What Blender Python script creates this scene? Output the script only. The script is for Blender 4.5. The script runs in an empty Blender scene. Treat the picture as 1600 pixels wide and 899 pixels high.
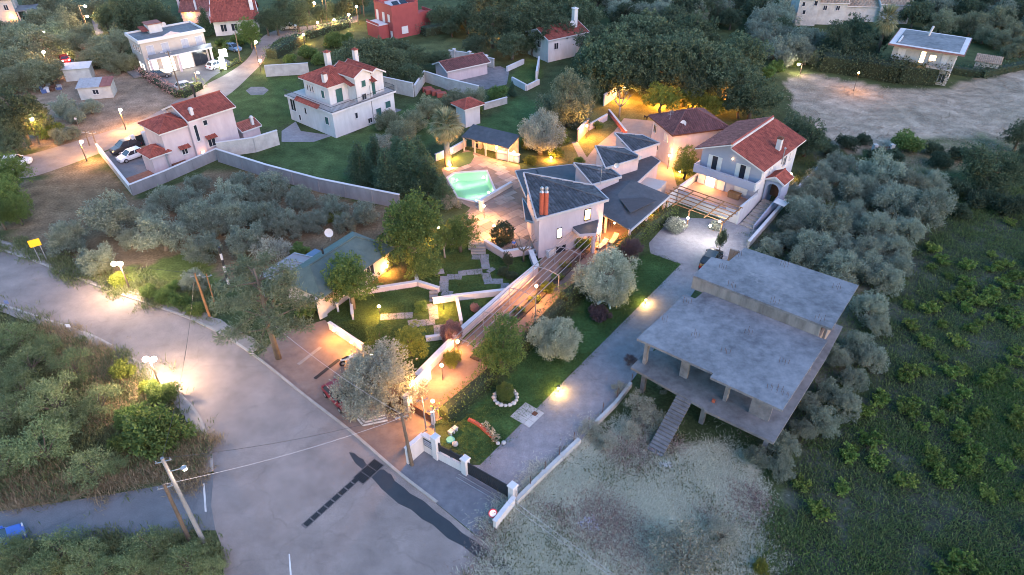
import bpy, bmesh, math, random
import numpy as np
from mathutils import Vector, Matrix
R = math.radians
rnd = random.Random(7)
SC = bpy.context.scene
COL = SC.collection
# ------------------------------------------------------------------ camera
CAM_H, FOC, PITCH = 45.0, 1067.0, R(36)
SP, CP = math.sin(PITCH), math.cos(PITCH)
cam = bpy.data.cameras.new('camera'); cam.sensor_width = 36; cam.lens = FOC / 1600 * 36
cam.clip_start = 0.5; cam.clip_end = 6000
camo = bpy.data.objects.new('camera', cam); COL.objects.link(camo)
camo.location = (0, 0, CAM_H); camo.rotation_euler = (R(90) - PITCH, 0, 0)
SC.camera = camo
# ------------------------------------------------------------------ sky, sun, exposure
SUN_EL, SUN_AZ = R(4.0), R(145)
w = bpy.data.worlds.new('World'); SC.world = w; w.use_nodes = True
nt = w.node_tree; bg = nt.nodes['Background']
sky = nt.nodes.new('ShaderNodeTexSky'); sky.sky_type = 'NISHITA'; sky.sun_disc = False
sky.sun_elevation = SUN_EL; sky.sun_rotation = SUN_AZ; sky.air_density = 1.2; sky.dust_density = 0.6; sky.ozone_density = 3.6
nt.links.new(sky.outputs[0], bg.inputs[0]); bg.inputs[1].default_value = 0.12
sl = bpy.data.lights.new('sun', 'SUN'); sl.energy = 0.20; sl.angle = R(40); sl.color = (1.0, 0.68, 0.70)
so = bpy.data.objects.new('sun', sl); COL.objects.link(so)
so.rotation_euler = Vector((math.sin(SUN_AZ), math.cos(SUN_AZ), math.tan(R(38)))).to_track_quat('Z', 'Y').to_euler()
SC.view_settings.view_transform = 'Standard'; SC.view_settings.look = 'None'
SC.view_settings.exposure = 3.72; SC.view_settings.gamma = 1.0; SC.view_settings.use_curve_mapping = False
SC.cycles.max_bounces = 5; SC.cycles.diffuse_bounces = 2; SC.cycles.glossy_bounces = 2
SC.cycles.transmission_bounces = 3; SC.cycles.transparent_max_bounces = 6
SC.cycles.caustics_reflective = False; SC.cycles.caustics_refractive = False
SC.cycles.sample_clamp_indirect = 3.0; SC.cycles.use_denoising = True; SC.cycles.filter_width = 1.0
# ------------------------------------------------------------------ geometry helpers
def P(px, py, z=0.0):
    """point of the place at height z that the survey photograph shows at (px, py)"""
    u = px - 800.0; v = 449.5 - py
    t = (CAM_H - z) / (FOC * SP - v * CP)
    return Vector((u * t, (FOC * CP + v * SP) * t, z))
def mpp(px, py, z=0.0):
    return (P(px + 1, py, z) - P(px, py, z)).length
class Fr:
    """a plan frame: origin and turn about z"""
    def __init__(s, o, ang=0.0):
        s.o = Vector((o[0], o[1], 0)); s.a = R(ang); s.c = math.cos(s.a); s.s = math.sin(s.a)
    def __call__(s, x, y, z=0.0):
        return Vector((s.o.x + x * s.c - y * s.s, s.o.y + x * s.s + y * s.c, z))
    def inv(s, p):
        dx, dy = p[0] - s.o.x, p[1] - s.o.y
        return (dx * s.c + dy * s.s, -dx * s.s + dy * s.c)
WORLD = Fr((0, 0), 0)
class MB:
    def __init__(s, fr=WORLD): s.v = []; s.f = []; s.fr = fr
    def add(s, vs, fs):
        b = len(s.v); s.v += [tuple(s.fr(*p)) for p in vs]; s.f += [tuple(i + b for i in q) for q in fs]; return s
    def poly(s, pts): return s.add(pts, [tuple(range(len(pts)))])
    def box(s, x0, x1, y0, y1, z0, z1):
        return s.add([(x0,y0,z0),(x1,y0,z0),(x1,y1,z0),(x0,y1,z0),(x0,y0,z1),(x1,y0,z1),(x1,y1,z1),(x0,y1,z1)],
                     [(3,2,1,0),(4,5,6,7),(0,1,5,4),(1,2,6,5),(2,3,7,6),(3,0,4,7)])
    def bbox(s, x0, x1, y0, y1, z0, z1, b=.03):
        """box with a bevelled top"""
        return s.add([(x0,y0,z0),(x1,y0,z0),(x1,y1,z0),(x0,y1,z0),(x0,y0,z1-b),(x1,y0,z1-b),(x1,y1,z1-b),(x0,y1,z1-b),
                      (x0+b,y0+b,z1),(x1-b,y0+b,z1),(x1-b,y1-b,z1),(x0+b,y1-b,z1)],
                     [(3,2,1,0),(8,9,10,11),(0,1,5,4),(1,2,6,5),(2,3,7,6),(3,0,4,7),(4,5,9,8),(5,6,10,9),(6,7,11,10),(7,4,8,11)])
    def prism(s, poly, z0, z1):
        n = len(poly)
        a = sum(poly[i][0]*poly[(i+1)%n][1]-poly[(i+1)%n][0]*poly[i][1] for i in range(n))
        if a < 0: poly = poly[::-1]
        vs = [(p[0],p[1],z0) for p in poly] + [(p[0],p[1],z1) for p in poly]
        return s.add(vs, [tuple(range(n-1,-1,-1)), tuple(range(n,2*n))] + [(i,(i+1)%n,(i+1)%n+n,i+n) for i in range(n)])
    def slab3(s, pts, th):
        """a sheet through 3D pts with thickness th downwards"""
        n = len(pts); vs = [tuple(p) for p in pts] + [(p[0],p[1],p[2]-th) for p in pts]
        return s.add(vs, [tuple(range(n)), tuple(range(2*n-1,n-1,-1))] + [(i,i+n,(i+1)%n+n,(i+1)%n) for i in range(n)])
    def tube(s, pts, r, n=6, cap=True):
        pts = [Vector(p) for p in pts]; rs = r if isinstance(r,(list,tuple)) else [r]*len(pts)
        vs = []; fs = []
        for i, p in enumerate(pts):
            d = (pts[min(i+1,len(pts)-1)] - pts[max(i-1,0)])
            if d.length < 1e-6: d = Vector((0,0,1))
            d.normalize(); a = d.orthogonal().normalized()
            if abs(d.z) < .9: a = d.cross(Vector((0,0,1))).normalized()
            b = d.cross(a)
            for k in range(n):
                t = 2*math.pi*k/n; q = p + (a*math.cos(t)+b*math.sin(t))*rs[i]; vs.append(tuple(q))
        for i in range(len(pts)-1):
            for k in range(n): fs.append((i*n+k, i*n+(k+1)%n, (i+1)*n+(k+1)%n, (i+1)*n+k))
        if cap: fs += [tuple(range(n-1,-1,-1)), tuple(range((len(pts)-1)*n, len(pts)*n))]
        return s.add(vs, fs)
    def bar(s, a, b, w, h):
        """straight bar of rectangular section, wide w and high h"""
        a = Vector(a); b = Vector(b); d = (b-a).normalized()
        sd = d.cross(Vector((0,0,1)))
        sd = sd.normalized() if sd.length > 1e-4 else Vector((1,0,0))
        up = sd.cross(d).normalized(); vs = []
        for p in (a, b):
            for i, j in ((-1,-1),(1,-1),(1,1),(-1,1)): vs.append(tuple(p + sd*i*w/2 + up*j*h/2))
        return s.add(vs, [(3,2,1,0),(4,5,6,7),(0,1,5,4),(1,2,6,5),(2,3,7,6),(3,0,4,7)])
    def ball(s, c, r, n=8, m=6, sz=1.0, half=False):
        vs = [(c[0],c[1],c[2]+r*sz)]; fs = []
        rows = m
        for i in range(1, rows):
            t = math.pi*i/rows*(0.5 if half else 1)
            for k in range(n):
                q = 2*math.pi*k/n; vs.append((c[0]+r*math.sin(t)*math.cos(q), c[1]+r*math.sin(t)*math.sin(q), c[2]+r*sz*math.cos(t)))
        for k in range(n): fs.append((0, 1+k, 1+(k+1)%n))
        for i in range(rows-2):
            for k in range(n): fs.append((1+i*n+k, 1+(i+1)*n+k, 1+(i+1)*n+(k+1)%n, 1+i*n+(k+1)%n))
        l = len(vs); vs.append((c[0],c[1],c[2]-(0 if half else r*sz)))
        for k in range(n): fs.append((l, l-n+(k+1)%n, l-n+k))
        return s.add(vs, fs)
    def tiles(s, pts, w=.32, l=.42, h=.06, jit=.012, seed=1):
        """rounded roof tiles laid in courses on a plane; pts[0]-pts[1] is the eave; s.fr is applied"""
        rg = random.Random(seed); pts = [Vector(p) for p in pts]
        e = (pts[1]-pts[0]).normalized(); nrm = None
        for i in range(2, len(pts)):
            c = e.cross(pts[i]-pts[0])
            if c.length > 1e-3: nrm = c.normalized(); break
        if nrm.z < 0: nrm = -nrm
        up = nrm.cross(e)
        if up.z < 0: up = -up
        ab = [((p-pts[0]).dot(e), (p-pts[0]).dot(up)) for p in pts]
        def rng_at(a):
            bs = []
            for i in range(len(ab)):
                (a0,b0),(a1,b1) = ab[i], ab[(i+1)%len(ab)]
                if (a0-a)*(a1-a) <= 0 and abs(a1-a0) > 1e-9: bs.append(b0+(b1-b0)*(a-a0)/(a1-a0))
            return (min(bs), max(bs)) if len(bs) >= 2 else None
        amin = min(q[0] for q in ab); amax = max(q[0] for q in ab); n = max(1, round((amax-amin)/w)); w = (amax-amin)/n
        vs = [tuple(p) for p in pts]; fs = [tuple(range(len(pts)))]
        for i in range(n):
            a0 = amin+i*w; a1 = a0+w; am = (a0+a1)/2; r = rng_at(am)
            if not r or r[1]-r[0] < .1: continue
            bs_ = [r[0]]+[r[0]+(q+(.5 if i % 2 else 1))*l for q in range(int((r[1]-r[0])/l)+1) if (q+(.5 if i % 2 else 1))*l < r[1]-r[0]-.08]+[r[1]]
            for j in range(len(bs_)-1):
                b0 = bs_[j]; b1 = bs_[j+1]; o = rg.uniform(-jit, jit); base = len(vs)
                for b, zz in ((b0-.03, .045+o), (b1, .012+o)):
                    for a, hh in ((a0+.01, 0), (a0+w*.3, h), (a0+w*.62, h), (a1-.02, 0)):
                        vs.append(tuple(pts[0]+e*a+up*b+nrm*(zz+hh)))
                fs += [(base+q, base+q+1, base+q+5, base+q+4) for q in range(3)]
        return s.add(vs, fs)
    def mesh(s, name, org=None):
        m = bpy.data.meshes.new(name)
        if org is not None: s.v = [(p[0]-org[0], p[1]-org[1], p[2]-org[2]) for p in s.v]
        m.from_pydata(s.v, [], s.f); m.update(); return m
    def build(s, name, mat, parent=None, smooth=False, label=None):
        org = parent.get('_o') if parent is not None else None
        if parent is None and s.v:
            org = (sum(p[0] for p in s.v)/len(s.v), sum(p[1] for p in s.v)/len(s.v), min(p[2] for p in s.v))
        m = s.mesh(name, org); m.materials.append(mat)
        if smooth: m.polygons.foreach_set('use_smooth', [True]*len(m.polygons))
        o = bpy.data.objects.new(name, m); COL.objects.link(o)
        if parent is None: o.location = org
        else:
            o.parent = parent
            if parent.type == 'MESH':
                pass
            o['_o'] = tuple(org)
        if parent is None: o['_o'] = tuple(org)
        if label: o['label'] = label
        return o
def tag(o, label=None, cat=None, group=None, kind=None):
    if label: o['label'] = label
    if cat: o['category'] = cat
    if group: o['group'] = group
    if kind: o['kind'] = kind
    return o
def thing(name, label, cat, loc, group=None):
    o = bpy.data.objects.new(name, None); COL.objects.link(o); o.location = loc; o['_o'] = tuple(loc); o.empty_display_size = .2
    return tag(o, label, cat, group)
# ------------------------------------------------------------------ materials
MATS = {}
def mat(name, col, rough=.85, var=.25, scale=3.0, bump=.0, col2=None, bscale=None, metal=0.0, spec=.3, emit=None, es=0.0, coords='Object', streak=None, cracks=None, island=0.0):
    if name in MATS: return MATS[name]
    m = bpy.data.materials.new(name); m.use_nodes = True; t = m.node_tree; b = t.nodes['Principled BSDF']
    b.inputs['Roughness'].default_value = rough; b.inputs['Metallic'].default_value = metal
    b.inputs['Specular IOR Level'].default_value = spec
    if emit:
        b.inputs['Base Color'].default_value = (*col, 1); b.inputs['Emission Color'].default_value = (*emit, 1); b.inputs['Emission Strength'].default_value = es
        MATS[name] = m; return m
    tc = t.nodes.new('ShaderNodeTexCoord'); out = tc.outputs['Object']
    if coords == 'World':
        g = t.nodes.new('ShaderNodeNewGeometry'); out = g.outputs['Position']
    if streak:
        mp = t.nodes.new('ShaderNodeMapping'); mp.inputs['Scale'].default_value = streak; t.links.new(out, mp.inputs[0]); out = mp.outputs[0]
    n1 = t.nodes.new('ShaderNodeTexNoise'); n1.inputs['Scale'].default_value = scale; n1.inputs['Detail'].default_value = 6; n1.inputs['Roughness'].default_value = .65
    t.links.new(out, n1.inputs['Vector'])
    n2 = t.nodes.new('ShaderNodeTexNoise'); n2.inputs['Scale'].default_value = scale*.13; n2.inputs['Detail'].default_value = 3
    t.links.new(out, n2.inputs['Vector'])
    mx0 = t.nodes.new('ShaderNodeMath'); mx0.operation = 'MULTIPLY_ADD'; t.links.new(n1.outputs[0], mx0.inputs[0]); mx0.inputs[1].default_value = .55
    m2 = t.nodes.new('ShaderNodeMath'); m2.operation = 'MULTIPLY'; t.links.new(n2.outputs[0], m2.inputs[0]); m2.inputs[1].default_value = .45
    t.links.new(m2.outputs[0], mx0.inputs[2])
    rp = t.nodes.new('ShaderNodeMapRange'); rp.inputs['From Min'].default_value = .32; rp.inputs['From Max'].default_value = .68
    t.links.new(mx0.outputs[0], rp.inputs[0])
    mix = t.nodes.new('ShaderNodeMix'); mix.data_type = 'RGBA'
    c2 = col2 or tuple(min(1, c*(1+var)) for c in col); c1 = col if col2 else tuple(c*(1-var) for c in col)
    mix.inputs['A'].default_value = (*c1, 1); mix.inputs['B'].default_value = (*c2, 1)
    t.links.new(rp.outputs[0], mix.inputs['Factor']); t.links.new(mix.outputs['Result'], b.inputs['Base Color'])
    if island:
        gi = t.nodes.new('ShaderNodeNewGeometry'); mi = t.nodes.new('ShaderNodeMapRange'); mi.inputs['To Min'].default_value = 1-island; mi.inputs['To Max'].default_value = 1+island; t.links.new(gi.outputs['Random Per Island'], mi.inputs[0])
        si = t.nodes.new('ShaderNodeVectorMath'); si.operation = 'SCALE'; t.links.new(mix.outputs['Result'], si.inputs[0]); t.links.new(mi.outputs[0], si.inputs['Scale']); t.links.new(si.outputs[0], b.inputs['Base Color'])
    if cracks:
        nd = t.nodes.new('ShaderNodeTexNoise'); nd.inputs['Scale'].default_value = .6; nd.inputs['Detail'].default_value = 5; t.links.new(out, nd.inputs['Vector'])
        va_ = t.nodes.new('ShaderNodeVectorMath'); va_.operation = 'MULTIPLY_ADD'; t.links.new(nd.outputs['Color'], va_.inputs[0]); va_.inputs[1].default_value = (2.2,2.2,0); t.links.new(out, va_.inputs[2])
        vo = t.nodes.new('ShaderNodeTexVoronoi'); vo.feature = 'DISTANCE_TO_EDGE'; vo.inputs['Scale'].default_value = cracks; t.links.new(va_.outputs[0], vo.inputs['Vector'])
        cr = t.nodes.new('ShaderNodeMapRange'); cr.inputs['From Min'].default_value = .002; cr.inputs['From Max'].default_value = .009; cr.inputs['To Min'].default_value = .88; cr.inputs['To Max'].default_value = 1.0; t.links.new(vo.outputs['Distance'], cr.inputs[0])
        nf = t.nodes.new('ShaderNodeTexNoise'); nf.inputs['Scale'].default_value = 14; nf.inputs['Detail'].default_value = 3; t.links.new(out, nf.inputs['Vector'])
        fr2 = t.nodes.new('ShaderNodeMapRange'); fr2.inputs['From Min'].default_value = .3; fr2.inputs['From Max'].default_value = .7; fr2.inputs['To Min'].default_value = .8; fr2.inputs['To Max'].default_value = 1.2; t.links.new(nf.outputs[0], fr2.inputs[0])
        mm = t.nodes.new('ShaderNodeMath'); mm.operation = 'MULTIPLY'; t.links.new(cr.outputs[0], mm.inputs[0]); t.links.new(fr2.outputs[0], mm.inputs[1])
        sv = t.nodes.new('ShaderNodeVectorMath'); sv.operation = 'SCALE'; t.links.new(mix.outputs['Result'], sv.inputs[0]); t.links.new(mm.outputs[0], sv.inputs['Scale']); t.links.new(sv.outputs[0], b.inputs['Base Color'])
    if bump:
        bp = t.nodes.new('ShaderNodeBump'); bp.inputs['Strength'].default_value = bump; bp.inputs['Distance'].default_value = .05
        if bscale:
            n3 = t.nodes.new('ShaderNodeTexNoise'); n3.inputs['Scale'].default_value = bscale; n3.inputs['Detail'].default_value = 4; t.links.new(out, n3.inputs['Vector'])
            t.links.new(n3.outputs[0], bp.inputs['Height'])
        else: t.links.new(n1.outputs[0], bp.inputs['Height'])
        t.links.new(bp.outputs[0], b.inputs['Normal'])
    MATS[name] = m; return m
def leafmat(name, c1, c2, trans=.4):
    if name in MATS: return MATS[name]
    m = bpy.data.materials.new(name); m.use_nodes = True; t = m.node_tree; b = t.nodes['Principled BSDF']
    b.inputs['Roughness'].default_value = .7; b.inputs['Specular IOR Level'].default_value = .25
    g = t.nodes.new('ShaderNodeNewGeometry'); oi = t.nodes.new('ShaderNodeObjectInfo')
    mix = t.nodes.new('ShaderNodeMix'); mix.data_type = 'RGBA'
    mix.inputs['A'].default_value = (*c1, 1); mix.inputs['B'].default_value = (*c2, 1)
    t.links.new(g.outputs['Random Per Island'], mix.inputs['Factor'])
    hs = t.nodes.new('ShaderNodeHueSaturation')
    mr = t.nodes.new('ShaderNodeMapRange'); mr.inputs['To Min'].default_value = .75; mr.inputs['To Max'].default_value = 1.25
    t.links.new(oi.outputs['Random'], mr.inputs[0]); t.links.new(mr.outputs[0], hs.inputs['Value'])
    mh = t.nodes.new('ShaderNodeMapRange'); mh.inputs['To Min'].default_value = .485; mh.inputs['To Max'].default_value = .515
    mm = t.nodes.new('ShaderNodeMath'); mm.operation = 'FRACT'; ml = t.nodes.new('ShaderNodeMath'); ml.operation = 'MULTIPLY'; ml.inputs[1].default_value = 7.3
    t.links.new(oi.outputs['Random'], ml.inputs[0]); t.links.new(ml.outputs[0], mm.inputs[0]); t.links.new(mm.outputs[0], mh.inputs[0]); t.links.new(mh.outputs[0], hs.inputs['Hue'])
    t.links.new(mix.outputs['Result'], hs.inputs['Color']); t.links.new(hs.outputs[0], b.inputs['Base Color'])
    tr = t.nodes.new('ShaderNodeBsdfTranslucent'); t.links.new(hs.outputs[0], tr.inputs[0])
    ms = t.nodes.new('ShaderNodeMixShader'); ms.inputs[0].default_value = trans
    t.links.new(b.outputs[0], ms.inputs[1]); t.links.new(tr.outputs[0], ms.inputs[2]); t.links.new(ms.outputs[0], t.nodes['Material Output'].inputs[0])
    MATS[name] = m; return m
def emis(name, col, s): return mat(name, col, emit=col, es=s)
WHITE = mat('white_render', (.46,.455,.465), var=.17, scale=1.4, streak=(1,1,.3), bump=.15, bscale=18)
PINK = mat('pink_render', (.41,.35,.375), var=.15, scale=1.4, streak=(1,1,.3), bump=.15, bscale=18)
CREAM = mat('cream_render', (.36,.325,.305), var=.1, scale=1.0, bump=.15, bscale=18)
BLUEW = mat('grey_blue_render', (.26,.28,.36), var=.08, scale=1.0, bump=.15, bscale=18)
OLDW = mat('stained_white_render', (.26,.26,.25), var=.25, scale=.9, col2=(.46,.455,.44), bump=.2, bscale=12)
CONC = mat('raw_concrete', (.065,.066,.072), scale=1.2, col2=(.19,.19,.20), bump=.25, bscale=9, rough=.8)
CONC2 = mat('slab_concrete', (.072,.076,.088), scale=1.5, col2=(.215,.22,.24), bump=.25, bscale=10, rough=.7)
BLOCKW = mat('concrete_panel_wall', (.11,.116,.128), scale=.8, col2=(.235,.24,.255), streak=(1,1,.35), bump=.3, bscale=8)
REDT = mat('red_roof_tile', (.145,.036,.028), scale=1.6, col2=(.275,.075,.055), bump=.2, bscale=30, rough=.8, island=.28)
REDT2 = mat('old_red_roof_tile', (.155,.055,.045), scale=1.3, col2=(.28,.105,.085), bump=.2, bscale=30, rough=.85, island=.28)
BRNT = mat('plum_roof_tile', (.085,.035,.035), scale=1.5, col2=(.16,.065,.06), bump=.2, bscale=30, rough=.75, island=.28)
TANT = mat('tan_roof_tile', (.24,.16,.11), scale=1.5, col2=(.38,.28,.20), rough=.85, island=.28)
SLATE = mat('slate_roof_tile', (.030,.033,.042), scale=1.4, col2=(.072,.078,.092), bump=.2, bscale=25, rough=.6, island=.38)
SLATEF = mat('slate_flat_roof', (.036,.039,.048), scale=1.5, col2=(.078,.082,.094), bump=.35, bscale=14, rough=.7)
GREENR = mat('green_grey_shingle', (.045,.075,.075), scale=1.2, col2=(.09,.13,.125), bump=.4, bscale=16, rough=.8)
TRIM = mat('trim_white', (.48,.47,.48), var=.12, scale=2.0)
DARKM = mat('dark_metal', (.03,.032,.036), rough=.5, var=.2, metal=.3)
STEEL = mat('galvanised_steel', (.30,.31,.33), rough=.45, var=.2, metal=.6)
RUST = mat('rusty_bar', (.09,.045,.03), var=.4, scale=6)
TIMBER = mat('timber', (.20,.105,.05), var=.35, scale=4, streak=(1,1,.2))
POLEW = mat('weathered_pole', (.11,.085,.065), var=.3, scale=3)
GLASS = mat('window_glass', (.02,.025,.035), rough=.12, var=.05, spec=.6)
SHUTG = mat('green_shutter', (.03,.09,.085), var=.2, scale=6)
SHUTW = mat('white_shutter', (.52,.51,.51), var=.06, scale=6)
SHUTB = mat('grey_blue_shutter', (.30,.32,.38), var=.1, scale=6)
BRICKC = mat('brown_door', (.12,.05,.03), var=.3, scale=4)
BARK = mat('bark', (.07,.055,.042), col2=(.16,.135,.11), scale=5, bump=.6, bscale=14)
BARKP = mat('pale_bark', (.20,.17,.14), col2=(.34,.30,.25), scale=5, bump=.6, bscale=14)
REDP = mat('red_painted_wall', (.24,.055,.055), var=.12, scale=1.0, bump=.15, bscale=16)
TERRA = mat('terracotta_pipe', (.30,.075,.045), var=.2, scale=3)
LITW = emis('lit_window', (1.0,.55,.20), 1.5)
LITWW = emis('lit_shop_window', (1.0,.88,.66), .75)
# ================================================================== ground
def pxpoly(pts, z=0.0): return np.array([[*P(a, b, z)[:2]] for a, b in pts])
def inpoly(x, y, poly):
    r = np.zeros(x.shape, bool); n = len(poly)
    for i in range(n):
        x0, y0 = poly[i]; x1, y1 = poly[(i+1) % n]
        c = ((y0 > y) != (y1 > y)) & (x < (x1-x0)*(y-y0)/((y1-y0)+1e-12)+x0); r ^= c
    return r
def catmull(pts, k=8):
    out = []; n = len(pts)
    for i in range(n-1):
        p0 = pts[max(i-1,0)]; p1 = pts[i]; p2 = pts[i+1]; p3 = pts[min(i+2,n-1)]
        for j in range(k):
            t = j/k
            out.append(tuple(.5*((2*p1[d])+(-p0[d]+p2[d])*t+(2*p0[d]-5*p1[d]+4*p2[d]-p3[d])*t*t+(-p0[d]+3*p1[d]-3*p2[d]+p3[d])*t**3) for d in range(2)))
    out.append(tuple(pts[-1])); return out
def wob(x, y, s, ph=0.0):
    return (np.sin(x*s+1.3*np.sin(y*s*.7+ph)+ph)+np.sin(y*s*1.3+1.1*np.sin(x*s*.9-ph)+2.1*ph)+np.sin((x+y)*s*2.1+ph*3)*.6)/2.6
GREEN = (.046,.062,.026); LAWN = (.052,.082,.024); DIRT = (.125,.098,.062); TAN = (.21,.155,.11); HAY = (.28,.235,.18); DRY = (.45,.415,.32)
VINE = (.055,.063,.046); WEED = (.075,.085,.042); WDRY = (.21,.16,.095); GROVE = (.085,.088,.065); VERGE = (.17,.13,.10)
ZONES = [  # (polygon in photograph pixels, colour, edge wobble in metres)
 ([(0,120),(60,110),(180,105),(290,150),(240,192),(130,228),(0,240)], TAN, 1.5),
 ([(0,0),(200,0),(190,95),(100,120),(0,150)], (.050,.060,.030), 2),
 ([(0,290),(60,278),(155,240),(212,312),(345,262),(620,330),(600,380),(450,430),(330,440),(190,455),(60,415),(0,392)], DIRT, 1.2),
 ([(200,415),(330,380),(345,440),(240,480),(190,455)], (.085,.115,.035), 1.2),
 ([(355,152),(395,120),(470,118),(470,190),(420,200),(375,190)], LAWN, .8),
 ([(395,250),(470,205),(560,205),(620,170),(690,160),(690,215),(560,300)], (.050,.082,.030), .8),
 ([(730,215),(745,195),(810,150),(860,165),(880,190),(800,235)], (.045,.085,.030), .8),
 ([(795,130),(815,95),(850,90),(845,128)], LAWN, .5),
 ([(640,75),(720,60),(800,60),(800,90),(700,90)], (.085,.105,.045), 2),
 ([(1228,128),(1262,114),(1380,138),(1470,142),(1600,106),(1760,70),(1780,200),(1600,218),(1490,214),(1390,236),(1310,232),(1245,190)], HAY, 1.0),
 ([(1390,236),(1490,214),(1600,210),(1600,250),(1480,262),(1400,262)], (.12,.12,.07), 2),
 ([(760,830),(800,800),(905,690),(985,655),(1060,690),(1170,700),(1200,800),(1190,910),(1150,1010),(900,1010),(700,1010)], DRY, 1.0),
 ([(1215,300),(1260,240),(1470,270),(1480,330),(1400,450),(1340,560),(1290,690),(1190,700),(1240,600),(1340,450),(1170,390)], GROVE, 1.0),
 ([(1480,300),(1640,290),(1700,1010),(1180,1010),(1240,740),(1330,640),(1400,460)], VINE, 1.5),
 ([(-250,455),(0,485),(105,525),(220,585),(290,660),(320,730),(240,752),(0,790),(-250,800)], WEED, 1.0),
 ([(60,510),(120,525),(190,580),(210,640),(180,680),(150,640),(120,600),(60,560)], WDRY, 2.0),
 ([(-100,760),(0,740),(120,740),(250,715),(325,690),(330,735),(240,755),(0,795),(-100,800)], WDRY, .8),
 ([(-100,855),(180,842),(330,825),(350,910),(345,1010),(-200,1010)], (.06,.07,.035), .8),
 ([(500,470),(560,400),(650,370),(740,385),(830,395),(848,420),(660,600),(560,545)], LAWN, .2),
 ([(690,690),(960,425),(1015,395),(1066,412),(752,730)], (.042,.085,.026), .3),
 ([(875,180),(960,130),(1050,110),(1120,150),(1040,200),(960,215),(900,262),(830,255)], (.13,.115,.040), .6),
 ([(1040,230),(1085,230),(1085,290),(1050,300)], (.10,.11,.035), .4),
 ([(1180,330),(1255,225),(1285,265),(1200,350)], (.06,.07,.03), .4),
 ([(560,420),(600,395),(650,400),(655,445),(570,455)], (.075,.062,.036), .4),
]
# one sheet: fine cells where the photograph looks, coarse ones out to the horizon
xs = np.unique(np.concatenate([np.linspace(-3000,-150,20), np.arange(-150,-60,2.0), np.arange(-60,60,.8), np.arange(60,150,2.0), np.linspace(150,3000,20)]))
ys = np.unique(np.concatenate([np.linspace(-400,10,8), np.arange(10,90,.8), np.arange(90,230,2.0), np.linspace(230,5000,24)]))
GX, GY = np.meshgrid(xs, ys)
gx = GX.ravel(); gy = GY.ravel(); gc = np.tile(np.array(GREEN), (gx.size, 1))
for k, (poly, col, wb) in enumerate(ZONES):
    pw = pxpoly(poly); m = inpoly(gx+wob(gx,gy,.55,k)*wb, gy+wob(gy,gx,.5,k+2)*wb, pw); gc[m] = col
mott = 1+.22*wob(gx, gy, .35, 5)[:, None]*np.array([1.0,.85,.9])+.14*wob(gx, gy, 1.3, 1)[:, None]
gc = np.clip(gc*mott, .008, .7)
nx, ny = len(xs), len(ys)
gz = np.zeros(gx.size)
ii = np.arange((ny-1)*(nx-1)); r0 = ii//(nx-1); c0 = ii % (nx-1); a = r0*nx+c0
quads = np.stack([a, a+1, a+nx+1, a+nx], 1)
gm = bpy.data.meshes.new('ground'); gm.from_pydata(np.stack([gx, gy, gz], 1).tolist(), [], quads.tolist())
at = gm.color_attributes.new('soil', 'FLOAT_COLOR', 'POINT'); at.data.foreach_set('color', np.concatenate([gc, np.ones((gx.size,1))], 1).ravel())
gmat = bpy.data.materials.new('ground_soil'); gmat.use_nodes = True; t = gmat.node_tree; b = t.nodes['Principled BSDF']; b.inputs['Roughness'].default_value = .95; b.inputs['Specular IOR Level'].default_value = .1
va = t.nodes.new('ShaderNodeVertexColor'); va.layer_name = 'soil'
ge = t.nodes.new('ShaderNodeNewGeometry')
n1 = t.nodes.new('ShaderNodeTexNoise'); n1.inputs['Scale'].default_value = 3.5; n1.inputs['Detail'].default_value = 8; n1.inputs['Roughness'].default_value = .75; t.links.new(ge.outputs['Position'], n1.inputs['Vector'])
n2 = t.nodes.new('ShaderNodeTexNoise'); n2.inputs['Scale'].default_value = .45; n2.inputs['Detail'].default_value = 5; t.links.new(ge.outputs['Position'], n2.inputs['Vector'])
mr = t.nodes.new('ShaderNodeMapRange'); mr.inputs['From Min'].default_value = .3; mr.inputs['From Max'].default_value = .7; mr.inputs['To Min'].default_value = .45; mr.inputs['To Max'].default_value = 1.6; t.links.new(n1.outputs[0], mr.inputs[0])
mr2 = t.nodes.new('ShaderNodeMapRange'); mr2.inputs['From Min'].default_value = .3; mr2.inputs['From Max'].default_value = .7; mr2.inputs['To Min'].default_value = .7; mr2.inputs['To Max'].default_value = 1.3; t.links.new(n2.outputs[0], mr2.inputs[0])
mu = t.nodes.new('ShaderNodeMath'); mu.operation = 'MULTIPLY'; t.links.new(mr.outputs[0], mu.inputs[0]); t.links.new(mr2.outputs[0], mu.inputs[1])
vm = t.nodes.new('ShaderNodeVectorMath'); vm.operation = 'SCALE'; t.links.new(va.outputs[0], vm.inputs[0]); t.links.new(mu.outputs[0], vm.inputs['Scale'])
t.links.new(vm.outputs[0], b.inputs['Base Color'])
bp = t.nodes.new('ShaderNodeBump'); bp.inputs['Strength'].default_value = .7; bp.inputs['Distance'].default_value = .12; t.links.new(n1.outputs[0], bp.inputs['Height']); t.links.new(bp.outputs[0], b.inputs['Normal'])
gm.materials.append(gmat)
go = bpy.data.objects.new('ground', gm); COL.objects.link(go); tag(go, kind='structure', label='earth and rough grass of the whole hillside')
def sheet(name, pts, z, m, label=None, kind='structure'):
    """flat sheet from a pixel polygon, z above the soil"""
    pw = pxpoly(pts); mb = MB(); mb.poly([(p[0], p[1], z) for p in pw])
    me = mb.mesh(name); bmx = bmesh.new(); bmx.from_mesh(me); bmesh.ops.triangulate(bmx, faces=bmx.faces[:]); bmx.to_mesh(me); bmx.free()
    me.materials.append(m); o = bpy.data.objects.new(name, me); COL.objects.link(o); o['_o'] = (0,0,0)
    return tag(o, label, kind=kind)
ASPH = mat('asphalt', (.140,.116,.106), scale=.45, col2=(.275,.232,.212), bump=.3, bscale=25, rough=.8, coords='World', cracks=.12)
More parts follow.
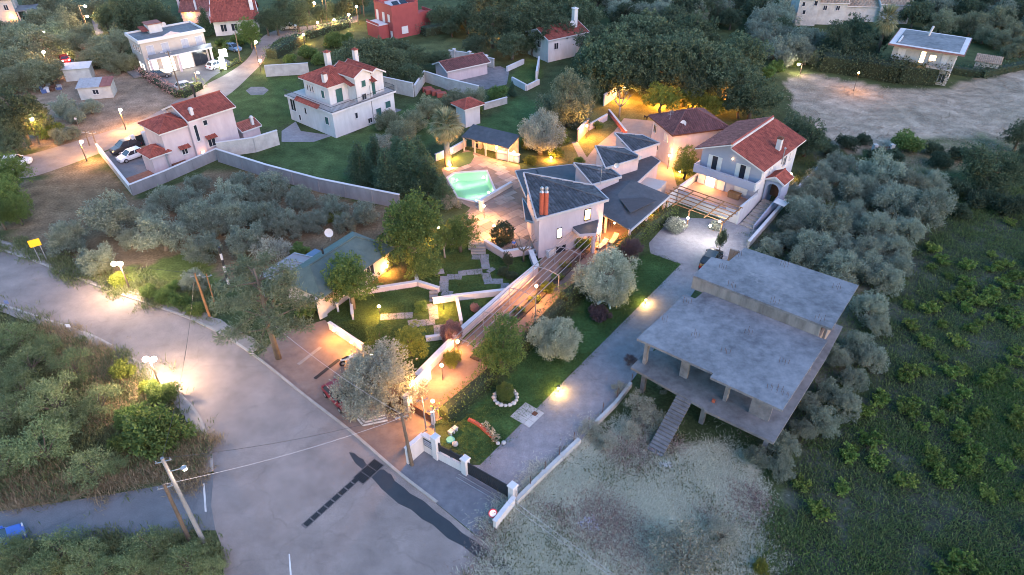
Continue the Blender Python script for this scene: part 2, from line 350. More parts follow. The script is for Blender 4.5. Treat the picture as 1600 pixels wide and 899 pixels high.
ASPH2 = mat('lane_asphalt', (.10,.10,.105), scale=.8, col2=(.17,.168,.175), bump=.3, bscale=25, rough=.85, coords='World', cracks=.16)
PAVE = mat('pavement_concrete', (.17,.15,.135), scale=1.1, col2=(.30,.27,.25), bump=.3, bscale=14, coords='World')
DRIVE = mat('driveway_concrete', (.13,.128,.138), scale=1.6, col2=(.25,.24,.255), bump=.3, bscale=9, rough=.75, coords='World', cracks=.2)
KERB = mat('kerb_stone', (.24,.22,.20), scale=1.5, col2=(.38,.35,.32), bump=.3, bscale=8, coords='World')
WET = mat('wet_asphalt', (.022,.020,.022), scale=.8, col2=(.042,.038,.040), rough=.35, spec=.5, coords='World')
NE = catmull([(-300,290),(-120,345),(0,391),(60,412),(152,449),(230,476),(292,498),(345,524),(400,560),(475,620),(547,676),(622,741),(690,794),(755,848),(830,908),(960,1010)])
SW = catmull([(-300,400),(-120,440),(0,475),(105,510),(160,531),(225,571),(262,600),(292,625),(312,650),(325,680),(332,710),(334,738)])
SW2 = [(334,738),(330,790),(336,826),(345,850),(350,899),(345,1010)]
sheet('road', NE+[(800,1100),(345,1100)]+SW2[::-1]+SW[::-1], .010, ASPH, 'main asphalt road curving down to the junction')
sheet('side_lane', [(334,740),(315,741),(250,759),(172,773),(75,788),(0,799),(-250,825),(-250,880),(0,846),(180,842),(320,829),(338,829)], .006, ASPH2, 'narrow lane joining the road from the left')
FAR_L = [(-200,310),(0,252),(60,238),(150,211),(225,186),(285,152),(318,134),(350,118),(378,100),(392,85),(402,66),(430,48),(500,38),(560,24)]
FAR_R = [(560,34),(505,48),(440,60),(420,76),(412,95),(395,114),(352,152),(290,182),(215,212),(155,240),(60,274),(0,286),(-200,350)]
sheet('far_road', catmull(FAR_L,5)+catmull(FAR_R,5), .010, ASPH, 'far road running up past the shop building')
sheet('shop_forecourt', [(228,118),(262,108),(330,98),(352,92),(366,100),(330,122),(315,136),(300,146),(265,140)], .005, ASPH2, 'parking forecourt in front of the lit shop')
sheet('far_lane', [(95,90),(108,88),(130,112),(108,114)], .006, ASPH2, 'short dark lane behind the red car')
sheet('far_upper_lane', [(143,32),(152,30),(162,52),(150,55)], .006, ASPH2, 'pale end of a lane among the upper olives')
def kerb(name, pts, w, h, side, label):
    """kerb with a real step along a pixel polyline; side +1 puts it on the left of the walk"""
    pw = [P(*p) for p in pts]; ins = []; 
    for i, p in enumerate(pw):
        d = (pw[min(i+1,len(pw)-1)]-pw[max(i-1,0)]).normalized(); n = Vector((-d.y, d.x, 0))*side; ins.append(p+n*w)
    mb = MB()
    for i in range(len(pw)-1):
        a, b2, c, d = pw[i], pw[i+1], ins[i+1], ins[i]
        v = [(q.x,q.y,z) for z in (-.05, h) for q in (a,b2,c,d)]
        mb.add(v, [(4,5,6,7),(0,1,5,4),(2,3,7,6)])
    return tag(mb.build(name, KERB), label, kind='structure')
def band(name, pts, w0, w1, h, side, m, label):
    pw = [P(*p) for p in pts]; mb = MB(); A = []; B2 = []
    for i, p in enumerate(pw):
        d = (pw[min(i+1,len(pw)-1)]-pw[max(i-1,0)]).normalized(); n = Vector((-d.y, d.x, 0))*side; A.append(p+n*w0); B2.append(p+n*w1*(1+.08*math.sin(i*1.7)))
    for i in range(len(pw)-1): mb.poly([(q.x,q.y,h) for q in (A[i],A[i+1],B2[i+1],B2[i])])
    return tag(mb.build(name, m), label, kind='structure')
NEk = NE[8:8+8*11]
kerb('kerb', NEk, .22, .13, 1, 'kerb along the house side of the road')
band('pavement', NE[8:8+8*7], .22, 1.5, .125, 1, PAVE, 'narrow pavement along the house side of the road')
kerb('kerb', SW, .22, .13, -1, 'kerb round the weedy corner')
band('pavement', SW, .22, 1.1, .125, -1, PAVE, 'narrow pavement round the weedy corner')
# wet gutter stain, drain channel and its grates
sheet('wet_gutter', [(545,707),(553,708),(561,715),(568,718),(571,724),(580,734),(600,734),(607,740),(611,741),(617,752),(632,763),(640,771),(662,783),(681,800),(703,815),(722,833),(748,849),(765,862),(800,884),(840,915),(820,925),(785,899),(766,880),(741,868),(722,853),(700,842),(676,820),(660,812),(643,797),(622,787),(604,771),(596,764),(586,752),(572,738),(562,730),(555,724),(549,714)], .014, WET, 'dark wet stain running along the gutter', 'structure')
GR = mat('drain_pit', (.012,.011,.012), rough=.6)
DFR = mat('drain_frame', (.11,.10,.10), scale=2)
def drain():
    a, b2 = P(476,822), P(561,746); d = (b2-a); L = d.length; ang = math.degrees(math.atan2(d.y, d.x)); f = Fr(a, ang)
    t = thing('drain_channel', 'dark slotted drain channel crossing the road at the junction', 'drain', a)
    mb = MB(f); mb.box(-.12,L+.1,-.29,.29,-.02,.016); mb.build('channel_frame', DFR, t)
    n = 8
    for i in range(n):
        x0 = i*L/n+.06; x1 = (i+1)*L/n-.06; g = MB(f); g.box(x0,x1,-.21,.21,.01,.022); gr = g.build('grate', GR, t)
        s = MB(f)
        for k in range(7):
            xx = x0+(k+.5)*(x1-x0)/7; s.box(xx-.02,xx+.02,-.2,.2,.0221,.03)
        s.build('grate_bars', DARKM, gr)
    a2 = P(575,738); f2 = Fr(a2, ang)
    mb = MB(f2); mb.box(-1.15,1.3,-.62,.62,-.02,.018); mb.build('pit_frame', DFR, t)
    for k in range(3):
        g = MB(f2); g.box(-1.05+k*.78,-.33+k*.78,-.52,.52,.012,.026); q = g.build('grate', GR, t); s = MB(f2)
        for j in range(6): s.box(-1.0+k*.78+j*.115,-.96+k*.78+j*.115,-.5,.5,.0261,.034)
        s.build('grate_bars', DARKM, q)
drain()
PAINT = mat('road_paint', (.52,.50,.48), var=.35, scale=6, coords='World')
sheet('road_marking', [(317,756),(320,756),(323,800),(320,800)], .018, PAINT, 'worn white give way line across the lane mouth')
sheet('road_marking', [(451,866),(453,866),(456,900),(453,900)], .018, PAINT, 'faint white edge line at the bottom of the road')
# driveway, forecourts
sheet('driveway', [(733,727),(750,727),(1064,413),(1016,396),(1014,380),(1050,340),(1190,345),(1200,352),(1168,388),(1112,420),(1085,455),(990,592),(905,692),(806,785),(800,771)], .012, DRIVE, 'long concrete driveway up to the blue house')
sheet('driveway_apron', [(622,741),(637,723),(664,702),(684,714),(733,727),(800,771),(774,822),(757,847),(690,793)], .006, mat('apron_concrete', (.075,.08,.095), scale=1.1, col2=(.17,.175,.195), bump=.3, bscale=9, coords='World'), 'grey concrete apron outside the sliding gate')
FORE = mat('forecourt_tiles', (.13,.09,.075), scale=1.2, col2=(.22,.165,.14), bump=.3, bscale=10, coords='World')
sheet('villa_apron', [(548,676),(560,655),(612,628),(676,660),(684,690),(664,702),(637,723),(622,741)], .006, FORE, 'warm tiled apron outside the villa gate')
sheet('parking_court', [(400,560),(440,520),(508,500),(517,512),(566,548),(640,598),(640,640),(560,655),(548,676),(475,620)], .006, FORE, 'tiled parking court beside the big olive')
LANE = mat('lane_brick', (.15,.09,.07), scale=1.6, col2=(.26,.175,.14), bump=.35, bscale=10, coords='World')
sheet('villa_lane', [(612,628),(640,598),(660,590),(838,424),(850,395),(900,372),(960,340),(1000,360),(985,395),(880,470),(690,655),(676,660)], .008, LANE, 'brick lane climbing under the pergola to the villa')
sheet('court_behind_villa', [(905,262),(930,230),(960,205),(975,185),(1030,190),(1032,240),(1050,262),(1060,300),(1040,310),(1000,290)], .008, mat('pale_court', (.24,.175,.14), scale=1.1, col2=(.35,.27,.22), coords='World'), 'pale court behind the villa')
sheet('garden_path', [(893,222),(903,222),(926,262),(912,262)], .010, mat('path_gravel', (.30,.22,.17), scale=3, coords='World'), 'pale path through the lamp lit lawn')
sheet('house_yard', [(158,240),(300,190),(352,190),(372,228),(340,248),(208,303)], .006, ASPH2, 'grey yard of the pink house')
sheet('drive_ramp', [(440,205),(462,190),(470,205),(520,212),(490,222),(440,222)], .006, DRIVE, 'grey ramp beside the white house')
sheet('house_terrace', [(526,206),(520,202),(612,168),(628,172),(540,212)], .008, CONC, 'concrete apron along the white house')
sheet('lawn_disc', [(384,142),(392,136),(412,136),(420,141),(412,148),(392,149)], .008, CONC, 'small round concrete base on the lawn')
# ------------------------------------------------------------------ grass that nobody could count
def blades(name, label, polys, n, h, wd, m, lay=.4, seed=1, clump=5, spread=.18, holes=(), soft=1.6, patch=None):
    rg = np.random.default_rng(seed); pw = [pxpoly(q) for q in polys]
    mn = np.min([q.min(0) for q in pw], 0); mx = np.max([q.max(0) for q in pw], 0)
    c = rg.uniform(mn, mx, (n*5, 2)); ok = np.zeros(len(c), bool)
    jx = c[:,0]+wob(c[:,0],c[:,1],.9,seed)*soft+rg.normal(0,soft*.4,len(c)); jy = c[:,1]+wob(c[:,1],c[:,0],.8,seed+1)*soft+rg.normal(0,soft*.4,len(c))
    for q in pw: ok |= inpoly(jx, jy, q)
    if patch: ok &= wob(c[:,0],c[:,1],patch[0],patch[1])+rg.normal(0,.25,len(c)) > patch[2]
    for q in holes: ok &= ~inpoly(c[:,0], c[:,1], pxpoly(q))
    ok &= wob(c[:,0], c[:,1], .8, seed)+rg.uniform(-1,1,len(c)) > -.5
    c = c[ok][:max(1, n//clump)]; k = len(c)*clump
    base = np.repeat(c, clump, 0)+rg.normal(0, spread, (k,2)); th = rg.uniform(0, 2*np.pi, k); ln = h*rg.uniform(.5,1.35,k)
    tilt = np.abs(rg.normal(lay, .35, k)).clip(0, 1.45); d = np.stack([np.cos(th)*np.sin(tilt), np.sin(th)*np.sin(tilt), np.cos(tilt)], 1)
    sd = np.stack([-np.sin(th), np.cos(th), np.zeros(k)], 1)*(wd*rg.uniform(.6,1.4,k))[:,None]
    p0 = np.concatenate([base, np.zeros((k,1))], 1); V = np.empty((k,4,3)); mid = p0+d*(ln*.55)[:,None]; mid[:,2] += .04
    V[:,0] = p0; V[:,1] = mid-sd; V[:,2] = p0+d*ln[:,None]*np.array([1,1,.8]); V[:,3] = mid+sd
    V[:,:,2] = np.maximum(V[:,:,2], .012)
    o = fast_mesh(name, V, m); return tag(o, label, name.split('_')[-1], kind='stuff')
def fast_mesh(name, V, m, link=True):
    k = len(V); me = bpy.data.meshes.new(name); me.vertices.add(k*4); me.vertices.foreach_set('co', V.astype(np.float32).ravel())
    me.loops.add(k*4); me.loops.foreach_set('vertex_index', np.arange(k*4, dtype=np.int32)); me.polygons.add(k)
    me.polygons.foreach_set('loop_start', np.arange(0, k*4, 4, dtype=np.int32)); me.update(calc_edges=True); me.materials.append(m)
    if not link: return me
    o = bpy.data.objects.new(name, me); COL.objects.link(o); return o
GDRY = leafmat('dry_grass', (.44,.45,.34), (.68,.68,.54)); GWEED = leafmat('weed_grass', (.075,.095,.04), (.18,.205,.10)); GSTRAW = leafmat('straw_grass', (.26,.20,.11), (.42,.34,.21))
GVINE = leafmat('field_grass', (.038,.066,.026), (.092,.14,.046)); GLAWN = leafmat('lawn_grass', (.048,.085,.022), (.088,.135,.04)); GHAY = leafmat('hay', (.26,.22,.165), (.40,.35,.28))
blades('dry_grass', 'pale dry grass matted over the empty lot', [ZONES[11][0]], 150000, .36, .014, GDRY, 1.25, 1, 9, .5)
blades('brown_weed', 'brownish dead weeds in patches over the empty lot', [ZONES[11][0]], 14000, .4, .022, leafmat('dead_weed', (.13,.085,.075), (.30,.23,.20)), .9, 21, 9, .5, patch=(.5,3,.5))
blades('weed_grass', 'tall green weeds in the roadside corner', [ZONES[14][0]], 70000, .8, .03, GWEED, .5, 2, 6, .25)
blades('straw_grass', 'yellow dry grass along the roadside corner', [ZONES[15][0], ZONES[16][0]], 32000, .7, .022, GSTRAW, .7, 3, 6, .25)
blades('field_grass', 'dark low grass over the vine field', [ZONES[13][0]], 110000, .42, .032, GVINE, .7, 4, 7, .3)
blades('green_weed', 'green weed patches at the edges of the empty lot', [ZONES[11][0],[(1150,690),(1260,740),(1230,910),(1150,910)]], 8000, .35, .03, GWEED, .6, 22, 9, .4, patch=(.45,8,.2))
blades('bright_weed', 'bright green weed patches in the vine field', [[(1300,640),(1640,560),(1640,930),(1190,930)]], 22000, .3, .04, leafmat('bright_weed', (.05,.10,.02), (.12,.19,.045)), .6, 23, 9, .5, patch=(.3,2,.35))
blades('grove_grass', 'dull grass under the olive grove', [ZONES[12][0]], 26000, .4, .03, GVINE, .7, 5, 6, .3)
blades('lawn_grass', 'short mown grass of the villa garden', [ZONES[18][0], ZONES[19][0]], 60000, .12, .03, GLAWN, .7, 6, 6, .3, soft=.15, holes=[[(612,628),(640,598),(660,590),(838,424),(990,352),(1000,380),(985,395),(880,470),(690,655)]])
blades('verge_grass', 'rough grass along the road edge and dirt plot', [[(0,390),(60,408),(152,444),(230,470),(330,500),(330,440),(190,440),(60,395),(0,370)], [(-20,855),(180,846),(330,832),(345,899),(-20,899)]], 30000, .5, .03, GWEED, .5, 7, 6, .25)
blades('stubble_grass', 'short straw stubble on the mown hay field', [ZONES[9][0], ZONES[10][0]], 26000, .25, .05, GHAY, 1.2, 8, 6, .4)
# ================================================================== plants
def leafcloud(blobs, n, size, aspect, seed, sprig=6, sig=.07, inner=.55, up=.25, droop=0.0):
    rg = np.random.default_rng(seed); B = np.array(blobs, float); wt = (B[:,3]*B[:,4]+B[:,5]*B[:,3]); wt /= wt.sum()
    k = max(1, n//sprig); bi = rg.choice(len(B), k, p=wt); d = rg.normal(size=(k,3)); d /= np.linalg.norm(d, axis=1)[:,None]
    lump = 1+.13*np.sin(d[:,0]*7+bi)+.13*np.sin(d[:,1]*8+bi*2)+.1*np.sin(d[:,2]*9+bi*3)
    f = (inner+(1-inner)*np.sqrt(rg.uniform(size=k)))*lump; c = B[bi,:3]+d*B[bi,3:6]*f[:,None]
    c = np.repeat(c, sprig, 0); od = np.repeat(d, sprig, 0); m = len(c); c = c+rg.normal(0, sig, (m,3))
    ax = rg.normal(size=(m,3))+od*.9; ax[:,2] += up-droop; ax /= np.linalg.norm(ax, axis=1)[:,None]
    r2 = rg.normal(size=(m,3)); sd = np.cross(ax, r2); sd /= (np.linalg.norm(sd, axis=1)[:,None]+1e-9)
    ln = size*rg.uniform(.6,1.4,m); V = np.empty((m,4,3)); V[:,0] = c; V[:,2] = c+ax*ln[:,None]; mid = c+ax*(ln*.5)[:,None]; w2 = sd*(ln*aspect*.5)[:,None]
    V[:,1] = mid-w2; V[:,3] = mid+w2
    return V
def branches(mb, base_r, h0, ends, rg, n=6, wig=.06):
    mb.tube([(0,0,-.02),(wig*rg.uniform(-1,1),wig*rg.uniform(-1,1),h0*.5),(wig*rg.uniform(-1,1),0,h0)], [base_r*1.25,base_r,base_r*.85], n)
    for e in ends:
        m = Vector((e[0]*.45+rg.uniform(-.08,.08), e[1]*.45+rg.uniform(-.08,.08), h0+(e[2]-h0)*.6))
        mb.tube([(0,0,h0*.9), tuple(m), tuple(e)], [base_r*.6,base_r*.38,base_r*.12], 5, False)
PROTO = {}
DUMMY = mat('leaf_default', (.05,.08,.03))
def reg(kind, V, mb, zc):
    cm = fast_mesh(kind+'_crown', V, DUMMY, False) if V is not None else None
    tm = None
    if mb is not None and mb.v:
        tm = mb.mesh(kind+'_trunk'); tm.materials.append(BARK); tm.polygons.foreach_set('use_smooth', [True]*len(tm.polygons))
    PROTO.setdefault(kind, []).append((cm, tm, zc))
def scatter_blobs(rg, n, rad, z0, z1, r0, r1, flat=1.0):
    out = []
    for i in range(n):
        a = 2*math.pi*(i*.381966+rg.uniform(-.03,.03)); q = rad*math.sqrt((i+.5)/n); z = rg.uniform(z0, z1)-(q/rad)**2*(z1-z0)*.35
        r = rg.uniform(r0, r1); out.append((q*math.cos(a), q*math.sin(a), z, r, r, r*flat))
    return out
for s in range(5):
    rg = random.Random(20+s); bl = scatter_blobs(rg, 24, .86, .55, 1.5, .16, .36, .9); mb = MB(); branches(mb, .10, .42, [b[:3] for b in bl[:8]], rg)
    reg('olive', leafcloud(bl, 13500, .085, .32, 20+s, 18, .055, inner=.55), mb, .95)
for s in range(3):   # well leafed garden olives
    rg = random.Random(25+s); bl = scatter_blobs(rg, 30, .84, .5, 1.55, .17, .34, .95); mb = MB(); branches(mb, .10, .42, [b[:3] for b in bl[:10]], rg)
    reg('garden_olive', leafcloud(bl, 30000, .062, .34, 25+s, 20, .05, inner=.6), mb, .95)
for s in range(3):
    rg = random.Random(30+s); bl = scatter_blobs(rg, 15, .66, .9, 1.85, .3, .46, .9)+[(0,0,1.35,.6,.6,.6)]; mb = MB(); branches(mb, .075, .7, [b[:3] for b in bl[:8]], rg)
    reg('round', leafcloud(bl, 13000, .058, .6, 30+s, 16, .04, inner=.6), mb, 1.3)
for s in range(4):
    rg = random.Random(40+s); bl = scatter_blobs(rg, 20, .74, .75, 1.35, .22, .38, .8); mb = MB(); branches(mb, .07, .45, [b[:3] for b in bl[:9]], rg)
    reg('oak', leafcloud(bl, 17000, .046, .7, 40+s, 22, .034, inner=.6), mb, 1.0)
for s in range(2):
    rg = random.Random(50+s); bl = []
    for i in range(26):
        z = .3+2.7*i/26; rr = max(.12, .85*(1-(z-.3)/2.9)); a = rg.uniform(0, 6.28); bl.append((math.cos(a)*rr*.5, math.sin(a)*rr*.5, z, rr*.55+.08, rr*.55+.08, .26))
    mb = MB(); mb.tube([(0,0,-.02),(0,0,1.4),(0,0,2.9)], [.09,.06,.02], 6)
    reg('conifer', leafcloud(bl, 11000, .11, .28, 50+s, 6, .05, up=.7), mb, 1.4)
for s in range(2):   # open pine with bare limbs and needle tufts at their ends
    rg = random.Random(60+s); mb = MB(); bl = []; mb.tube([(0,0,-.05),(.03,.02,1.0),(0,.05,2.0),(.02,.0,2.7)], [.075,.06,.04,.015], 7)
    for i in range(24):
        z = 1.05+1.55*i/24; L = 1.0*(1.15-.28*z)*rg.uniform(.75,1.2)+.2; a = i*2.4+rg.uniform(-.3,.3); e = (math.cos(a)*L, math.sin(a)*L, z+rg.uniform(.0,.25))
        mb.tube([(0,0,z-.1),(e[0]*.5,e[1]*.5,z+.02),e], [.025,.016,.006], 5, False)
        for f in (.55,.75,.95,1.05): bl.append((e[0]*f+rg.uniform(-.06,.06), e[1]*f+rg.uniform(-.06,.06), z+(e[2]-z)*f+.02, .15, .15, .09))
    reg('pine', leafcloud(bl, 15000, .095, .17, 60+s, 10, .04, up=.5), mb, 1.75)
for s in range(4):
    rg = random.Random(70+s); bl = scatter_blobs(rg, 9, .62, .35, .85, .3, .45, .8); mb = MB(); branches(mb, .05, .2, [b[:3] for b in bl[:5]], rg)
    reg('shrub', leafcloud(bl, 5600, .10, .5, 70+s, 12, .055), mb, .55)
for s in range(2):   # clipped ball
    mb = MB(); mb.tube([(0,0,0),(0,0,.6)], .06, 6)
    reg('ball', leafcloud([(0,0,.95,.92,.92,.95)], 13000, .085, .6, 80+s, 6, .03, inner=.7), mb, .95)
for s in range(4):   # young vine: leafy shoots from a short stem
    rg = random.Random(90+s); bl = []; mb = MB(); mb.tube([(0,0,0),(.02,0,.3)], .05, 5)
    for i in range(7):
        a = i*.9+rg.uniform(-.3,.3); L = rg.uniform(.45,1.0); e = (math.cos(a)*L, math.sin(a)*L, rg.uniform(.45,1.0)); mb.tube([(0,0,.28),(e[0]*.5,e[1]*.5,e[2]*.8),e], [.025,.015,.006], 4, False)
        for f in (.45,.75,1.0): bl.append((e[0]*f, e[1]*f, .3+(e[2]-.3)*f, .2, .2, .16))
    reg('vine', leafcloud(bl, 620, .22, .75, 90+s, 4, .07, inner=.2, up=.4), mb, .5)
for s in range(2):   # sparse, half dead shrub
    rg = random.Random(95+s); bl = scatter_blobs(rg, 14, .8, .4, 1.25, .16, .28, .8); mb = MB(); branches(mb, .05, .25, [b[:3] for b in bl], rg)
    reg('scrub', leafcloud(bl, 4200, .085, .3, 95+s, 5, .07), mb, .8)
for s in range(2):   # bare pruned tree
    rg = random.Random(99+s); mb = MB(); mb.tube([(0,0,-.02),(.02,0,.5),(0,.02,.9)], [.085,.07,.06], 7)
    for i in range(6):
        a = i*1.05+rg.uniform(-.2,.2); e = Vector((math.cos(a)*.62, math.sin(a)*.62, rg.uniform(1.45,1.75))); m = Vector((e.x*.6, e.y*.6, 1.15)); mb.tube([(0,0,.85), tuple(m), tuple(e)], [.045,.035,.028], 6)
        for j in range(7):
            d = Vector((rg.uniform(-.6,.6)+e.x*.4, rg.uniform(-.6,.6)+e.y*.4, rg.uniform(.2,.8))).normalized()*rg.uniform(.3,.6)
            q = e+d*.5+Vector((rg.uniform(-.05,.05),)*3); mb.tube([tuple(e), tuple(q), tuple(e+d)], [.012,.008,.003], 4, False)
    reg('bare', None, mb, 1.3)
rg = random.Random(5); mb = MB(); mb.tube([(0,0,0),(.03,0,.9),(0,0,1.9)], [.16,.12,.13], 9); Vp = []   # fan palm
for i in range(64):
    a = i*2.39996; el = math.radians(75-145*(i/64)); L = .75*rg.uniform(.85,1.1); o = Vector((0,0,1.9)); d = Vector((math.cos(a)*math.cos(el), math.sin(a)*math.cos(el), math.sin(el)))
    pt = o+d*L*.45
    for j in range(16):
        t2 = (j-7.5)/7.5*1.15; sdv = Vector((-math.sin(a), math.cos(a), 0)); dd = (d*math.cos(t2)+sdv*math.sin(t2)); dd.z -= .12*abs(t2)+.1; e = pt+dd.normalized()*L*.62; n = dd.cross(Vector((0,0,1)))
        n = n.normalized()*.022 if n.length > .01 else Vector((.022,0,0)); mdl = pt+(e-pt)*.5; Vp.append([tuple(pt), tuple(mdl-n), tuple(e-Vector((0,0,.06))), tuple(mdl+n)])
    n = Vector((-math.sin(a), math.cos(a), 0))*.015; Vp.append([tuple(o-n), tuple(pt-n), tuple(pt+n), tuple(o+n)])
reg('palm', np.array(Vp), mb, 1.75)
L_OLIVEG = leafmat('garden_olive_leaf', (.15,.185,.14), (.40,.44,.345)); L_OLIVE = leafmat('olive_leaf', (.105,.138,.105), (.285,.325,.255)); L_OLIVE2 = leafmat('olive_leaf_warm', (.105,.128,.075), (.285,.305,.20))
L_OAK = leafmat('oak_leaf', (.036,.058,.034), (.125,.165,.095)); L_DARK = leafmat('dark_leaf', (.026,.044,.028), (.085,.12,.072))
L_MID = leafmat('mid_leaf', (0.057,0.107,0.029), (0.150,0.214,0.064)); L_YEL_LIT = leafmat('yellow_and_lamplit_leaf', (.11,.14,.025), (.22,.24,.05))  # yellow: yellow green foliage, and lamplight painted into leaves near lamps
L_CON = leafmat('conifer_leaf', (0.035,0.069,0.047), (0.098,0.166,0.098)); L_PINE = leafmat('pine_needle', (0.051,0.076,0.045), (0.140,0.173,0.115))
L_RED = leafmat('red_leaf', (.20,.11,.10), (.42,.27,.24)); L_PLUM = leafmat('plum_leaf', (.060,.042,.048), (.15,.11,.12)); L_GREY = leafmat('grey_leaf', (0.146,0.160,0.130), (0.348,0.363,0.304))
L_WEED = leafmat('weed_leaf', (.095,.132,.055), (.235,.285,.14)); L_VINE = leafmat('vine_leaf', (0.07,0.115,0.023), (0.165,0.222,0.052)); L_PALM = leafmat('palm_leaf', (0.150,0.165,0.090), (0.360,0.345,0.195)); L_DRYW = leafmat('dry_twig', (.12,.10,.075), (.25,.21,.16))
NAMES = dict(olive='olive_tree', garden_olive='olive_tree', round='broadleaf_tree', oak='oak_tree', conifer='cypress_tree', pine='pine_tree', shrub='shrub', ball='clipped_shrub', vine='grape_vine', scrub='scrub_bush', bare='bare_tree', palm='palm_tree')
COUNT = {}
def T(kind, cx, cy, dpx, lm, label, group=None, zs=1.0, z0=0.0, name=None, cat=None, bark=None, trunk=True):
    i = COUNT.get(kind, 0); COUNT[kind] = i+1; cm, tm, zc = PROTO[kind][i % len(PROTO[kind])]
    r = 2.0; dpx *= {'olive':1.02, 'garden_olive':1.06, 'oak':1.18, 'round':1.05}.get(kind, 1.0)
    for _ in range(3): r = dpx*.5*mpp(cx, cy, z0+zc*r*zs)
    loc = P(cx, cy, z0+zc*r*zs); loc = Vector((loc.x, loc.y, z0)); rz = rnd.uniform(0, 6.28)
    nm = name or NAMES[kind]; ct = cat or ('vine' if kind == 'vine' else 'shrub' if kind in ('shrub','ball','scrub') else 'tree')
    root = thing(nm, label, ct, loc, group); root.rotation_euler = (0, 0, rz); root.scale = (r*rnd.uniform(.94,1.06), r*rnd.uniform(.94,1.06), r*zs)
    if cm:
        c = bpy.data.objects.new('crown', cm); COL.objects.link(c); c.parent = root; c.material_slots[0].link = 'OBJECT'; c.material_slots[0].material = lm
    if tm and trunk:
        k = bpy.data.objects.new('trunk' if ct == 'tree' else 'stem', tm); COL.objects.link(k); k.parent = root
        if bark: k.material_slots[0].link = 'OBJECT'; k.material_slots[0].material = bark
    return root
ORD = ['first','second','third','fourth','fifth','sixth','seventh','eighth','ninth','tenth','eleventh']
ROWN = ['nearest','second','third','fourth','fifth','sixth','seventh']
def many(kind, pts, lm, label, group, zs=1.0, **kw):
    """several alike plants; each label says where in its group the plant stands"""
    n = len(pts); rows = max(1, math.ceil(n/7)); idx = sorted(range(n), key=lambda i: -pts[i][1]); per = math.ceil(n/rows); lab = {}
    for r in range(rows):
        row = sorted(idx[r*per:(r+1)*per], key=lambda i: pts[i][0])
        for k, i in enumerate(row): lab[i] = label+', '+ORD[k]+' from left'+('' if rows == 1 else ' in '+ROWN[r]+' row')
    for i, p in enumerate(pts): T(kind, p[0], p[1], p[2], lm, lab[i], group, zs, **kw)
# upper left hillside
many('olive', [(45,65,72),(10,72,60),(20,100,62),(72,108,50),(50,112,56),(14,122,52),(85,46,42),(60,28,38),(100,32,46),(112,16,40),(80,10,40),(35,45,40),(20,55,40),(185,62,42),(165,85,50),(150,72,42),(128,50,34),(195,40,36),(60,90,46),(135,90,34),(5,45,40),(200,95,34),(182,98,36),(120,66,36),(55,6,36),(150,8,36),(105,58,34)], L_OLIVE2, 'dull green olive of the upper left hillside', 'olives on the upper left hillside')
T('olive', 95, 70, 38, L_OLIVE2, 'olive bush glowing orange beside the red car')
T('round', 162, 26, 34, L_OAK, 'tall dark tree behind the twin street lamps at top left', zs=1.2)
many('round', [(205,18,58),(240,14,48),(180,12,40),(258,30,34),(225,42,34)], L_OAK, 'dense dark tree above the lit shop', 'dark trees above the shop')
T('conifer', 320, 36, 34, L_CON, 'dark tall evergreen between shop and red roofed house', zs=.8)
T('round', 388, 48, 42, L_MID, 'tree lit yellow by the street lamp near red roofed house')
many('shrub', [(372,62,28),(355,72,22),(330,82,24),(346,66,22)], L_MID, 'low green shrub beside the shop parking', 'shrubs beside the shop parking')
T('oak', 20, 170, 86, L_OAK, 'broad dark tree at left edge above the far road', zs=1.2)
T('round', 52, 188, 48, L_MID, 'tree lit yellow by the lamp at the left bend')
T('round', 12, 212, 58, L_OAK, 'dark tree at left edge behind the white car')
T('shrub', 78, 202, 40, L_YEL_LIT, 'low bush lit yellow beside the left bend lamp')  # lamp glow is in the leaf colour
many('olive', [(100,165,42),(116,180,30),(140,164,30),(95,210,28),(112,205,24)], L_OLIVE, 'small grey olive on the tan plot by the sheds', 'small olives by the sheds')
many('round', [(12,268,62),(8,300,62),(22,325,46),(-6,330,50)], L_MID, 'leafy tree at left edge below the far road', 'trees at the left edge')
# walled olive plot
many('olive', [(172,330,76),(103,367,64),(250,362,72),(230,335,46),(307,338,60),(295,310,48),(257,308,50),(310,284,40),(147,404,52),(315,386,54),(355,305,60),(378,286,50),(375,332,60),(382,372,58),(300,436,38),(425,288,54),(470,308,46),(415,332,60),(520,322,44),(570,332,42),(450,345,50),(340,350,44),(200,372,36),(400,305,40),(490,345,40),(540,345,36)], L_OLIVE, 'silvery olive below the long panel wall', 'olives in the earth plot')
T('scrub', 424, 385, 74, L_GREY, 'grey half bare shrub left of the green roofed house')
T('shrub', 470, 392, 40, L_MID, 'green shrub beside the green roofed house awning')
T('shrub', 525, 340, 34, L_YEL_LIT, 'bright green sapling behind the green roofed house')
T('pine', 412, 472, 134, L_PINE, 'tall open pine leaning over the roadside parking court', zs=1.0)
T('shrub', 482, 480, 46, L_MID, 'green bush against the green roofed house wall')
T('shrub', 438, 445, 30, L_MID, 'small bush under the open pine')
many('shrub', [(232,456,34),(256,462,38),(282,470,40),(308,482,34),(270,448,30)], L_MID, 'bright green hedge shrub along the road verge', 'verge shrubs by the poles')
T('shrub', 185, 436, 36, L_YEL_LIT, 'shrub lit yellow under the bright verge lamp')  # yellow lamplight painted into the leaves
T('olive', 155, 412, 34, L_OLIVE2, 'small olive beside the bright verge lamp')
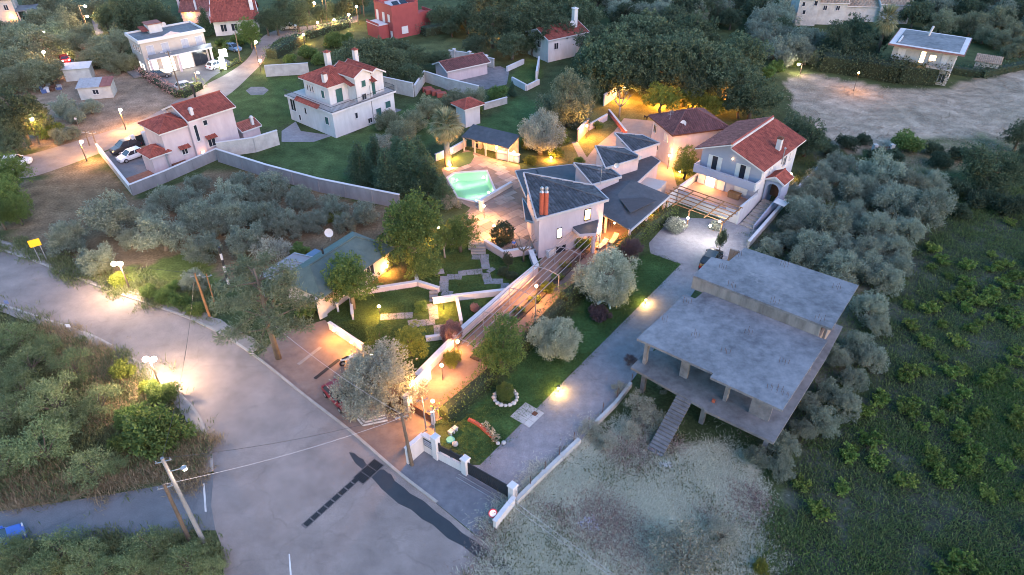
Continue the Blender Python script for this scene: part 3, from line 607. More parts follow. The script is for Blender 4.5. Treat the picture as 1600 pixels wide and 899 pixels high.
# mid distance, behind the walls
many('conifer', [(562,258,62),(604,270,66),(640,262,78),(668,282,66),(692,300,46),(585,240,50),(622,248,60),(655,245,56)], L_CON, 'dark feathery cypress left of the pool', 'cypresses beside the pool', zs=.72)
many('scrub', [(598,222,40),(704,312,34)], L_GREY, 'grey dry bush among the dark cypresses', 'dry bushes among the cypresses')
many('olive', [(605,184,40),(626,200,42),(648,188,40),(668,166,42),(712,158,46),(632,214,34),(740,150,36)], L_OLIVE2, 'dusty olive behind the palm and white house', 'olives behind the palm')
T('shrub', 777, 144, 36, L_MID, 'green shrub at the corner of the pool courtyard')
T('shrub', 742, 172, 30, L_MID, 'green shrub on the low wall behind the palm')
T('conifer', 800, 140, 18, L_CON, 'small dark columnar cypress beside the sloping lawn', zs=.9)
T('palm', 697, 200, 74, L_PALM, 'fan palm lit from below beside the pool', bark=BARKP)
many('oak', [(562,84,76),(605,92,60),(640,112,40),(652,86,42),(688,88,36),(620,70,40)], L_OAK, 'dense dark tree behind the green shuttered house', 'trees behind the white house')
T('oak', 745, 66, 38, L_DARK, 'round dark tree alone on the meadow')
many('shrub', [(482,82,36),(520,62,40),(452,92,26),(500,92,30),(540,60,30)], L_MID, 'green shrub between hedge and white house', 'shrubs above the white house')
many('round', [(430,26,42),(462,18,46),(415,32,34),(440,8,36),(480,4,30),(500,20,30),(540,8,34),(520,14,26),(600,-6,40),(560,-4,36)], L_OAK, 'dark tree among the top street lights', 'trees among the top street lights')
many('oak', [(770,32,72),(832,32,84),(872,44,64),(800,64,50),(902,16,74),(730,22,52),(690,18,44),(745,8,50),(780,-4,60),(850,0,70),(705,40,30),(832,66,36)], L_OAK, 'large dark oak in the upper wood', 'oaks of the upper wood')
many('oak', [(962,84,108),(1000,44,92),(940,60,74),(1037,86,108),(1087,44,72),(1100,88,108),(1137,108,98),(1162,76,72),(1180,142,80),(1160,152,58),(1075,118,84),(975,108,80),(930,92,66),(1010,125,60),(1060,60,80)], L_OAK, 'big spreading oak over the lamp lit courtyard', 'oaks over the courtyard')
many('oak', [(1035,148,52),(1085,150,46),(1118,160,40)], L_YEL_LIT, 'low oak bough glowing yellow over the court', 'lamp lit boughs')  # oak crowns recoloured yellow, lamplight put into the leaf colour
T('oak', 917, 138, 46, L_OAK, 'dark tree behind the lamp lit boundary wall')
T('garden_olive', 885, 152, 82, L_OLIVE2, 'tall grey green tree left of the boundary wall lamp', zs=1.15)
T('garden_olive', 845, 204, 66, L_GREY, 'big grey olive above the villa roof', zs=1.2)
many('shrub', [(822,222,30),(868,238,30),(830,250,24),(875,215,36)], L_YEL_LIT, 'shrub lit yellow below the grey olive', 'lit shrubs below the grey olive')
many('shrub', [(905,250,18),(935,195,20)], L_MID, 'small shrub on the lamp lit lawn', 'shrubs on the lit lawn')
T('bare', 970, 158, 40, L_DRYW, 'bare pale trunked tree on the lamp lit lawn', bark=BARKP)
far = []
rg = random.Random(11)
for row, yy in enumerate((-28,-14,0,13,26,40)):
    for q in range(17):
        xx = 935+q*42+rg.uniform(-14,14)+row*9; y2 = yy+rg.uniform(-5,5)
        if (1225 < xx < 1430 and y2 > -10) or (xx > 1375 and y2 > 20 and xx < 1560) or (xx < 1180 and y2 > 30): continue
        far.append((xx, y2, rg.uniform(36,56)))
many('olive', far[::2], L_OLIVE, 'dusky olive in the far rows at top right', 'far olives at top right')
many('oak', far[1::2], L_DARK, 'dark bushy tree in the far rows at top right', 'far dark trees at top right')
many('olive', [(1212,52,46),(1255,58,50),(1215,30,42),(1277,62,42),(1240,72,46),(1212,75,42),(1297,64,40),(1228,90,36),(1262,84,36),(1190,62,40)], L_OLIVE, 'silver olive left of the palm in the top right', 'olives by the far palm')
many('round', [(1312,58,54),(1340,48,54),(1352,70,50),(1325,78,40),(1372,62,40)], L_DARK, 'dark tree beside the far right house', 'dark trees by the far right house')
T('palm', 1384, 36, 56, L_PALM, 'tall fan palm beside the flat roofed far right house', bark=BARK, zs=1.2)
many('olive', [(1475,32,44),(1520,34,44),(1560,28,48),(1540,52,34),(1560,60,34),(1585,50,42),(1600,70,40),(1580,78,30)], L_OLIVE2, 'grey green olive behind the flat roofed far house', 'olives behind the far right house')
many('shrub', [(1215,102,30),(1238,96,26),(1200,112,30)], L_MID, 'shrub beside the white lamp at the hay field corner', 'shrubs at the hay field corner')
many('oak', [(1250,196,58),(1264,214,56),(1235,222,40),(1222,206,44)], L_OAK, 'dark bushy tree at the corner of the hay field', 'trees at the hay field corner')
T('shrub', 1325, 222, 40, L_DARK, 'dark round bush left of the hay field gate'); T('shrub', 1350, 218, 30, L_DARK, 'small dark bush beside the stone gate')
T('shrub', 1420, 222, 54, L_MID, 'large round green bush below the hay field')
many('shrub', [(1395,245,40),(1460,232,36),(1300,236,32),(1370,240,30),(1500,240,40)], L_DARK, 'dark bush along the lower edge of the hay field', 'bushes below the hay field')
T('olive', 1552, 258, 92, L_OAK, 'big dark tree at the right edge below the hay field')
many('round', [(1598,205,50),(1606,240,44)], L_DARK, 'dark tree cut by the right edge beside hay field', 'trees at the right edge')
many('shrub', [(1490,290,50),(1530,310,50),(1580,320,60),(1500,330,40),(1470,250,40)], L_DARK, 'dark bramble above the vine field', 'brambles above the vine field')
many('olive', [(1308,257,50),(1375,264,70),(1420,282,52),(1460,285,46),(1340,290,60),(1275,295,50),(1357,300,50),(1400,309,62),(1450,319,70),(1257,322,56),(1295,347,70),(1332,331,52),(1370,352,60),(1425,354,50),(1238,349,42),(1275,382,60),(1312,378,50),(1355,387,52),(1400,382,50),(1262,402,50),(1315,417,60),(1360,417,60),(1385,434,50),(1230,372,40),(1245,300,40),(1205,385,34),(1435,330,44),(1340,400,44),(1290,270,44),(1405,410,44)], L_OLIVE, 'silvery olive in the right hand grove', 'olives of the right hand grove')
many('olive', [(1360,476,54),(1342,538,50),(1364,558,46),(1314,556,40),(1302,612,50),(1324,630,46),(1288,658,54),(1225,696,50),(1220,730,44),(1185,712,40),(1262,628,34),(1375,505,36),(1335,590,40),(1255,668,36)], L_OLIVE, 'silvery olive right of the concrete shell', 'olives beside the concrete shell')
many('scrub', [(1000,632,56),(1020,648,48),(968,606,30),(925,668,44),(950,690,40),(985,668,40),(1040,600,30)], L_GREY, 'grey green scrub left of the concrete stairs', 'scrub by the concrete stairs')
T('scrub', 1072, 862, 128, L_GREY, 'wide grey scrubby tree at the bottom of the dry lot', zs=.8)
T('scrub', 1130, 830, 60, L_GREY, 'smaller grey bush right of the scrubby tree on dry lot')
T('shrub', 1190, 885, 30, L_YEL_LIT, 'bright green bush at the bottom edge of dry lot')
T('scrub', 985, 560, 24, L_PLUM, 'reddish weed beside the driveway end wall')
# weedy corner on the left
many('shrub', [(255,612,56),(205,650,60),(190,690,50)], L_MID, 'glossy green bush on the roadside corner', 'glossy bushes on the corner')
T('shrub', 240, 668, 112, L_MID, 'largest round bush on the roadside corner', zs=1.1)
T('shrub', 192, 578, 44, L_YEL_LIT, 'feathery weeds lit yellow beside the corner lamp'); T('shrub', 232, 604, 34, L_YEL_LIT, 'small bush lit yellow at the foot of corner lamp')  # both carry the corner lamp's light in their leaf colour
many('scrub', [(80,622,104),(40,560,84),(110,566,70),(150,622,80),(60,692,110),(140,722,84),(10,640,80),(20,520,70),(0,720,80),(100,660,70),(30,600,60),(180,725,40),(70,540,50)], L_WEED, 'tall weed clump on the roadside corner', 'weed clumps on the corner')
many('scrub', [(90,850,84),(130,872,74),(230,850,84),(205,884,70),(290,872,84),(60,893,70),(330,884,54),(160,892,60),(30,880,70),(265,842,44),(14,846,50),(28,850,44),(310,850,36),(250,890,60),(42,864,70),(8,868,60)], L_WEED, 'green bush below the side lane', 'bushes below the lane')
# the villa garden
T('round', 640, 352, 120, L_MID, 'largest round tree at the top of the garden', zs=1.05)
T('round', 543, 428, 84, L_MID, 'rounded tree in front of the green roofed house', zs=1.2)
T('round', 718, 358, 62, L_MID, 'small dense tree beside the pool steps')
T('shrub', 660, 415, 60, L_MID, 'leafy shrub under the largest garden tree', name='garden_shrub', zs=1.2)
T('round', 693, 372, 34, L_MID, 'young tree with thin pale trunk on the upper lawn', bark=BARKP, zs=1.6)
T('garden_olive', 588, 590, 122, L_GREY, 'big grey olive beside the villa gate', zs=1.0)
T('round', 640, 530, 60, L_YEL_LIT, 'yellow green tree behind the big gate olive', zs=.9)
T('scrub', 590, 522, 54, L_MID, 'sparse dark tree on the lower garden lawn', zs=1.4)
T('ball', 706, 520, 36, L_RED, 'round red leaved shrub against the garden wall')
T('round', 782, 534, 92, L_MID, 'tall round tree on the lawn beside the pergola', zs=1.1)
T('garden_olive', 948, 426, 94, L_OLIVEG, 'silver olive at the top of the driveway lawn')
T('garden_olive', 868, 525, 78, L_OLIVEG, 'silver olive lower on the driveway lawn')
T('shrub', 936, 488, 40, L_PLUM, 'small plum leaved bush under the silver olive')
T('round', 986, 388, 42, L_PLUM, 'dark purple tree at the end of the pergola hedge')
T('shrub', 912, 380, 32, L_MID, 'bright green shrub on the lane below the villa')
T('ball', 786, 366, 36, L_DARK, 'large clipped dark bush on the pool terrace', zs=1.05)
T('round', 794, 403, 18, L_DARK, 'small dark tree below the terrace wall', zs=1.5)
many('shrub', [(786,424,24),(800,430,22)], L_DARK, 'dark shrub beside the stepping stone path', 'shrubs by the stepping stones')
T('bare', 818, 384, 46, L_DRYW, 'bare pruned tree with many twigs beside the villa')
T('shrub', 706, 560, 36, L_YEL_LIT, 'yellow lit shrub above the lane lamp')
T('ball', 790, 612, 28, L_MID, 'clipped bush inside the round stone ring')
T('round', 1073, 250, 44, L_MID, 'small tree in the court between villa and blue house', zs=1.1)
T('round', 1128, 372, 20, L_OAK, 'slim dark tree in front of the timber pergola', zs=2.0)
T('shrub', 855, 449, 26, L_YEL_LIT, 'yellow lit plant beside the pergola lamp')
T('shrub', 658, 478, 26, L_MID, 'small green shrub on the lower lawn path')
T('shrub', 600, 412, 30, L_YEL_LIT, 'shrub glowing yellow under the largest garden tree')
T('shrub', 742, 480, 20, L_RED, 'low red flowering plant in the walled bed')
T('shrub', 1055, 352, 36, L_GREY, 'pale green climber spilling over the timber pergola')
T('shrub', 1118, 352, 26, L_GREY, 'pale climber on the right end of timber pergola')
# vine field
rg = random.Random(3); vf = pxpoly([(1405,440),(1470,355),(1620,345),(1640,940),(1190,940),(1250,760),(1335,660),(1400,560)]); fv = Fr((20,40), 35); vp = []
for i in range(-20, 40):
    for j in range(-30, 30):
        p = fv(i*1.6+rg.uniform(-.5,.5), j*2.1+rg.uniform(-.4,.4))
        if inpoly(np.array([p.x]), np.array([p.y]), vf)[0] and rg.random() < .55 and wob(np.array([p.x]), np.array([p.y]), .22, 4)[0] > -.45: vp.append(p)
for i, p in enumerate(vp[:240]):
    cm, tm, zc = PROTO['vine'][i % 4]; root = thing('grape_vine', 'young bright green vine in the dark field at right', 'vine', (p.x, p.y, 0), 'vines in the right hand field')
    s = rg.uniform(.5,.95); root.scale = (s*1.1, s*1.1, s); root.rotation_euler = (0,0,rg.uniform(0,6.28))
    c = bpy.data.objects.new('crown', cm); COL.objects.link(c); c.parent = root; c.material_slots[0].link = 'OBJECT'; c.material_slots[0].material = L_VINE
    k = bpy.data.objects.new('stem', tm); COL.objects.link(k); k.parent = root
# clipped hedges
def hedge(label, pts, w, h, lm, n=60, size=.16, rough=.12, name='hedge', z0=0.0, seed=1):
    rg = np.random.default_rng(seed); pw = [P(*p, z0) for p in pts]; t = thing(name, label, 'hedge', pw[0]); core = MB(); V = []
    for i in range(len(pw)-1):
        a, b2 = pw[i], pw[i+1]; d = b2-a; L = d.length; f = Fr(a, math.degrees(math.atan2(d.y, d.x))); core.fr = f
        core.bbox(0, L, -w/2+.3, w/2-.3, z0, z0+h-.35, .2)
        m = int(n*L*(w+2*h)/2); u = rg.uniform(-w*.45, L+w*.45, m); q = rg.uniform(-1,1,m)*(w/2+h); 
        yy = np.where(np.abs(q) < w/2, q, np.sign(q)*w/2); zz = np.where(np.abs(q) < w/2, h, h-(np.abs(q)-w/2))
        en = rg.random(m) < (w/(2*L+2*w)); u = np.where(en, np.where(rg.random(m) < .5, -w*.4, L+w*.4), u); yy = np.where(en, rg.uniform(-w/2,w/2,m), yy); zz = np.where(en, rg.uniform(0,h,m), zz)
        bmp = rough*1.6*np.sin(u*1.3+yy)+rough*np.sin(u*3.1+yy*2.4)
        c = np.stack([f.o.x+u*f.c-yy*f.s, f.o.y+u*f.s+yy*f.c, z0+zz+bmp*.6], 1)+rg.normal(0, rough*.6, (m,3)); c[:,2] = np.maximum(c[:,2], z0+.05)
        ax = rg.normal(size=(m,3)); ax[:,2] += .5; ax /= np.linalg.norm(ax,axis=1)[:,None]; sd = np.cross(ax, rg.normal(size=(m,3))); sd /= np.linalg.norm(sd,axis=1)[:,None]; ln = size*rg.uniform(.6,1.4,m)
        Q = np.empty((m,4,3)); Q[:,0] = c; Q[:,2] = c+ax*ln[:,None]; Q[:,1] = c+ax*(ln*.5)[:,None]-sd*(ln*.3)[:,None]; Q[:,3] = c+ax*(ln*.5)[:,None]+sd*(ln*.3)[:,None]; V.append(Q)
    core.build('dark_core', mat('hedge_core', (.02,.03,.015)), t)  # added dark box inside the foliage, stops views through the hedge
    o = fast_mesh('foliage', np.concatenate(V)-np.array(t['_o']), lm); o.parent = t
    return t
hedge('long clipped hedge between brick lane and driveway lawn', [(694,655),(760,600),(830,532)], 1.7, 1.6, L_MID, 70, seed=3)
hedge('upper clipped hedge beside the villa pergola lane', [(880,478),(940,436),(1000,370),(1044,342)], 1.8, 2.0, L_MID, 70, seed=4)
hedge('middle run of the lane hedge behind the silver olives', [(834,528),(878,482)], 1.7, 1.7, L_OAK, 70, seed=14)
hedge('tall dark hedge in front of the far right house', [(1282,108),(1340,116),(1400,126),(1456,130)], 4.0, 3.4, L_OAK, 60, .34, .42, seed=5)
hedge('clipped blue green hedge above the white house', [(426,92),(450,78),(470,66)], 3.0, 2.2, L_CON, 26, .26, .15, seed=6)
hedge('second clipped hedge along the far road at the top', [(482,60),(515,50),(545,42)], 2.4, 1.8, L_CON, 24, .26, .15, seed=7)
hedge('clipped hedge to the right of the red cubic house', [(662,56),(695,50),(724,44)], 3.0, 2.2, L_CON, 24, .26, .15, seed=8)
hedge('reddish hedge bordering the shop parking', [(222,116),(240,128),(262,142),(280,152)], 1.6, 1.3, L_RED, 30, .22, .15, seed=9)
hedge('green hedge corner at the shop parking exit', [(284,153),(312,138)], 2.2, 1.6, L_MID, 34, .2, .15, seed=10)
hedge('low hedge lit yellow under the glowing sign', [(345,112),(376,98)], 1.0, .9, L_YEL_LIT, 40, .18, .1, seed=11)
hedge('low hedge under the shop windows', [(250,109),(290,102)], 1.0, .7, L_MID, 40, .18, .1, seed=12)
hedge('short low hedge right of the shop door', [(300,99),(334,93)], 1.2, .9, L_MID, 40, .18, .1, seed=13)
hedge('dark hedge behind the red roofed far house', [(1465,112),(1530,120),(1600,106)], 2.4, 1.6, L_DARK, 24, .3, .25, seed=15)
# ================================================================== buildings
def win(t, fr, x, y, z, face, wd, h, kind='glass', fm=TRIM, sm=SHUTG, name=None, lit=None):
    """window with frame, recessed pane and, if asked, shutters; x, y on the wall, z its sill"""
    def q(u, o, zz):
        return {'f': (x+u, y-o, zz), 'b': (x+u, y+o, zz), 'l': (x-o, y+u, zz), 'r': (x+o, y+u, zz)}[face]
    def bx(mb, u0, u1, o0, o1, z0, z1):
        a = q(u0, o0, z0); b2 = q(u1, o1, z1); mb.box(min(a[0],b2[0]), max(a[0],b2[0]), min(a[1],b2[1]), max(a[1],b2[1]), z0, z1)
    f = MB(fr); c = .07
    bx(f, -wd/2-c, -wd/2, -.02, .09, z-c, z+h+c); bx(f, wd/2, wd/2+c, -.02, .09, z-c, z+h+c); bx(f, -wd/2, wd/2, -.02, .09, z+h, z+h+c); bx(f, -wd/2-.04, wd/2+.04, -.02, .16, z-c-.03, z)
    o = f.build(name or 'window', fm, t)
    if kind in ('glass', 'lit', 'open'):
        p = MB(fr); bx(p, -wd/2, wd/2, -.02, .03, z, z+h); p.build('pane', (lit or LITW) if kind == 'lit' else GLASS, o)
        if wd > .7 and kind != 'open':
            p = MB(fr); bx(p, -.03, .03, .031, .06, z, z+h); p.build('mullion', fm, o)
    if kind == 'shutter':
        for k in (-1, 1):
            p = MB(fr); a, b2 = (-wd/2+.01, -.012) if k < 0 else (.012, wd/2-.01); bx(p, a, b2, -.02, .045, z, z+h)
            n = max(3, int(h/.16))
            for j in range(n): bx(p, a+.04, b2-.04, .0451, .06, z+.05+j*(h-.1)/n, z+.05+(j+.55)*(h-.1)/n)
            p.build('shutter', sm, o)
    if kind == 'open':
        for k in (-1, 1):
            p = MB(fr); a = k*(wd/2+.09); b2 = k*(wd*1.1+.16); bx(p, min(a,b2), max(a,b2), .02, .07, z-.02, z+h+.02); p.build('shutter', sm, o)
    return o
def gable(t, fr, x0, x1, y0, y1, ze, rise, axis='x', m=REDT, ov=.45, seed=1, trim=TRIM, gw=None, shift=.5):
    """gable roof with tiles, ridge caps, barge boards; axis = ridge direction"""
    X0, X1, Y0, Y1 = x0-ov, x1+ov, y0-ov, y1+ov
    def f(a, b2, z): return (a, b2, z) if axis == 'x' else (b2, a, z)
    if axis == 'y': X0, X1, Y0, Y1 = Y0, Y1, X0, X1
    ym = Y0+(Y1-Y0)*shift; k = rise/((Y1-Y0)*min(shift,1-shift)) if False else None; zr = ze+rise
    r = MB(fr); r.tiles([f(X0,Y0,ze), f(X1,Y0,ze), f(X1,ym,zr), f(X0,ym,zr)], seed=seed)
    ro = r.build('roof', m, t)
    r = MB(fr); r.tiles([f(X1,Y1,ze), f(X0,Y1,ze), f(X0,ym,zr), f(X1,ym,zr)], seed=seed+1); r.build('roof_slope', m, ro)
    c = MB(fr); c.tube([f(X0,ym,zr+.06), f(X1,ym,zr+.06)], .13, 6); c.build('ridge_cap', m, ro)
    b2 = MB(fr)
    for a in (X0, X1): b2.bar(f(a,Y0,ze-.05), f(a,ym,zr-.05), .07, .22); b2.bar(f(a,Y1,ze-.05), f(a,ym,zr-.05), .07, .22)
    b2.bar(f(X0,Y0+.02,ze-.1), f(X1,Y0+.02,ze-.1), .08, .2); b2.bar(f(X0,Y1-.02,ze-.1), f(X1,Y1-.02,ze-.1), .08, .2); b2.build('eave_board', trim, ro)
    s = MB(fr); s.slab3([f(X0+.04,Y0+.04,ze-.05), f(X1-.04,Y0+.04,ze-.05), f(X1-.04,ym,zr-.05), f(X0+.04,ym,zr-.05)], .1); s.slab3([f(X0+.04,Y1-.04,ze-.05), f(X1-.04,Y1-.04,ze-.05), f(X1-.04,ym,zr-.05), f(X0+.04,ym,zr-.05)], .1); s.build('soffit', trim, ro)
    if gw:
        for a in ((x0,x0+.2),(x1-.2,x1)) if axis == 'x' else ((y0,y0+.2),(y1-.2,y1)):
            g = MB(fr); lo, hi = (y0, y1) if axis == 'x' else (x0, x1); md = ym
            zt = zr-.15; vs = [f(a[0],lo,ze-.12), f(a[0],hi,ze-.12), f(a[0],md,zt), f(a[1],lo,ze-.12), f(a[1],hi,ze-.12), f(a[1],md,zt)]
            g.add(vs, [(0,1,2),(5,4,3),(0,3,4,1),(1,4,5,2),(2,5,3,0)])
            g.build('gable_wall', gw, t)
    return ro
def hip(t, fr, x0, x1, y0, y1, ze, rise, m=REDT, ov=.4, seed=1, trim=TRIM, name='roof'):
    X0, X1, Y0, Y1 = x0-ov, x1+ov, y0-ov, y1+ov; w2, d = X1-X0, Y1-Y0; q = min(w2, d)/2; zr = ze+rise
    if w2 >= d: A, B2 = (X0+q, (Y0+Y1)/2, zr), (X1-q, (Y0+Y1)/2, zr)
    else: A, B2 = ((X0+X1)/2, Y0+q, zr), ((X0+X1)/2, Y1-q, zr)
    c = [(X0,Y0,ze),(X1,Y0,ze),(X1,Y1,ze),(X0,Y1,ze)]
    if w2 >= d: pl = [[c[0],c[1],B2,A],[c[1],c[2],B2],[c[2],c[3],A,B2],[c[3],c[0],A]]; hp = [(c[0],A),(c[1],B2),(c[2],B2),(c[3],A),(A,B2)]
    else: pl = [[c[0],c[1],A],[c[1],c[2],B2,A],[c[2],c[3],B2],[c[3],c[0],A,B2]]; hp = [(c[0],A),(c[1],A),(c[2],B2),(c[3],B2),(A,B2)]
    ro = None
    for i, p in enumerate(pl):
        p = [v for k, v in enumerate(p) if k == 0 or (Vector(v)-Vector(p[k-1])).length > .05]
        if len(p) < 3: continue
        r = MB(fr); r.tiles(p, seed=seed+i); o = r.build(name if ro is None else 'roof_slope', m, t if ro is None else ro); ro = ro or o
    r = MB(fr)
    for a, b2 in hp:
        if (Vector(a)-Vector(b2)).length > .1: r.tube([(a[0],a[1],a[2]+.06), (b2[0],b2[1],b2[2]+.06)], .11, 6)
    r.build('ridge_cap', m, ro)
    b2 = MB(fr); b2.box(X0+.03,X1-.03,Y0+.03,Y1-.03,ze-.2,ze-.02); b2.build('eave_board', trim, ro)
    return ro
def chimney(t, fr, x, y, z0, z1, w2=.6, m=WHITE, cap=True, capm=TRIM):
    b2 = MB(fr); b2.box(x-w2/2,x+w2/2,y-w2/2,y+w2/2,z0,z1); o = b2.build('chimney', m, t)
    if cap: c = MB(fr); c.box(x-w2*.66,x+w2*.66,y-w2*.66,y+w2*.66,z1+.02,z1+.13); c.box(x-.2,x+.2,y-.2,y+.2,z1+.13,z1+.3); c.build('chimney_cap', capm, o)
    return o
def walls(t, fr, x0, x1, y0, y1, z0, z1, m, name='wall'):
    b2 = MB(fr); b2.box(x0,x1,y0,y1,z0,z1); return b2.build(name, m, t)
def railing(t, fr, pts, z, h=.95, m=DARKM, step=.16, name='railing'):
    b2 = MB(fr)
    for (xa,ya),(xb,yb) in zip(pts, pts[1:]):
        L = math.hypot(xb-xa, yb-ya); n = max(1, int(L/step)); b2.bar((xa,ya,z+h),(xb,yb,z+h),.05,.05); b2.bar((xa,ya,z+.1),(xb,yb,z+.1),.04,.04)
        for i in range(n+1):
            u = i/n; px_, py_ = xa+(xb-xa)*u, ya+(yb-ya)*u; b2.box(px_-.013,px_+.013,py_-.013,py_+.013,z,z+h)
    return b2.build(name, m, t)
def dish(t, p, d=(0,-1,.35), r=.45, m=None, pole=.6):
    p = Vector(p); d = Vector(d).normalized(); b2 = MB(); a = d.orthogonal().normalized(); c = d.cross(a); vs = []; fs = []
    for i, rr in enumerate((.05, r*.6, r)):
        for k in range(12): q = p+(a*math.cos(k*math.pi/6)+c*math.sin(k*math.pi/6))*rr+d*(rr*rr*.5); vs.append(tuple(q))
    for i in range(2):
        for k in range(12): fs.append((i*12+k, i*12+(k+1)%12, i*12+12+(k+1)%12, i*12+12+k))
    fs.append(tuple(range(12))); b2.add(vs, fs); o = b2.build('satellite_dish', m or TRIM, t); b3 = MB(); b3.tube([(p.x,p.y,p.z-pole), tuple(p-d*.05)], .03, 5); b3.tube([tuple(p-d*.02), tuple(p+d*r*.9)], .015, 4); b3.build('dish_arm', STEEL, o); return o
# ---------- unfinished concrete house
def concrete_shell():
    f = Fr(P(995,529,6.3), -38); t = thing('concrete_shell', 'unfinished grey concrete house frame with flat slabs and rebar stubs', 'building', f(6.5,8))
    b2 = MB(f); b2.prism([(0,0),(7.15,0),(7.15,-.6),(13.15,-.6),(13.25,10.0),(1.6,10.0),(1.45,8.5),(.4,8.5)], 6.08, 6.3); b2.build('lower_roof_slab', CONC2, t)
    b2 = MB(f); b2.prism([(.3,10.02),(13.25,10.02),(13.2,18.1),(2.2,17.8),(1.95,14.5),(.25,14.1)], 7.38, 7.6); b2.build('upper_roof_slab', CONC2, t)
    b2 = MB(f); b2.box(.3,12.4,10.03,10.25,6.1,7.379); b2.build('step_beam', mat('stained_beam', (.07,.07,.07), scale=1.5, col2=(.24,.235,.23), streak=(1,1,.25)), t)
    b2 = MB(f); b2.prism([(-.1,-.2),(7.4,-.85),(7.4,-1.0),(13.35,-.9),(13.4,12),(13.2,17.5),(1,17.5),(.5,3),(-.1,2.6)], 2.75, 3.0); b2.build('floor_slab', CONC, t)
    for x, y, a, c in ((.6,1.1,.3,.5),(4.2,1.6,.75,.3),(8.3,1.2,.3,.5),(11.3,1.1,1.7,.3),(12.6,9.2,.4,.4),(12.5,5,.35,.6),(7.5,6,.4,.4),(3,6,.4,.4),(7.5,12,.4,.4)):
        b2 = MB(f); b2.box(x-a/2,x+a/2,y-c/2,y+c/2,3.002,6.079); b2.build('column', CONC2, t)
    for x, y in ((1,.6),(1,9),(7,.4),(12.6,.4),(12.6,9),(7,9),(1,16.5),(12.5,16.5),(7,16.5)):
        b2 = MB(f); b2.box(x-.2,x+.2,y-.2,y+.2,-.1,2.749); b2.build('footing', CONC, t)
    for x, y in ((12.5,12),(7,14.5),(2.6,14),(12.4,16.8)):
        b2 = MB(f); b2.box(x-.2,x+.2,y-.2,y+.2,3.002,7.379); b2.build('column', CONC2, t)
    b2 = MB(f); b2.box(2.5,12.2,6.2,6.4,3.002,6.079); b2.build('inner_wall', mat('hollow_brick', (.16,.13,.11), scale=2, col2=(.27,.22,.19)), t)
    b2 = MB(f); b2.box(1.0,12.2,17,17.2,3.002,7.379); b2.box(12.3,12.5,6.6,16.9,3.003,6.07); b2.build('rear_wall', MATS['hollow_brick'], t)
    # dried puddle rim on the upper slab
    rg2 = random.Random(1); rr_ = [1+rg2.uniform(-.28,.28) for _ in range(22)]; o_ = [(6.4+math.cos(k*math.pi/11)*1.9*rr_[k], 13.6+math.sin(k*math.pi/11)*.95*rr_[k]) for k in range(22)]
    for wd_, nm in ((.0,'lime_rim'),):
        i_ = [(6.4+(q[0]-6.4)*rg2.uniform(.72,.93), 13.6+(q[1]-13.6)*rg2.uniform(.72,.93)) for q in o_]; m_ = MB(f)
        for k in range(22): j = (k+1) % 22; m_.poly([(*o_[k],7.604),(*o_[j],7.604),(*i_[j],7.604),(*i_[k],7.604)])
        m_.build(nm, mat('lime_stain', (.13,.132,.142), scale=3, col2=(.23,.232,.245)), t)
    # rebar stubs, each bundle a part
    rg = random.Random(4)
    for x, y, z in ((.7,3.4,6.3),(3.9,3.2,6.3),(7.4,6.5,6.3),(6.9,2.9,6.3),(11.6,1.0,6.3),(11.3,4.6,6.3),(2,12.7,7.6),(2.2,15.8,7.6),(6.5,16.7,7.6),(11.7,16.2,7.6),(3.9,10.4,7.6),(8.0,10.4,7.6),(12.0,10.4,7.6),(1.2,7.2,6.3)):
        b2 = MB(f)
        for i in range(4 if x != 11.6 else 9):
            a = x+(i-1.5)*.22+rg.uniform(-.05,.05); c = y+(i % 2)*.25; b2.tube([(a,c,z-.01),(a+rg.uniform(-.05,.05),c+rg.uniform(-.05,.05),z+rg.uniform(.4,.75))], .016, 4)
        b2.build('rebar', RUST, t)
    # stair from the ground to the floor slab
    n = 16
    for i in range(n):
        u = i/n; z = 2.86*(1-u); y = -.62-u*4.6; b2 = MB(f); b2.box(4.75,6.15,y-.36,y-.02,z-.12,z); b2.build('stair_tread', CONC, t)
    b2 = MB(f); b2.slab3([(4.95,-.7,2.6),(5.95,-.7,2.6),(5.95,-5.2,-.2),(4.95,-5.2,-.2)], .18); b2.build('stair_stringer', CONC, t)
    b2 = MB(f); b2.box(7.5,7.75,.2,.4,3.003,3.3); b2.build('brick_block', TERRA, t)
concrete_shell()
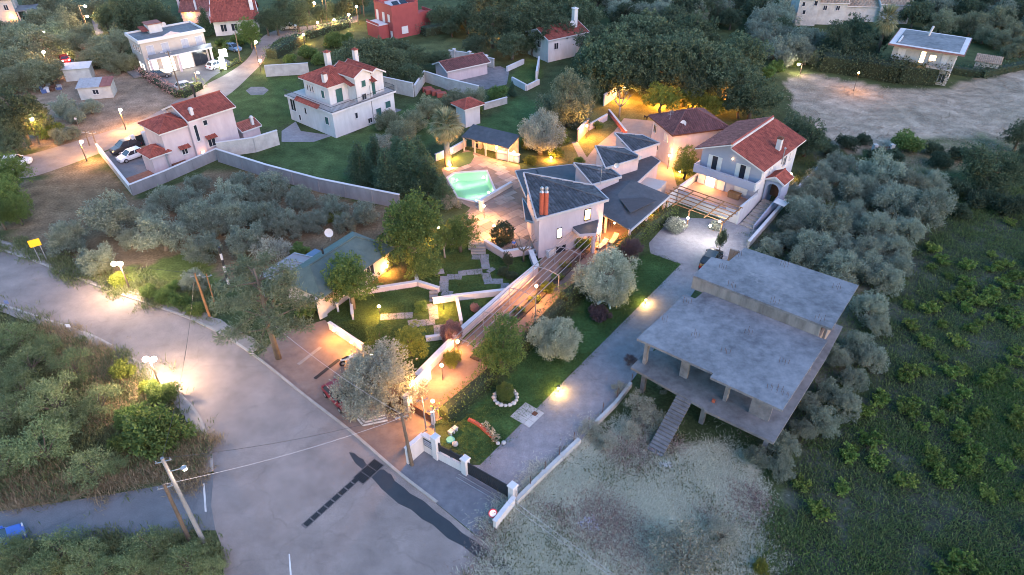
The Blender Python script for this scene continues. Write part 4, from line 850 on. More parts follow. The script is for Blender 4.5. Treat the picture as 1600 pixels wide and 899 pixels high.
# ---------- blue and white house with the arched porch
def blue_house():
    f = Fr(P(1083,265,3.6), -41.5); t = thing('blue_white_house', 'two storey blue and white house with red roofs above the timber pergola', 'house', f(4.5,6))
    W2 = 8.9; D = 12.4
    b2 = MB(f); b2.box(.15,W2-.15,1.5,D,0,6.3); b2.build('wall', BLUEW, t)
    b2 = MB(f); b2.box(W2-.148,W2-.05,1.45,D+.02,0,6.35); b2.build('side_wall', WHITE, t)
    b2 = MB(f); b2.box(0,W2,0,1.5,3.3,3.5); b2.box(0,W2,0,.16,3.5,4.45); b2.box(0,.16,.16,1.5,3.5,4.45); b2.build('balcony', BLUEW, t)
    b2 = MB(f); b2.box(W2-.17,W2+.02,-.02,1.5,3.28,4.47); b2.build('balcony_side', WHITE, t)
    # raised ground floor terrace
    b2 = MB(f); b2.box(0,W2,-3.4,1.49,0,1.2); b2.build('terrace', mat('terrace_render', (.46,.44,.44), var=.1, scale=1), t)
    b2 = MB(f); b2.box(.1,W2-.3,-3.2,1.48,1.2,1.23); b2.build('terrace_floor', mat('terrace_tile', (.34,.22,.17), var=.15, scale=4), t)
    b2 = MB(f); b2.box(0,1.6,-3.42,-3.2,1.2,1.95); b2.box(7.0,W2,-3.42,-3.2,1.2,1.95); b2.box(1.6,7.0,-3.40,-3.24,1.2,1.5); b2.build('terrace_parapet', BLUEW, t)
    b2 = MB(f); b2.prism([(W2-.2,-3.5),(W2+.05,-3.5),(W2+.05,1.45),(W2-.2,1.45)], 0, 2.6); b2.build('terrace_side_wall', WHITE, t)
    for x in (2.1,): win(t, f, x, 1.5, 1.25, 'f', 1.3, 1.9, 'lit', name='terrace_door', lit=emis('lit_door', (1.0,.66,.30), 1.6))
    for x in (.75,3.7): 
        b2 = MB(f); b2.box(x-.5,x+.5,1.38,1.46,1.25,3.15); b2.build('shutter', SHUTW, t)
    win(t, f, 6.5, 1.5, 1.7, 'f', 1.7, 1.3, 'shutter', sm=SHUTW)
    win(t, f, 2.2, 1.5, 3.6, 'f', .75, 2.1, 'open', sm=SHUTW); win(t, f, 6.2, 1.5, 3.6, 'f', .75, 2.1, 'open', sm=SHUTW)
    win(t, f, W2-.05, 4.3, 4.2, 'r', .9, 1.5, 'shutter', sm=SHUTW); win(t, f, W2-.05, 8.5, 4.0, 'r', .9, 1.8, 'glass'); win(t, f, W2-.05, 10.6, 4.2, 'r', .8, 1.2, 'shutter', sm=SHUTW)
    # two offset roof slopes either side of the ridge
    for i, pl in enumerate(([(-.5,D+.5,6.35),(-.5,.6,6.35),(4.3,.6,8.3),(4.3,D+.5,8.3)], [(9.5,.1,6.3),(9.5,D+.9,6.3),(4.65,D+.9,8.05),(4.65,.1,8.05)])):
        r = MB(f); r.tiles(pl, seed=i+3); ro = r.build('roof', REDT2 if i == 0 else REDT, t)
        s = MB(f); s.slab3([(p[0],p[1],p[2]-.04) for p in pl], .16); s.build('eave_board', TRIM, ro)
    b2 = MB(f); b2.box(4.3,4.62,.7,D+.4,7.7,8.34); b2.build('ridge_wall', TRIM, t); b2 = MB(f); b2.tube([(4.4,.6,8.42),(4.4,D+.5,8.42)], .14, 6); b2.build('ridge_cap', REDT, t)
    for k in (0, 1):
        b2 = MB(f); y = (1.5, D-.2)[k]; b2.add([(.15,y,6.29),(W2-.15,y,6.29),(4.5,y,7.95),(.15,y+.2,6.29),(W2-.15,y+.2,6.29),(4.5,y+.2,7.95)], [(0,1,2),(5,4,3),(0,3,4,1),(1,4,5,2),(2,5,3,0)]); b2.build('gable_wall', BLUEW, t)
    chimney(t, f, 8.3, 6.6, 6.4, 8.3, .6, WHITE, capm=BRICKC); b2 = MB(f); b2.tube([(9.6,5.4,5.5),(9.6,5.4,7.6)], .07, 8); b2.ball((9.6,5.4,7.7), .16, 8, 5); b2.build('flue_pipe', STEEL, t)
    # arched side porch and stair
    p0 = 3.1
    b2 = MB(f); b2.box(W2+.05,W2+.3,p0,p0+2.6,0,4.0); b2.box(W2+2.0,W2+2.25,p0,p0+2.6,0,4.0); n = 10
    for i in range(n):
        a0, a1 = math.pi*i/n, math.pi*(i+1)/n; xm = W2+1.15; r0 = .85
        x0_, x1_ = xm-math.cos(a0)*r0, xm-math.cos(a1)*r0; z0_, z1_ = 2.75+math.sin(a0)*r0, 2.75+math.sin(a1)*r0
        b2.add([(x0_,p0,z0_),(x1_,p0,z1_),(x1_,p0,4.0),(x0_,p0,4.0),(x0_,p0+.3,z0_),(x1_,p0+.3,z1_),(x1_,p0+.3,4.0),(x0_,p0+.3,4.0)], [(0,1,2,3),(7,6,5,4),(0,4,5,1)])
    b2.build('porch_wall', BLUEW, t)
    gable(t, f, W2+.05, W2+2.3, p0, p0+2.6, 4.0, .75, 'y', REDT, .25, 9, gw=WHITE)
    b2 = MB(f); b2.box(W2+.35,W2+1.95,p0+1.6,p0+1.7,1.2,3.4); b2.build('porch_door', BRICKC, t)
    for i in range(8): b2 = MB(f); b2.box(W2+.3,W2+2.0,-3.3+i*.8,-2.5+i*.8,0,.15*(i+1)); b2.build('porch_step', PAVE, t)
    b2 = MB(f); b2.add([(W2+2.0,-3.2,0),(W2+2.2,-3.2,0),(W2+2.2,3.1,0),(W2+2.0,3.1,0),(W2+2.0,-3.2,.6),(W2+2.2,-3.2,.6),(W2+2.2,3.1,2.2),(W2+2.0,3.1,2.2)], [(4,5,6,7),(0,1,5,4),(1,2,6,5),(2,3,7,6),(3,0,4,7)]); b2.build('stair_wall', BLUEW, t)
    b2 = MB(f); b2.slab3([(W2+2.4,.8,2.4),(W2+3.9,.8,2.3),(W2+3.9,2.2,2.3),(W2+2.4,2.2,2.4)], .05); b2.build('side_awning', TRIM, t)
    # lamps on the front
    b2 = MB(f); b2.ball((4.6,1.3,6.1), .06, 8, 6); b2.build('wall_lamp', emis('small_bulb', (1,.6,.25), 6), t)
    b2 = MB(f); b2.ball((.3,1.2,3.2), .08, 8, 6); b2.build('wall_lamp', MATS['small_bulb'], t)
    glow(t, f(2.2,.2,2.6), 38, WARM2); glow(t, f(-.35,2.6,5.3), 40, WARM)
    b2 = MB(f); b2.ball((.0,2.6,5.3), .12, 8, 6); b2.build('wall_lamp', MATS['small_bulb'], t)
    # wooden chest on the terrace
    c = thing('wooden_chest', 'brown wooden chest on the blue house terrace', 'chest', f(6.2,.6,1.23)); b2 = MB(f); b2.box(5.4,6.9,.2,.9,1.3,1.95); b2.build('body', TIMBER, c); b2 = MB(f); b2.box(5.33,6.97,.13,.97,1.95,2.05); b2.build('lid', TIMBER, c)
    for k in (5.5,6.8): b2 = MB(f); b2.box(k-.06,k+.06,.25,.85,1.232,1.3); b2.build('leg', TIMBER, c)
    # timber pergola over the parking
    g = thing('timber_pergola', 'timber pergola with open rafters in front of the blue house', 'pergola', f(4.5,-6)); x0, x1, y0, y1 = .2, 9.0, -8.6, -3.7
    for x in (x0,4.5,x1):
        b2 = MB(f); b2.box(x-.06,x+.06,y0,y0+.12,0,2.5); b2.build('post', TIMBER, g)
        b2 = MB(f); b2.bar((x,y0-.3,2.57),(x,y1,2.57),.1,.16); b2.build('beam', TIMBER, g)
    for x in (2.3,6.7): b2 = MB(f); b2.bar((x,y0-.3,2.57),(x,y1,2.57),.1,.16); b2.build('beam', TIMBER, g)
    for i in range(6): yy = y0+.1+i*(y1-y0-.2)/5; b2 = MB(f); b2.bar((x0-.3,yy,2.70),(x1+.3,yy,2.70),.07,.1); b2.build('rafter', TIMBER, g)
    for i, (px_, py_) in enumerate(((1075,341),(1110,353),(1125,346))):
        p = P(px_, py_, 2.45); l = thing('pergola_lamp', ['white lamp hanging at the left of the timber pergola', 'brightest white lamp hanging under the timber pergola', 'small white lamp at the rear of the timber pergola'][i], 'lamp', p, 'pergola lamps'); b2 = MB(); b2.ball((p.x,p.y,p.z), .16, 8, 6); b2.build('globe', emis('cool_bulb', (1,.93,.85), 16), l); b2 = MB(); b2.tube([(p.x,p.y,p.z+.14),(p.x,p.y,p.z+.3)], .03, 5); b2.build('stem', DARKM, l)
        glow(l, (p.x, p.y, p.z-.35), (14,34,8)[i], (1.0,.90,.80))
WARM = (1.0,.38,.06); WARM2 = (1.0,.43,.10); COOL = (1.0,.62,.36)
def glow(parent, p, power, col, r=.12):
    l = bpy.data.lights.new('bulb_light', 'POINT'); l.energy = power*LAMP; l.color = col; l.shadow_soft_size = r
    o = bpy.data.objects.new('bulb_light', l); COL.objects.link(o)
    if parent is not None: o.parent = parent; q = parent['_o']; o.location = (p[0]-q[0], p[1]-q[1], p[2]-q[2])
    else: o.location = p
    return o
LAMP = 1.0
blue_house()
# ---------- the slate roofed villa
def villa():
    t = thing('slate_roof_villa', 'sprawling pink villa with jagged dark slate roofs beside the pool', 'house', P(900,330,0))
    def kite(Lp, FLp, Rp, Mp, zl, ze, seed, dark=SLATE, wm=PINK, wall_to=3.0):
        L, FL, RR, M = P(*Lp, zl), P(*FLp, ze), P(*Rp, ze), P(*Mp, ze)
        r = MB(); r.tiles([tuple(FL), tuple(RR), tuple(L)], w=.40, l=.42, h=.055, seed=seed); ro = r.build('roof', SLATE, t)
        r = MB(); r.tiles([tuple(RR), tuple(M), tuple(L)], w=.40, l=.42, h=.055, seed=seed+1); r.build('roof_slope', SLATE, ro)
        e = MB(); dz = Vector((0,0,.08))
        for a, c in ((L,FL),(FL,RR),(RR,M),(M,L)): e.bar(tuple(a+dz*.2), tuple(c+dz*.2), .16, .32)
        e.build('eave_board', mat('villa_trim', (.33,.32,.34), var=.15, scale=2), ro)
        e = MB(); e.tube([tuple(L+dz), tuple(RR+dz)], .1, 6); e.build('ridge_cap', SLATE, ro)
        cen = (L+FL+RR+M)/4; ins = [cen+(q-cen)*.90 for q in (L,FL,RR,M)]
        b2 = MB(); vs = [(q.x,q.y,wall_to) for q in ins]+[(ins[0].x,ins[0].y,zl-.35),(ins[1].x,ins[1].y,ze-.12),(ins[2].x,ins[2].y,ze-.12),(ins[3].x,ins[3].y,ze-.12)]
        b2.add(vs, [(0,1,5,4),(1,2,6,5),(2,3,7,6),(3,0,4,7),(4,5,6),(4,6,7)]); b2.build('wall', wm, t); return ins
    a = kite((818,271), (838,344), (951,313), (928,291), 7.6, 5.6, 3, wall_to=0)
    kite((896,256), (925,290), (971,277), (950,262), 5.9, 4.7, 5, wall_to=2.9); kite((930,229), (946,264), (1002,247), (975,232), 6.2, 5.0, 7, wall_to=2.9); kite((960,209), (988,239), (1031,225), (1003,212), 6.0, 4.8, 9, wall_to=2.9)
    # low slate roofs
    def low(pts, name='low_roof', m=SLATEF, trim=True, wall=True, inset=.93):
        pw = [P(*p) for p in pts]; b2 = MB(); b2.slab3([tuple(p) for p in pw], .18); o = b2.build(name, m, t)
        if trim:
            e = MB()
            for i in range(len(pw)): q, s = pw[i], pw[(i+1) % len(pw)]; e.bar((q.x,q.y,q.z-.08), (s.x,s.y,s.z-.08), .1, .26)
            e.build('eave_board', MATS['villa_trim'], o)
        if wall:
            cen = sum(pw, Vector())/len(pw); ins = [cen+(q-cen)*inset for q in pw]; n = len(pw); b2 = MB(); b2.add([(q.x,q.y,0) for q in ins]+[(q.x,q.y,q.z-.19) for q in ins], [(i,(i+1)%n,(i+1)%n+n,i+n) for i in range(n)]); b2.build('wall', PINK, t)
        return o
    low([(805,267,3.3),(896,257,3.3),(925,288,3.3),(900,300,3.3),(832,300,3.3),(822,308,3.3)], wall=False)
    low([(838,264,3.45),(893,259,3.45),(915,281,3.45),(850,286,3.45)], name='roof_deck', trim=False, wall=False)
    low([(816,309,3.1),(836,338,3.1),(838,348,3.1),(821,344,3.1)], wall=False)
    low([(925,289,3.2),(945,268,3.2),(985,242,3.2),(1012,240,3.2),(1032,252,3.2),(994,287,3.2),(950,300,3.2)], inset=.94)
    # big low hip over the covered terrace
    ap, c1, c2, c3, c4 = P(987,281,4.3), P(1047,306,3.0), P(985,360,3.0), P(943,336,3.0), P(930,290,3.4)
    md = P(965,304,4.1); r = MB(); r.slab3([tuple(ap), tuple(c1), tuple(P(1040,308,3.15))], .15); r.slab3([tuple(ap), tuple(P(1040,308,3.15)), tuple(md)], .15); r.slab3([tuple(P(1040,308,3.15)), tuple(c1), tuple(c2), tuple(md)], .15); r.slab3([tuple(md), tuple(c2), tuple(c3), tuple(c4)], .15); r.slab3([tuple(md), tuple(c4), tuple(ap)], .15)
    ro = r.build('terrace_roof', SLATEF, t)
    e = MB()
    for q, s in ((c1,c2),(c2,P(970,342,3.0)),(P(970,342,3.0),c3)): e.bar((q.x,q.y,q.z-.1),(s.x,s.y,s.z-.1),.12,.28)
    e.build('eave_board', MATS['villa_trim'], ro)
    r = MB(); zz = [P(968,312,4.05), P(1008,310,3.75), P(1026,315,3.6), P(985,334,3.7)]; r.slab3([(q.x,q.y,q.z+.12) for q in zz], .05); r.build('roof_panel', mat('roof_panel', (.05,.048,.055), scale=3, streak=(1,6,1)), ro)
    r = MB(); r.box(-.7,.7,-1,1,3.3,4.6) if False else r.prism([tuple(P(*p)[:2]) for p in ((972,287),(985,276),(992,282),(980,296))], 3.2, 4.3); r.build('roof_dormer', SLATEF, ro)
    for px_, py_ in ((985,356),(1012,334),(1040,310),(948,335)):
        q = P(px_, py_, 2.8); b2 = MB(); b2.box(q.x-.15,q.x+.15,q.y+.1,q.y+.4,0,2.85); b2.build('terrace_column', PINK, t)
    b2 = MB(); b2.prism([tuple(P(*p)[:2]) for p in ((955,330),(1000,300),(1038,308),(1030,318),(990,340))], 0, 2.4); b2.build('inner_wall', CREAM, t)
    # twin terracotta flues
    for px_ in (846,853):
        q = P(px_, 332, 6.0); b2 = MB(); b2.tube([(q.x,q.y,5.6),(q.x,q.y,8.6)], .26, 10); o = b2.build('chimney_flue', TERRA, t); b2 = MB(); b2.tube([(q.x,q.y,8.6),(q.x,q.y,8.85)], [.3,.12], 8); b2.ball((q.x,q.y,9.05), .24, 8, 6); b2.build('flue_cowl', STEEL, o)
    # front porch, windows on the front wall
    fl, rr = a[1], a[2]; d = rr-fl; f = Fr(fl, math.degrees(math.atan2(d.y, d.x))); Lw = d.length
    win(t, f, Lw*.31, -.02, 2.2, 'f', .5, 1.2, 'lit', fm=DARKM, name='window', lit=emis('white_lit_window', (1,.82,.58), 2.2)); win(t, f, Lw*.74, -.02, 3.6, 'f', .75, 1.35, 'lit', fm=DARKM)
    b2 = MB(f); b2.slab3([(Lw*.52,-1.6,3.0),(Lw*.72,-2.3,3.0),(Lw*.93,0,3.1),(Lw*.52,0,3.1)], .3); o = b2.build('porch_roof', SLATEF, t); b2 = MB(f); b2.slab3([(Lw*.51,-1.66,2.96),(Lw*.72,-2.4,2.96),(Lw*.95,0,2.96),(Lw*.51,0,2.96)], .35); b2.build('porch_fascia', PINK, o)
    b2 = MB(f); b2.box(Lw*.70,Lw*.70+.35,-2.1,-1.75,0,2.6); b2.build('porch_column', PINK, t); b2 = MB(f); b2.box(Lw*.78,Lw*.92,-.1,-.03,0,2.3); b2.build('porch_door', BRICKC, t)
    b2 = MB(f); b2.box(Lw*.12,Lw*.42,-.06,-.01,.05,.9); b2.build('basement_window', GLASS, t)
    q = f(Lw*.93, -.45, 2.0); b2 = MB(); b2.ball(tuple(q), .17, 8, 6); b2.build('wall_lamp', emis('warm_bulb', (1,.62,.24), 18), t); glow(t, (q.x,q.y-.4,q.z), 60, WARM2)
    q = P(960,352,1.8); glow(t, tuple(q), 40, WARM); b2 = MB(); b2.ball(tuple(q+Vector((0,0,.3))), .12, 8, 6); b2.build('ceiling_lamp', MATS['warm_bulb'], t)
    q = P(1015,332,1.8); glow(t, tuple(q), 40, WARM); b2 = MB(); b2.ball(tuple(q+Vector((0,0,.3))), .1, 8, 6); b2.build('ceiling_lamp', MATS['warm_bulb'], t)
    w0, w1 = P(996,286,3), P(1031,253,3); dd = w1-w0; f2 = Fr(w0, math.degrees(math.atan2(dd.y, dd.x)))
    win(t, f2, dd.length*.35, .62, 1.0, 'f', 1.8, 1.2, 'glass'); win(t, f2, dd.length*.75, .62, 1.0, 'f', 1.0, 1.2, 'shutter', sm=SHUTW)
    dish(t, (*P(963,262,5.6)[:2], 5.9), r=.34, pole=1.0, m=STEEL); dish(t, (*P(998,250,5.2)[:2], 5.5), d=(.6,-.6,.4), r=.34, pole=.8, m=STEEL)
    b2 = MB(); q = P(940,268,6.6); b2.tube([(q.x,q.y,4.8),(q.x,q.y,7.4)], .03, 5)
    for i in range(5): b2.tube([(q.x-.5,q.y,6.4+i*.2),(q.x+.5,q.y+.1,6.4+i*.2)], .012, 4)
    b2.build('aerial', STEEL, t)
    # sunken light well wall in front
    pts = [P(*p) for p in ((862,402),(872,398),(905,365),(900,360),(842,400))]
    b2 = MB(); b2.prism([tuple(P(*p)[:2]) for p in ((836,346),(841,346),(858,398),(905,366),(907,370),(858,404),(853,402))], 0, .9); b2.build('light_well_wall', WHITE, t)
villa()
# ---------- plum roofed annexe
def annexe():
    f = Fr(P(1052,211,5.4), 17); t = thing('plum_roof_annexe', 'pink two storey annexe with plum hipped roof behind the villa', 'house', f(4,3.5))
    walls(t, f, .4, 8.6, .4, 6.9, 0, 5.4, PINK); hip(t, f, .2, 8.8, .2, 7.1, 5.4, 1.9, BRNT, .4, 3, trim=BRICKC)
    win(t, f, .4, 2.5, 3.3, 'l', .9, 1.1, 'shutter', sm=SHUTW); win(t, f, .4, 4.8, 1.0, 'l', .9, 1.1, 'glass'); win(t, f, .4, 6.0, 3.3, 'l', .8, 1.1, 'glass')
    dish(t, f(2.2,1.4,6.3), d=(-.3,-.8,.4), r=.45, pole=.4)
    b2 = MB(f); b2.tube([(1.2,3.6,6.0),(1.2,3.6,7.6)], .03, 5)
    for i in range(4): b2.tube([(.7,3.6,6.9+i*.2),(1.8,3.7,6.9+i*.2)], .014, 4)
    b2.build('aerial', STEEL, t)
annexe()
# ---------- pink house with its yard
def pink_house():
    f = Fr(P(252,209,5.8), 50); t = thing('pink_gable_house', 'pale pink house with stepped red roofs inside a concrete wall', 'house', f(5,3))
    walls(t, f, 0, 4.4, .3, 5.6, 0, 5.8, PINK); walls(t, f, 4.3, 11.3, 0, 6.6, 0, 6.4, PINK); walls(t, f, 4.0, 5.6, -.35, .2, 0, 6.3, PINK, 'stair_bay')
    hip(t, f, 0, 4.6, .3, 5.6, 5.8, 1.2, REDT, .4, 3); gable(t, f, 4.3, 11.3, 0, 6.6, 6.4, 1.5, 'x', REDT, .4, 5, gw=PINK)
    walls(t, f, -2.3, .2, .3, 3.4, 0, 2.9, PINK, 'annexe_wall'); hip(t, f, -2.3, .3, .3, 3.4, 2.9, .9, REDT, .35, 11, name='annexe_roof')
    b2 = MB(f); b2.tube([(8.3,4.6,7.6),(8.3,4.6,9.2)], .16, 8); b2.ball((8.3,4.6,9.3), .28, 8, 5); b2.build('flue_pipe', DARKM, t); chimney(t, f, 5.3, .6, 6.5, 7.6, .45, WHITE)
    win(t, f, 4.8, -.35, 3.2, 'f', .45, 2.4, 'glass'); win(t, f, 6.6, 0, 5.0, 'f', .6, .7, 'glass'); win(t, f, 6.8, 0, 1.6, 'f', 1.1, 1.1, 'glass'); win(t, f, 4.9, -.35, .3, 'f', .5, 1.2, 'lit')
    win(t, f, 2.6, .3, 1.7, 'f', .8, .8, 'glass')
    for x, z in ((6.8,3.0),(2.6,2.7)):
        r = MB(f); y = 0 if x > 4 else .3; r.tiles([(x-.85,y-.75,z),(x+.85,y-.75,z),(x+.85,y,z+.35),(x-.85,y,z+.35)], w=.25); r.build('window_canopy', REDT, t)
    b2 = MB(f); b2.tube([(-.4,-.3,0),(-.4,-.3,2.6)], .1, 8); b2.tube([(-.4,-.3,2.6),(-.4,-.3,2.8)], .18, 8); b2.build('boiler_flue', STEEL, t)
    b2 = MB(f); b2.box(.1,2.2,-.5,.1,.5,1.0); b2.build('wood_store', BRICKC, t)
    q = f(4.9,-.9,1.5); glow(t, tuple(q), 3, WARM2)
    g = thing('tiled_shed', 'low shed with red tiled roofs right of the pink house', 'shed', f(13.5,2)); walls(g, f, 12.4, 15.4, .8, 3.6, 0, 1.9, PINK); gable(g, f, 12.4, 15.4, .8, 3.6, 1.9, .8, 'x', REDT2, .3, 21); chimney(g, f, 14.6, 1.2, 1.9, 3.3, .4, WHITE)
    # brick paved corner of the yard, board by board
    k = thing('brick_terrace', 'reddish boarded terrace at the corner of the pink house yard', 'terrace', f(-4.5,1.0)); k['kind'] = 'structure'
    for i in range(13): b2 = MB(f); b2.bbox(-6.4+.02,-1.1,-1.6+i*.34,-1.6+i*.34+.31,0,.10+.01*(i%3),.02); b2.build('board', mat('deck_board', (.22,.10,.065), var=.3, scale=2), k)
    gt = thing('yard_gateway', 'white gateway with dark gates beside the far road', 'gate', f(3,12)); 
    for x in (.2,2.0,4.6): b2 = MB(f); b2.box(x-.3,x+.3,11.4,12.0,0,2.2); b2.build('pillar', WHITE, gt)
    for x in (.55,2.35): b2 = MB(f); b2.box(x,x+1.1,11.65,11.75,.1,1.9); b2.build('gate_leaf', DARKM, gt)
pink_house()
# ---------- white house with green shutters
def white_house():
    f = Fr(P(520,178,4.2), 49.5); t = thing('white_green_shutter_house', 'white house with green shutters, red roofs and a railed terrace', 'house', f(6,6))
    walls(t, f, .1, 12.8, .3, 12.4, -.2, 4.0, WHITE); b2 = MB(f); b2.box(-.2,13.1,0,12.7,4.0,4.25); b2.build('terrace_slab', WHITE, t)
    b2 = MB(f); b2.box(0,13,.1,12.6,4.25,4.28); b2.build('terrace_floor', mat('terrace_grey', (.36,.34,.33), var=.12, scale=2), t)
    walls(t, f, 1.9, 8.6, 3.0, 9.6, 4.25, 7.3, WHITE, 'upper_wall'); walls(t, f, 5.6, 8.8, .8, 4.5, 4.25, 8.3, WHITE, 'stair_tower'); walls(t, f, 8.7, 11.8, 1.4, 8, 4.25, 7.5, WHITE, 'upper_wall')
    hip(t, f, 1.9, 8.4, 3.0, 9.8, 7.3, 1.7, REDT, .45, 5); gable(t, f, 5.5, 8.8, .7, 6.2, 8.3, 1.0, 'y', REDT, .3, 31, gw=WHITE); gable(t, f, 8.75, 11.9, 1.4, 8, 7.5, 1.0, 'y', REDT, .35, 37, gw=WHITE)
    chimney(t, f, 6.4, 8.4, 8, 10.6, .8, WHITE, capm=REDT); chimney(t, f, 11, 7, 7.9, 10.2, .7, WHITE, capm=REDT); chimney(t, f, 2.4, 4.2, 7.3, 9.0, .7, WHITE, capm=REDT)
    railing(t, f, [(-.1,12.5),(-.1,.1),(12.95,.1),(12.95,12)], 4.28, .95, DARKM, .22)
    win(t, f, 3.8, 3.0, 4.3, 'f', 1.3, 2.2, 'shutter', name='terrace_door'); win(t, f, 1.9, 4.6, 5.1, 'l', .8, 1.2, 'shutter'); win(t, f, 9.4, 1.4, 4.3, 'f', 1.0, 2.2, 'shutter', name='terrace_door'); win(t, f, 7.2, .8, 6.4, 'f', .8, 1.0, 'shutter')
    win(t, f, 7.0, .8, 4.35, 'f', .8, .9, 'glass'); win(t, f, 9.2, .3, .1, 'f', 1.1, 2.2, 'shutter', name='ground_door'); win(t, f, 11.3, .3, 1.8, 'f', 1.1, 1.1, 'shutter'); win(t, f, 4.6, .3, 2.0, 'f', .5, .9, 'glass'); win(t, f, 7.2, .3, .4, 'f', .8, .8, 'glass')
    win(t, f, .1, 2.0, 1.9, 'l', .9, 1.2, 'shutter'); win(t, f, .1, 7.6, 2.2, 'l', .5, 1.0, 'glass'); win(t, f, .1, 9.6, .6, 'l', .5, .9, 'glass'); win(t, f, .1, 11.0, 1.9, 'l', 1.3, 1.9, 'glass', name='loggia')
    for y in (7.2,7.9,8.6): win(t, f, 1.9, y, 5.4, 'l', .32, 1.0, 'glass')
    for (x0,x1,y0,y1,z) in ((5.0,5.6,1.2,3.1,7.0),(8.7,9.3,.3,1.4,6.9)):
        r = MB(f); r.tiles([(x0-.3,y0-.3,z),(x1+.2,y0-.3,z),(x1+.2,y1,z+.5),(x0-.3,y1,z+.5)], w=.25); r.build('small_roof', REDT, t)
    r = MB(f); r.tiles([(-.6,9.4,4.3),(-.6,3.2,4.3),(.1,3.2,4.8),(.1,9.4,4.8)], w=.25); r.build('canopy_roof', REDT, t)
    r = MB(f); r.slab3([(5.2,4.6,7.9),(6.6,4.6,7.9),(6.6,6.2,8.9),(5.2,6.2,8.9)], .08); r.build('solar_panel', GLASS, t)
    for x, y in ((7.95,.25),(5.5,.7)): r = MB(f); r.tube([(x,y,0),(x,y,6.5)], .06, 6); r.build('drain_pipe', STEEL, t)
white_house()
# ---------- lit shop building
def shop():
    f = Fr(P(217,66,6.6), 42); t = thing('lit_shop_building', 'two storey shop with bright ground floor windows and flat roof', 'building', f(6,3.5))
    walls(t, f, 0, 12.2, 0, 7.0, -.3, 6.3, CREAM); b2 = MB(f); b2.box(-.35,12.55,-.35,7.3,6.3,6.55); b2.build('cornice', TRIM, t)
    b2 = MB(f); b2.box(-.3,12.5,-.3,-.05,6.55,6.9); b2.box(-.3,12.5,7.0,7.25,6.55,6.9); b2.box(-.3,-.05,-.05,7.0,6.55,6.9); b2.box(12.25,12.5,-.05,7.0,6.55,6.9); b2.build('parapet', TRIM, t)
    b2 = MB(f); b2.box(-.05,12.25,-.05,7.0,6.551,6.6); b2.build('flat_roof', CONC, t); b2 = MB(f); b2.add([(4.3,-.32,6.88),(7.9,-.32,6.88),(6.1,-.32,7.5),(4.3,-.06,6.88),(7.9,-.06,6.88),(6.1,-.06,7.5)], [(0,1,2),(5,4,3),(0,3,4,1),(1,4,5,2),(2,5,3,0)]); b2.build('pediment', PINK, t)
    walls(t, f, 3.5, 6.0, 4.3, 6.8, 6.6, 8.2, WHITE, 'stair_head'); r = MB(f); r.tiles([(2.2,4.2,7.1),(3.5,4.2,7.1),(3.5,6.8,7.6),(2.2,6.8,7.6)], w=.25); r.build('stair_roof', REDT, t); r = MB(f); r.box(3.3,6.2,4.1,7.0,8.2,8.32); r.build('stair_cap', REDT2, t)
    dish(t, f(6.6,4.5,7.7), r=.5, pole=.8)
    b2 = MB(f); b2.box(.4,12.7,-1.5,0,3.25,3.5); b2.build('balcony', TRIM, t); b2 = MB(f); b2.box(.45,12.65,-1.45,-1.4,3.5,4.3); b2.build('balcony_glass', mat('smoked_glass', (.10,.12,.16), rough=.2, var=.1), t)
    for x in (1.6,4.4,8.2,11.0): win(t, f, x, 0, 3.6, 'f', 1.3, 2.0, 'shutter', sm=SHUTB)
    for y in (1.3,2.9,4.5): win(t, f, 0, y, 4.3, 'l', .7, 1.1, 'glass')
    for y in (1.6,3.4): win(t, f, 0, y, 1.0, 'l', .8, 1.1, 'lit', lit=LITWW)
    for x, wd in ((1.3,1.5),(4.1,2.2),(7.6,2.2)): win(t, f, x, 0, .2, 'f', wd, 2.6, 'lit', lit=LITWW, name='shop_window')
    win(t, f, 10.4, 0, .2, 'f', 2.6, 2.6, 'glass', name='shop_window', fm=DARKM)
    for x in (.6,5.8,12.3): b2 = MB(f); b2.box(x-.2,x+.2,-1.4,-1.0,0,3.25); b2.build('column', PINK, t)
    glow(t, f(3.5,-1.0,2.4), 4, COOL); glow(t, f(7.6,-1.0,2.4), 4, COOL)
    b2 = MB(f); b2.box(-2.6,-.3,1.0,5.0,0,.35); b2.build('side_ramp', CONC, t)
    b2 = MB(f); b2.box(3.0,3.6,-.5,-.15,3.55,4.2); b2.build('air_conditioner', TRIM, t)
shop()
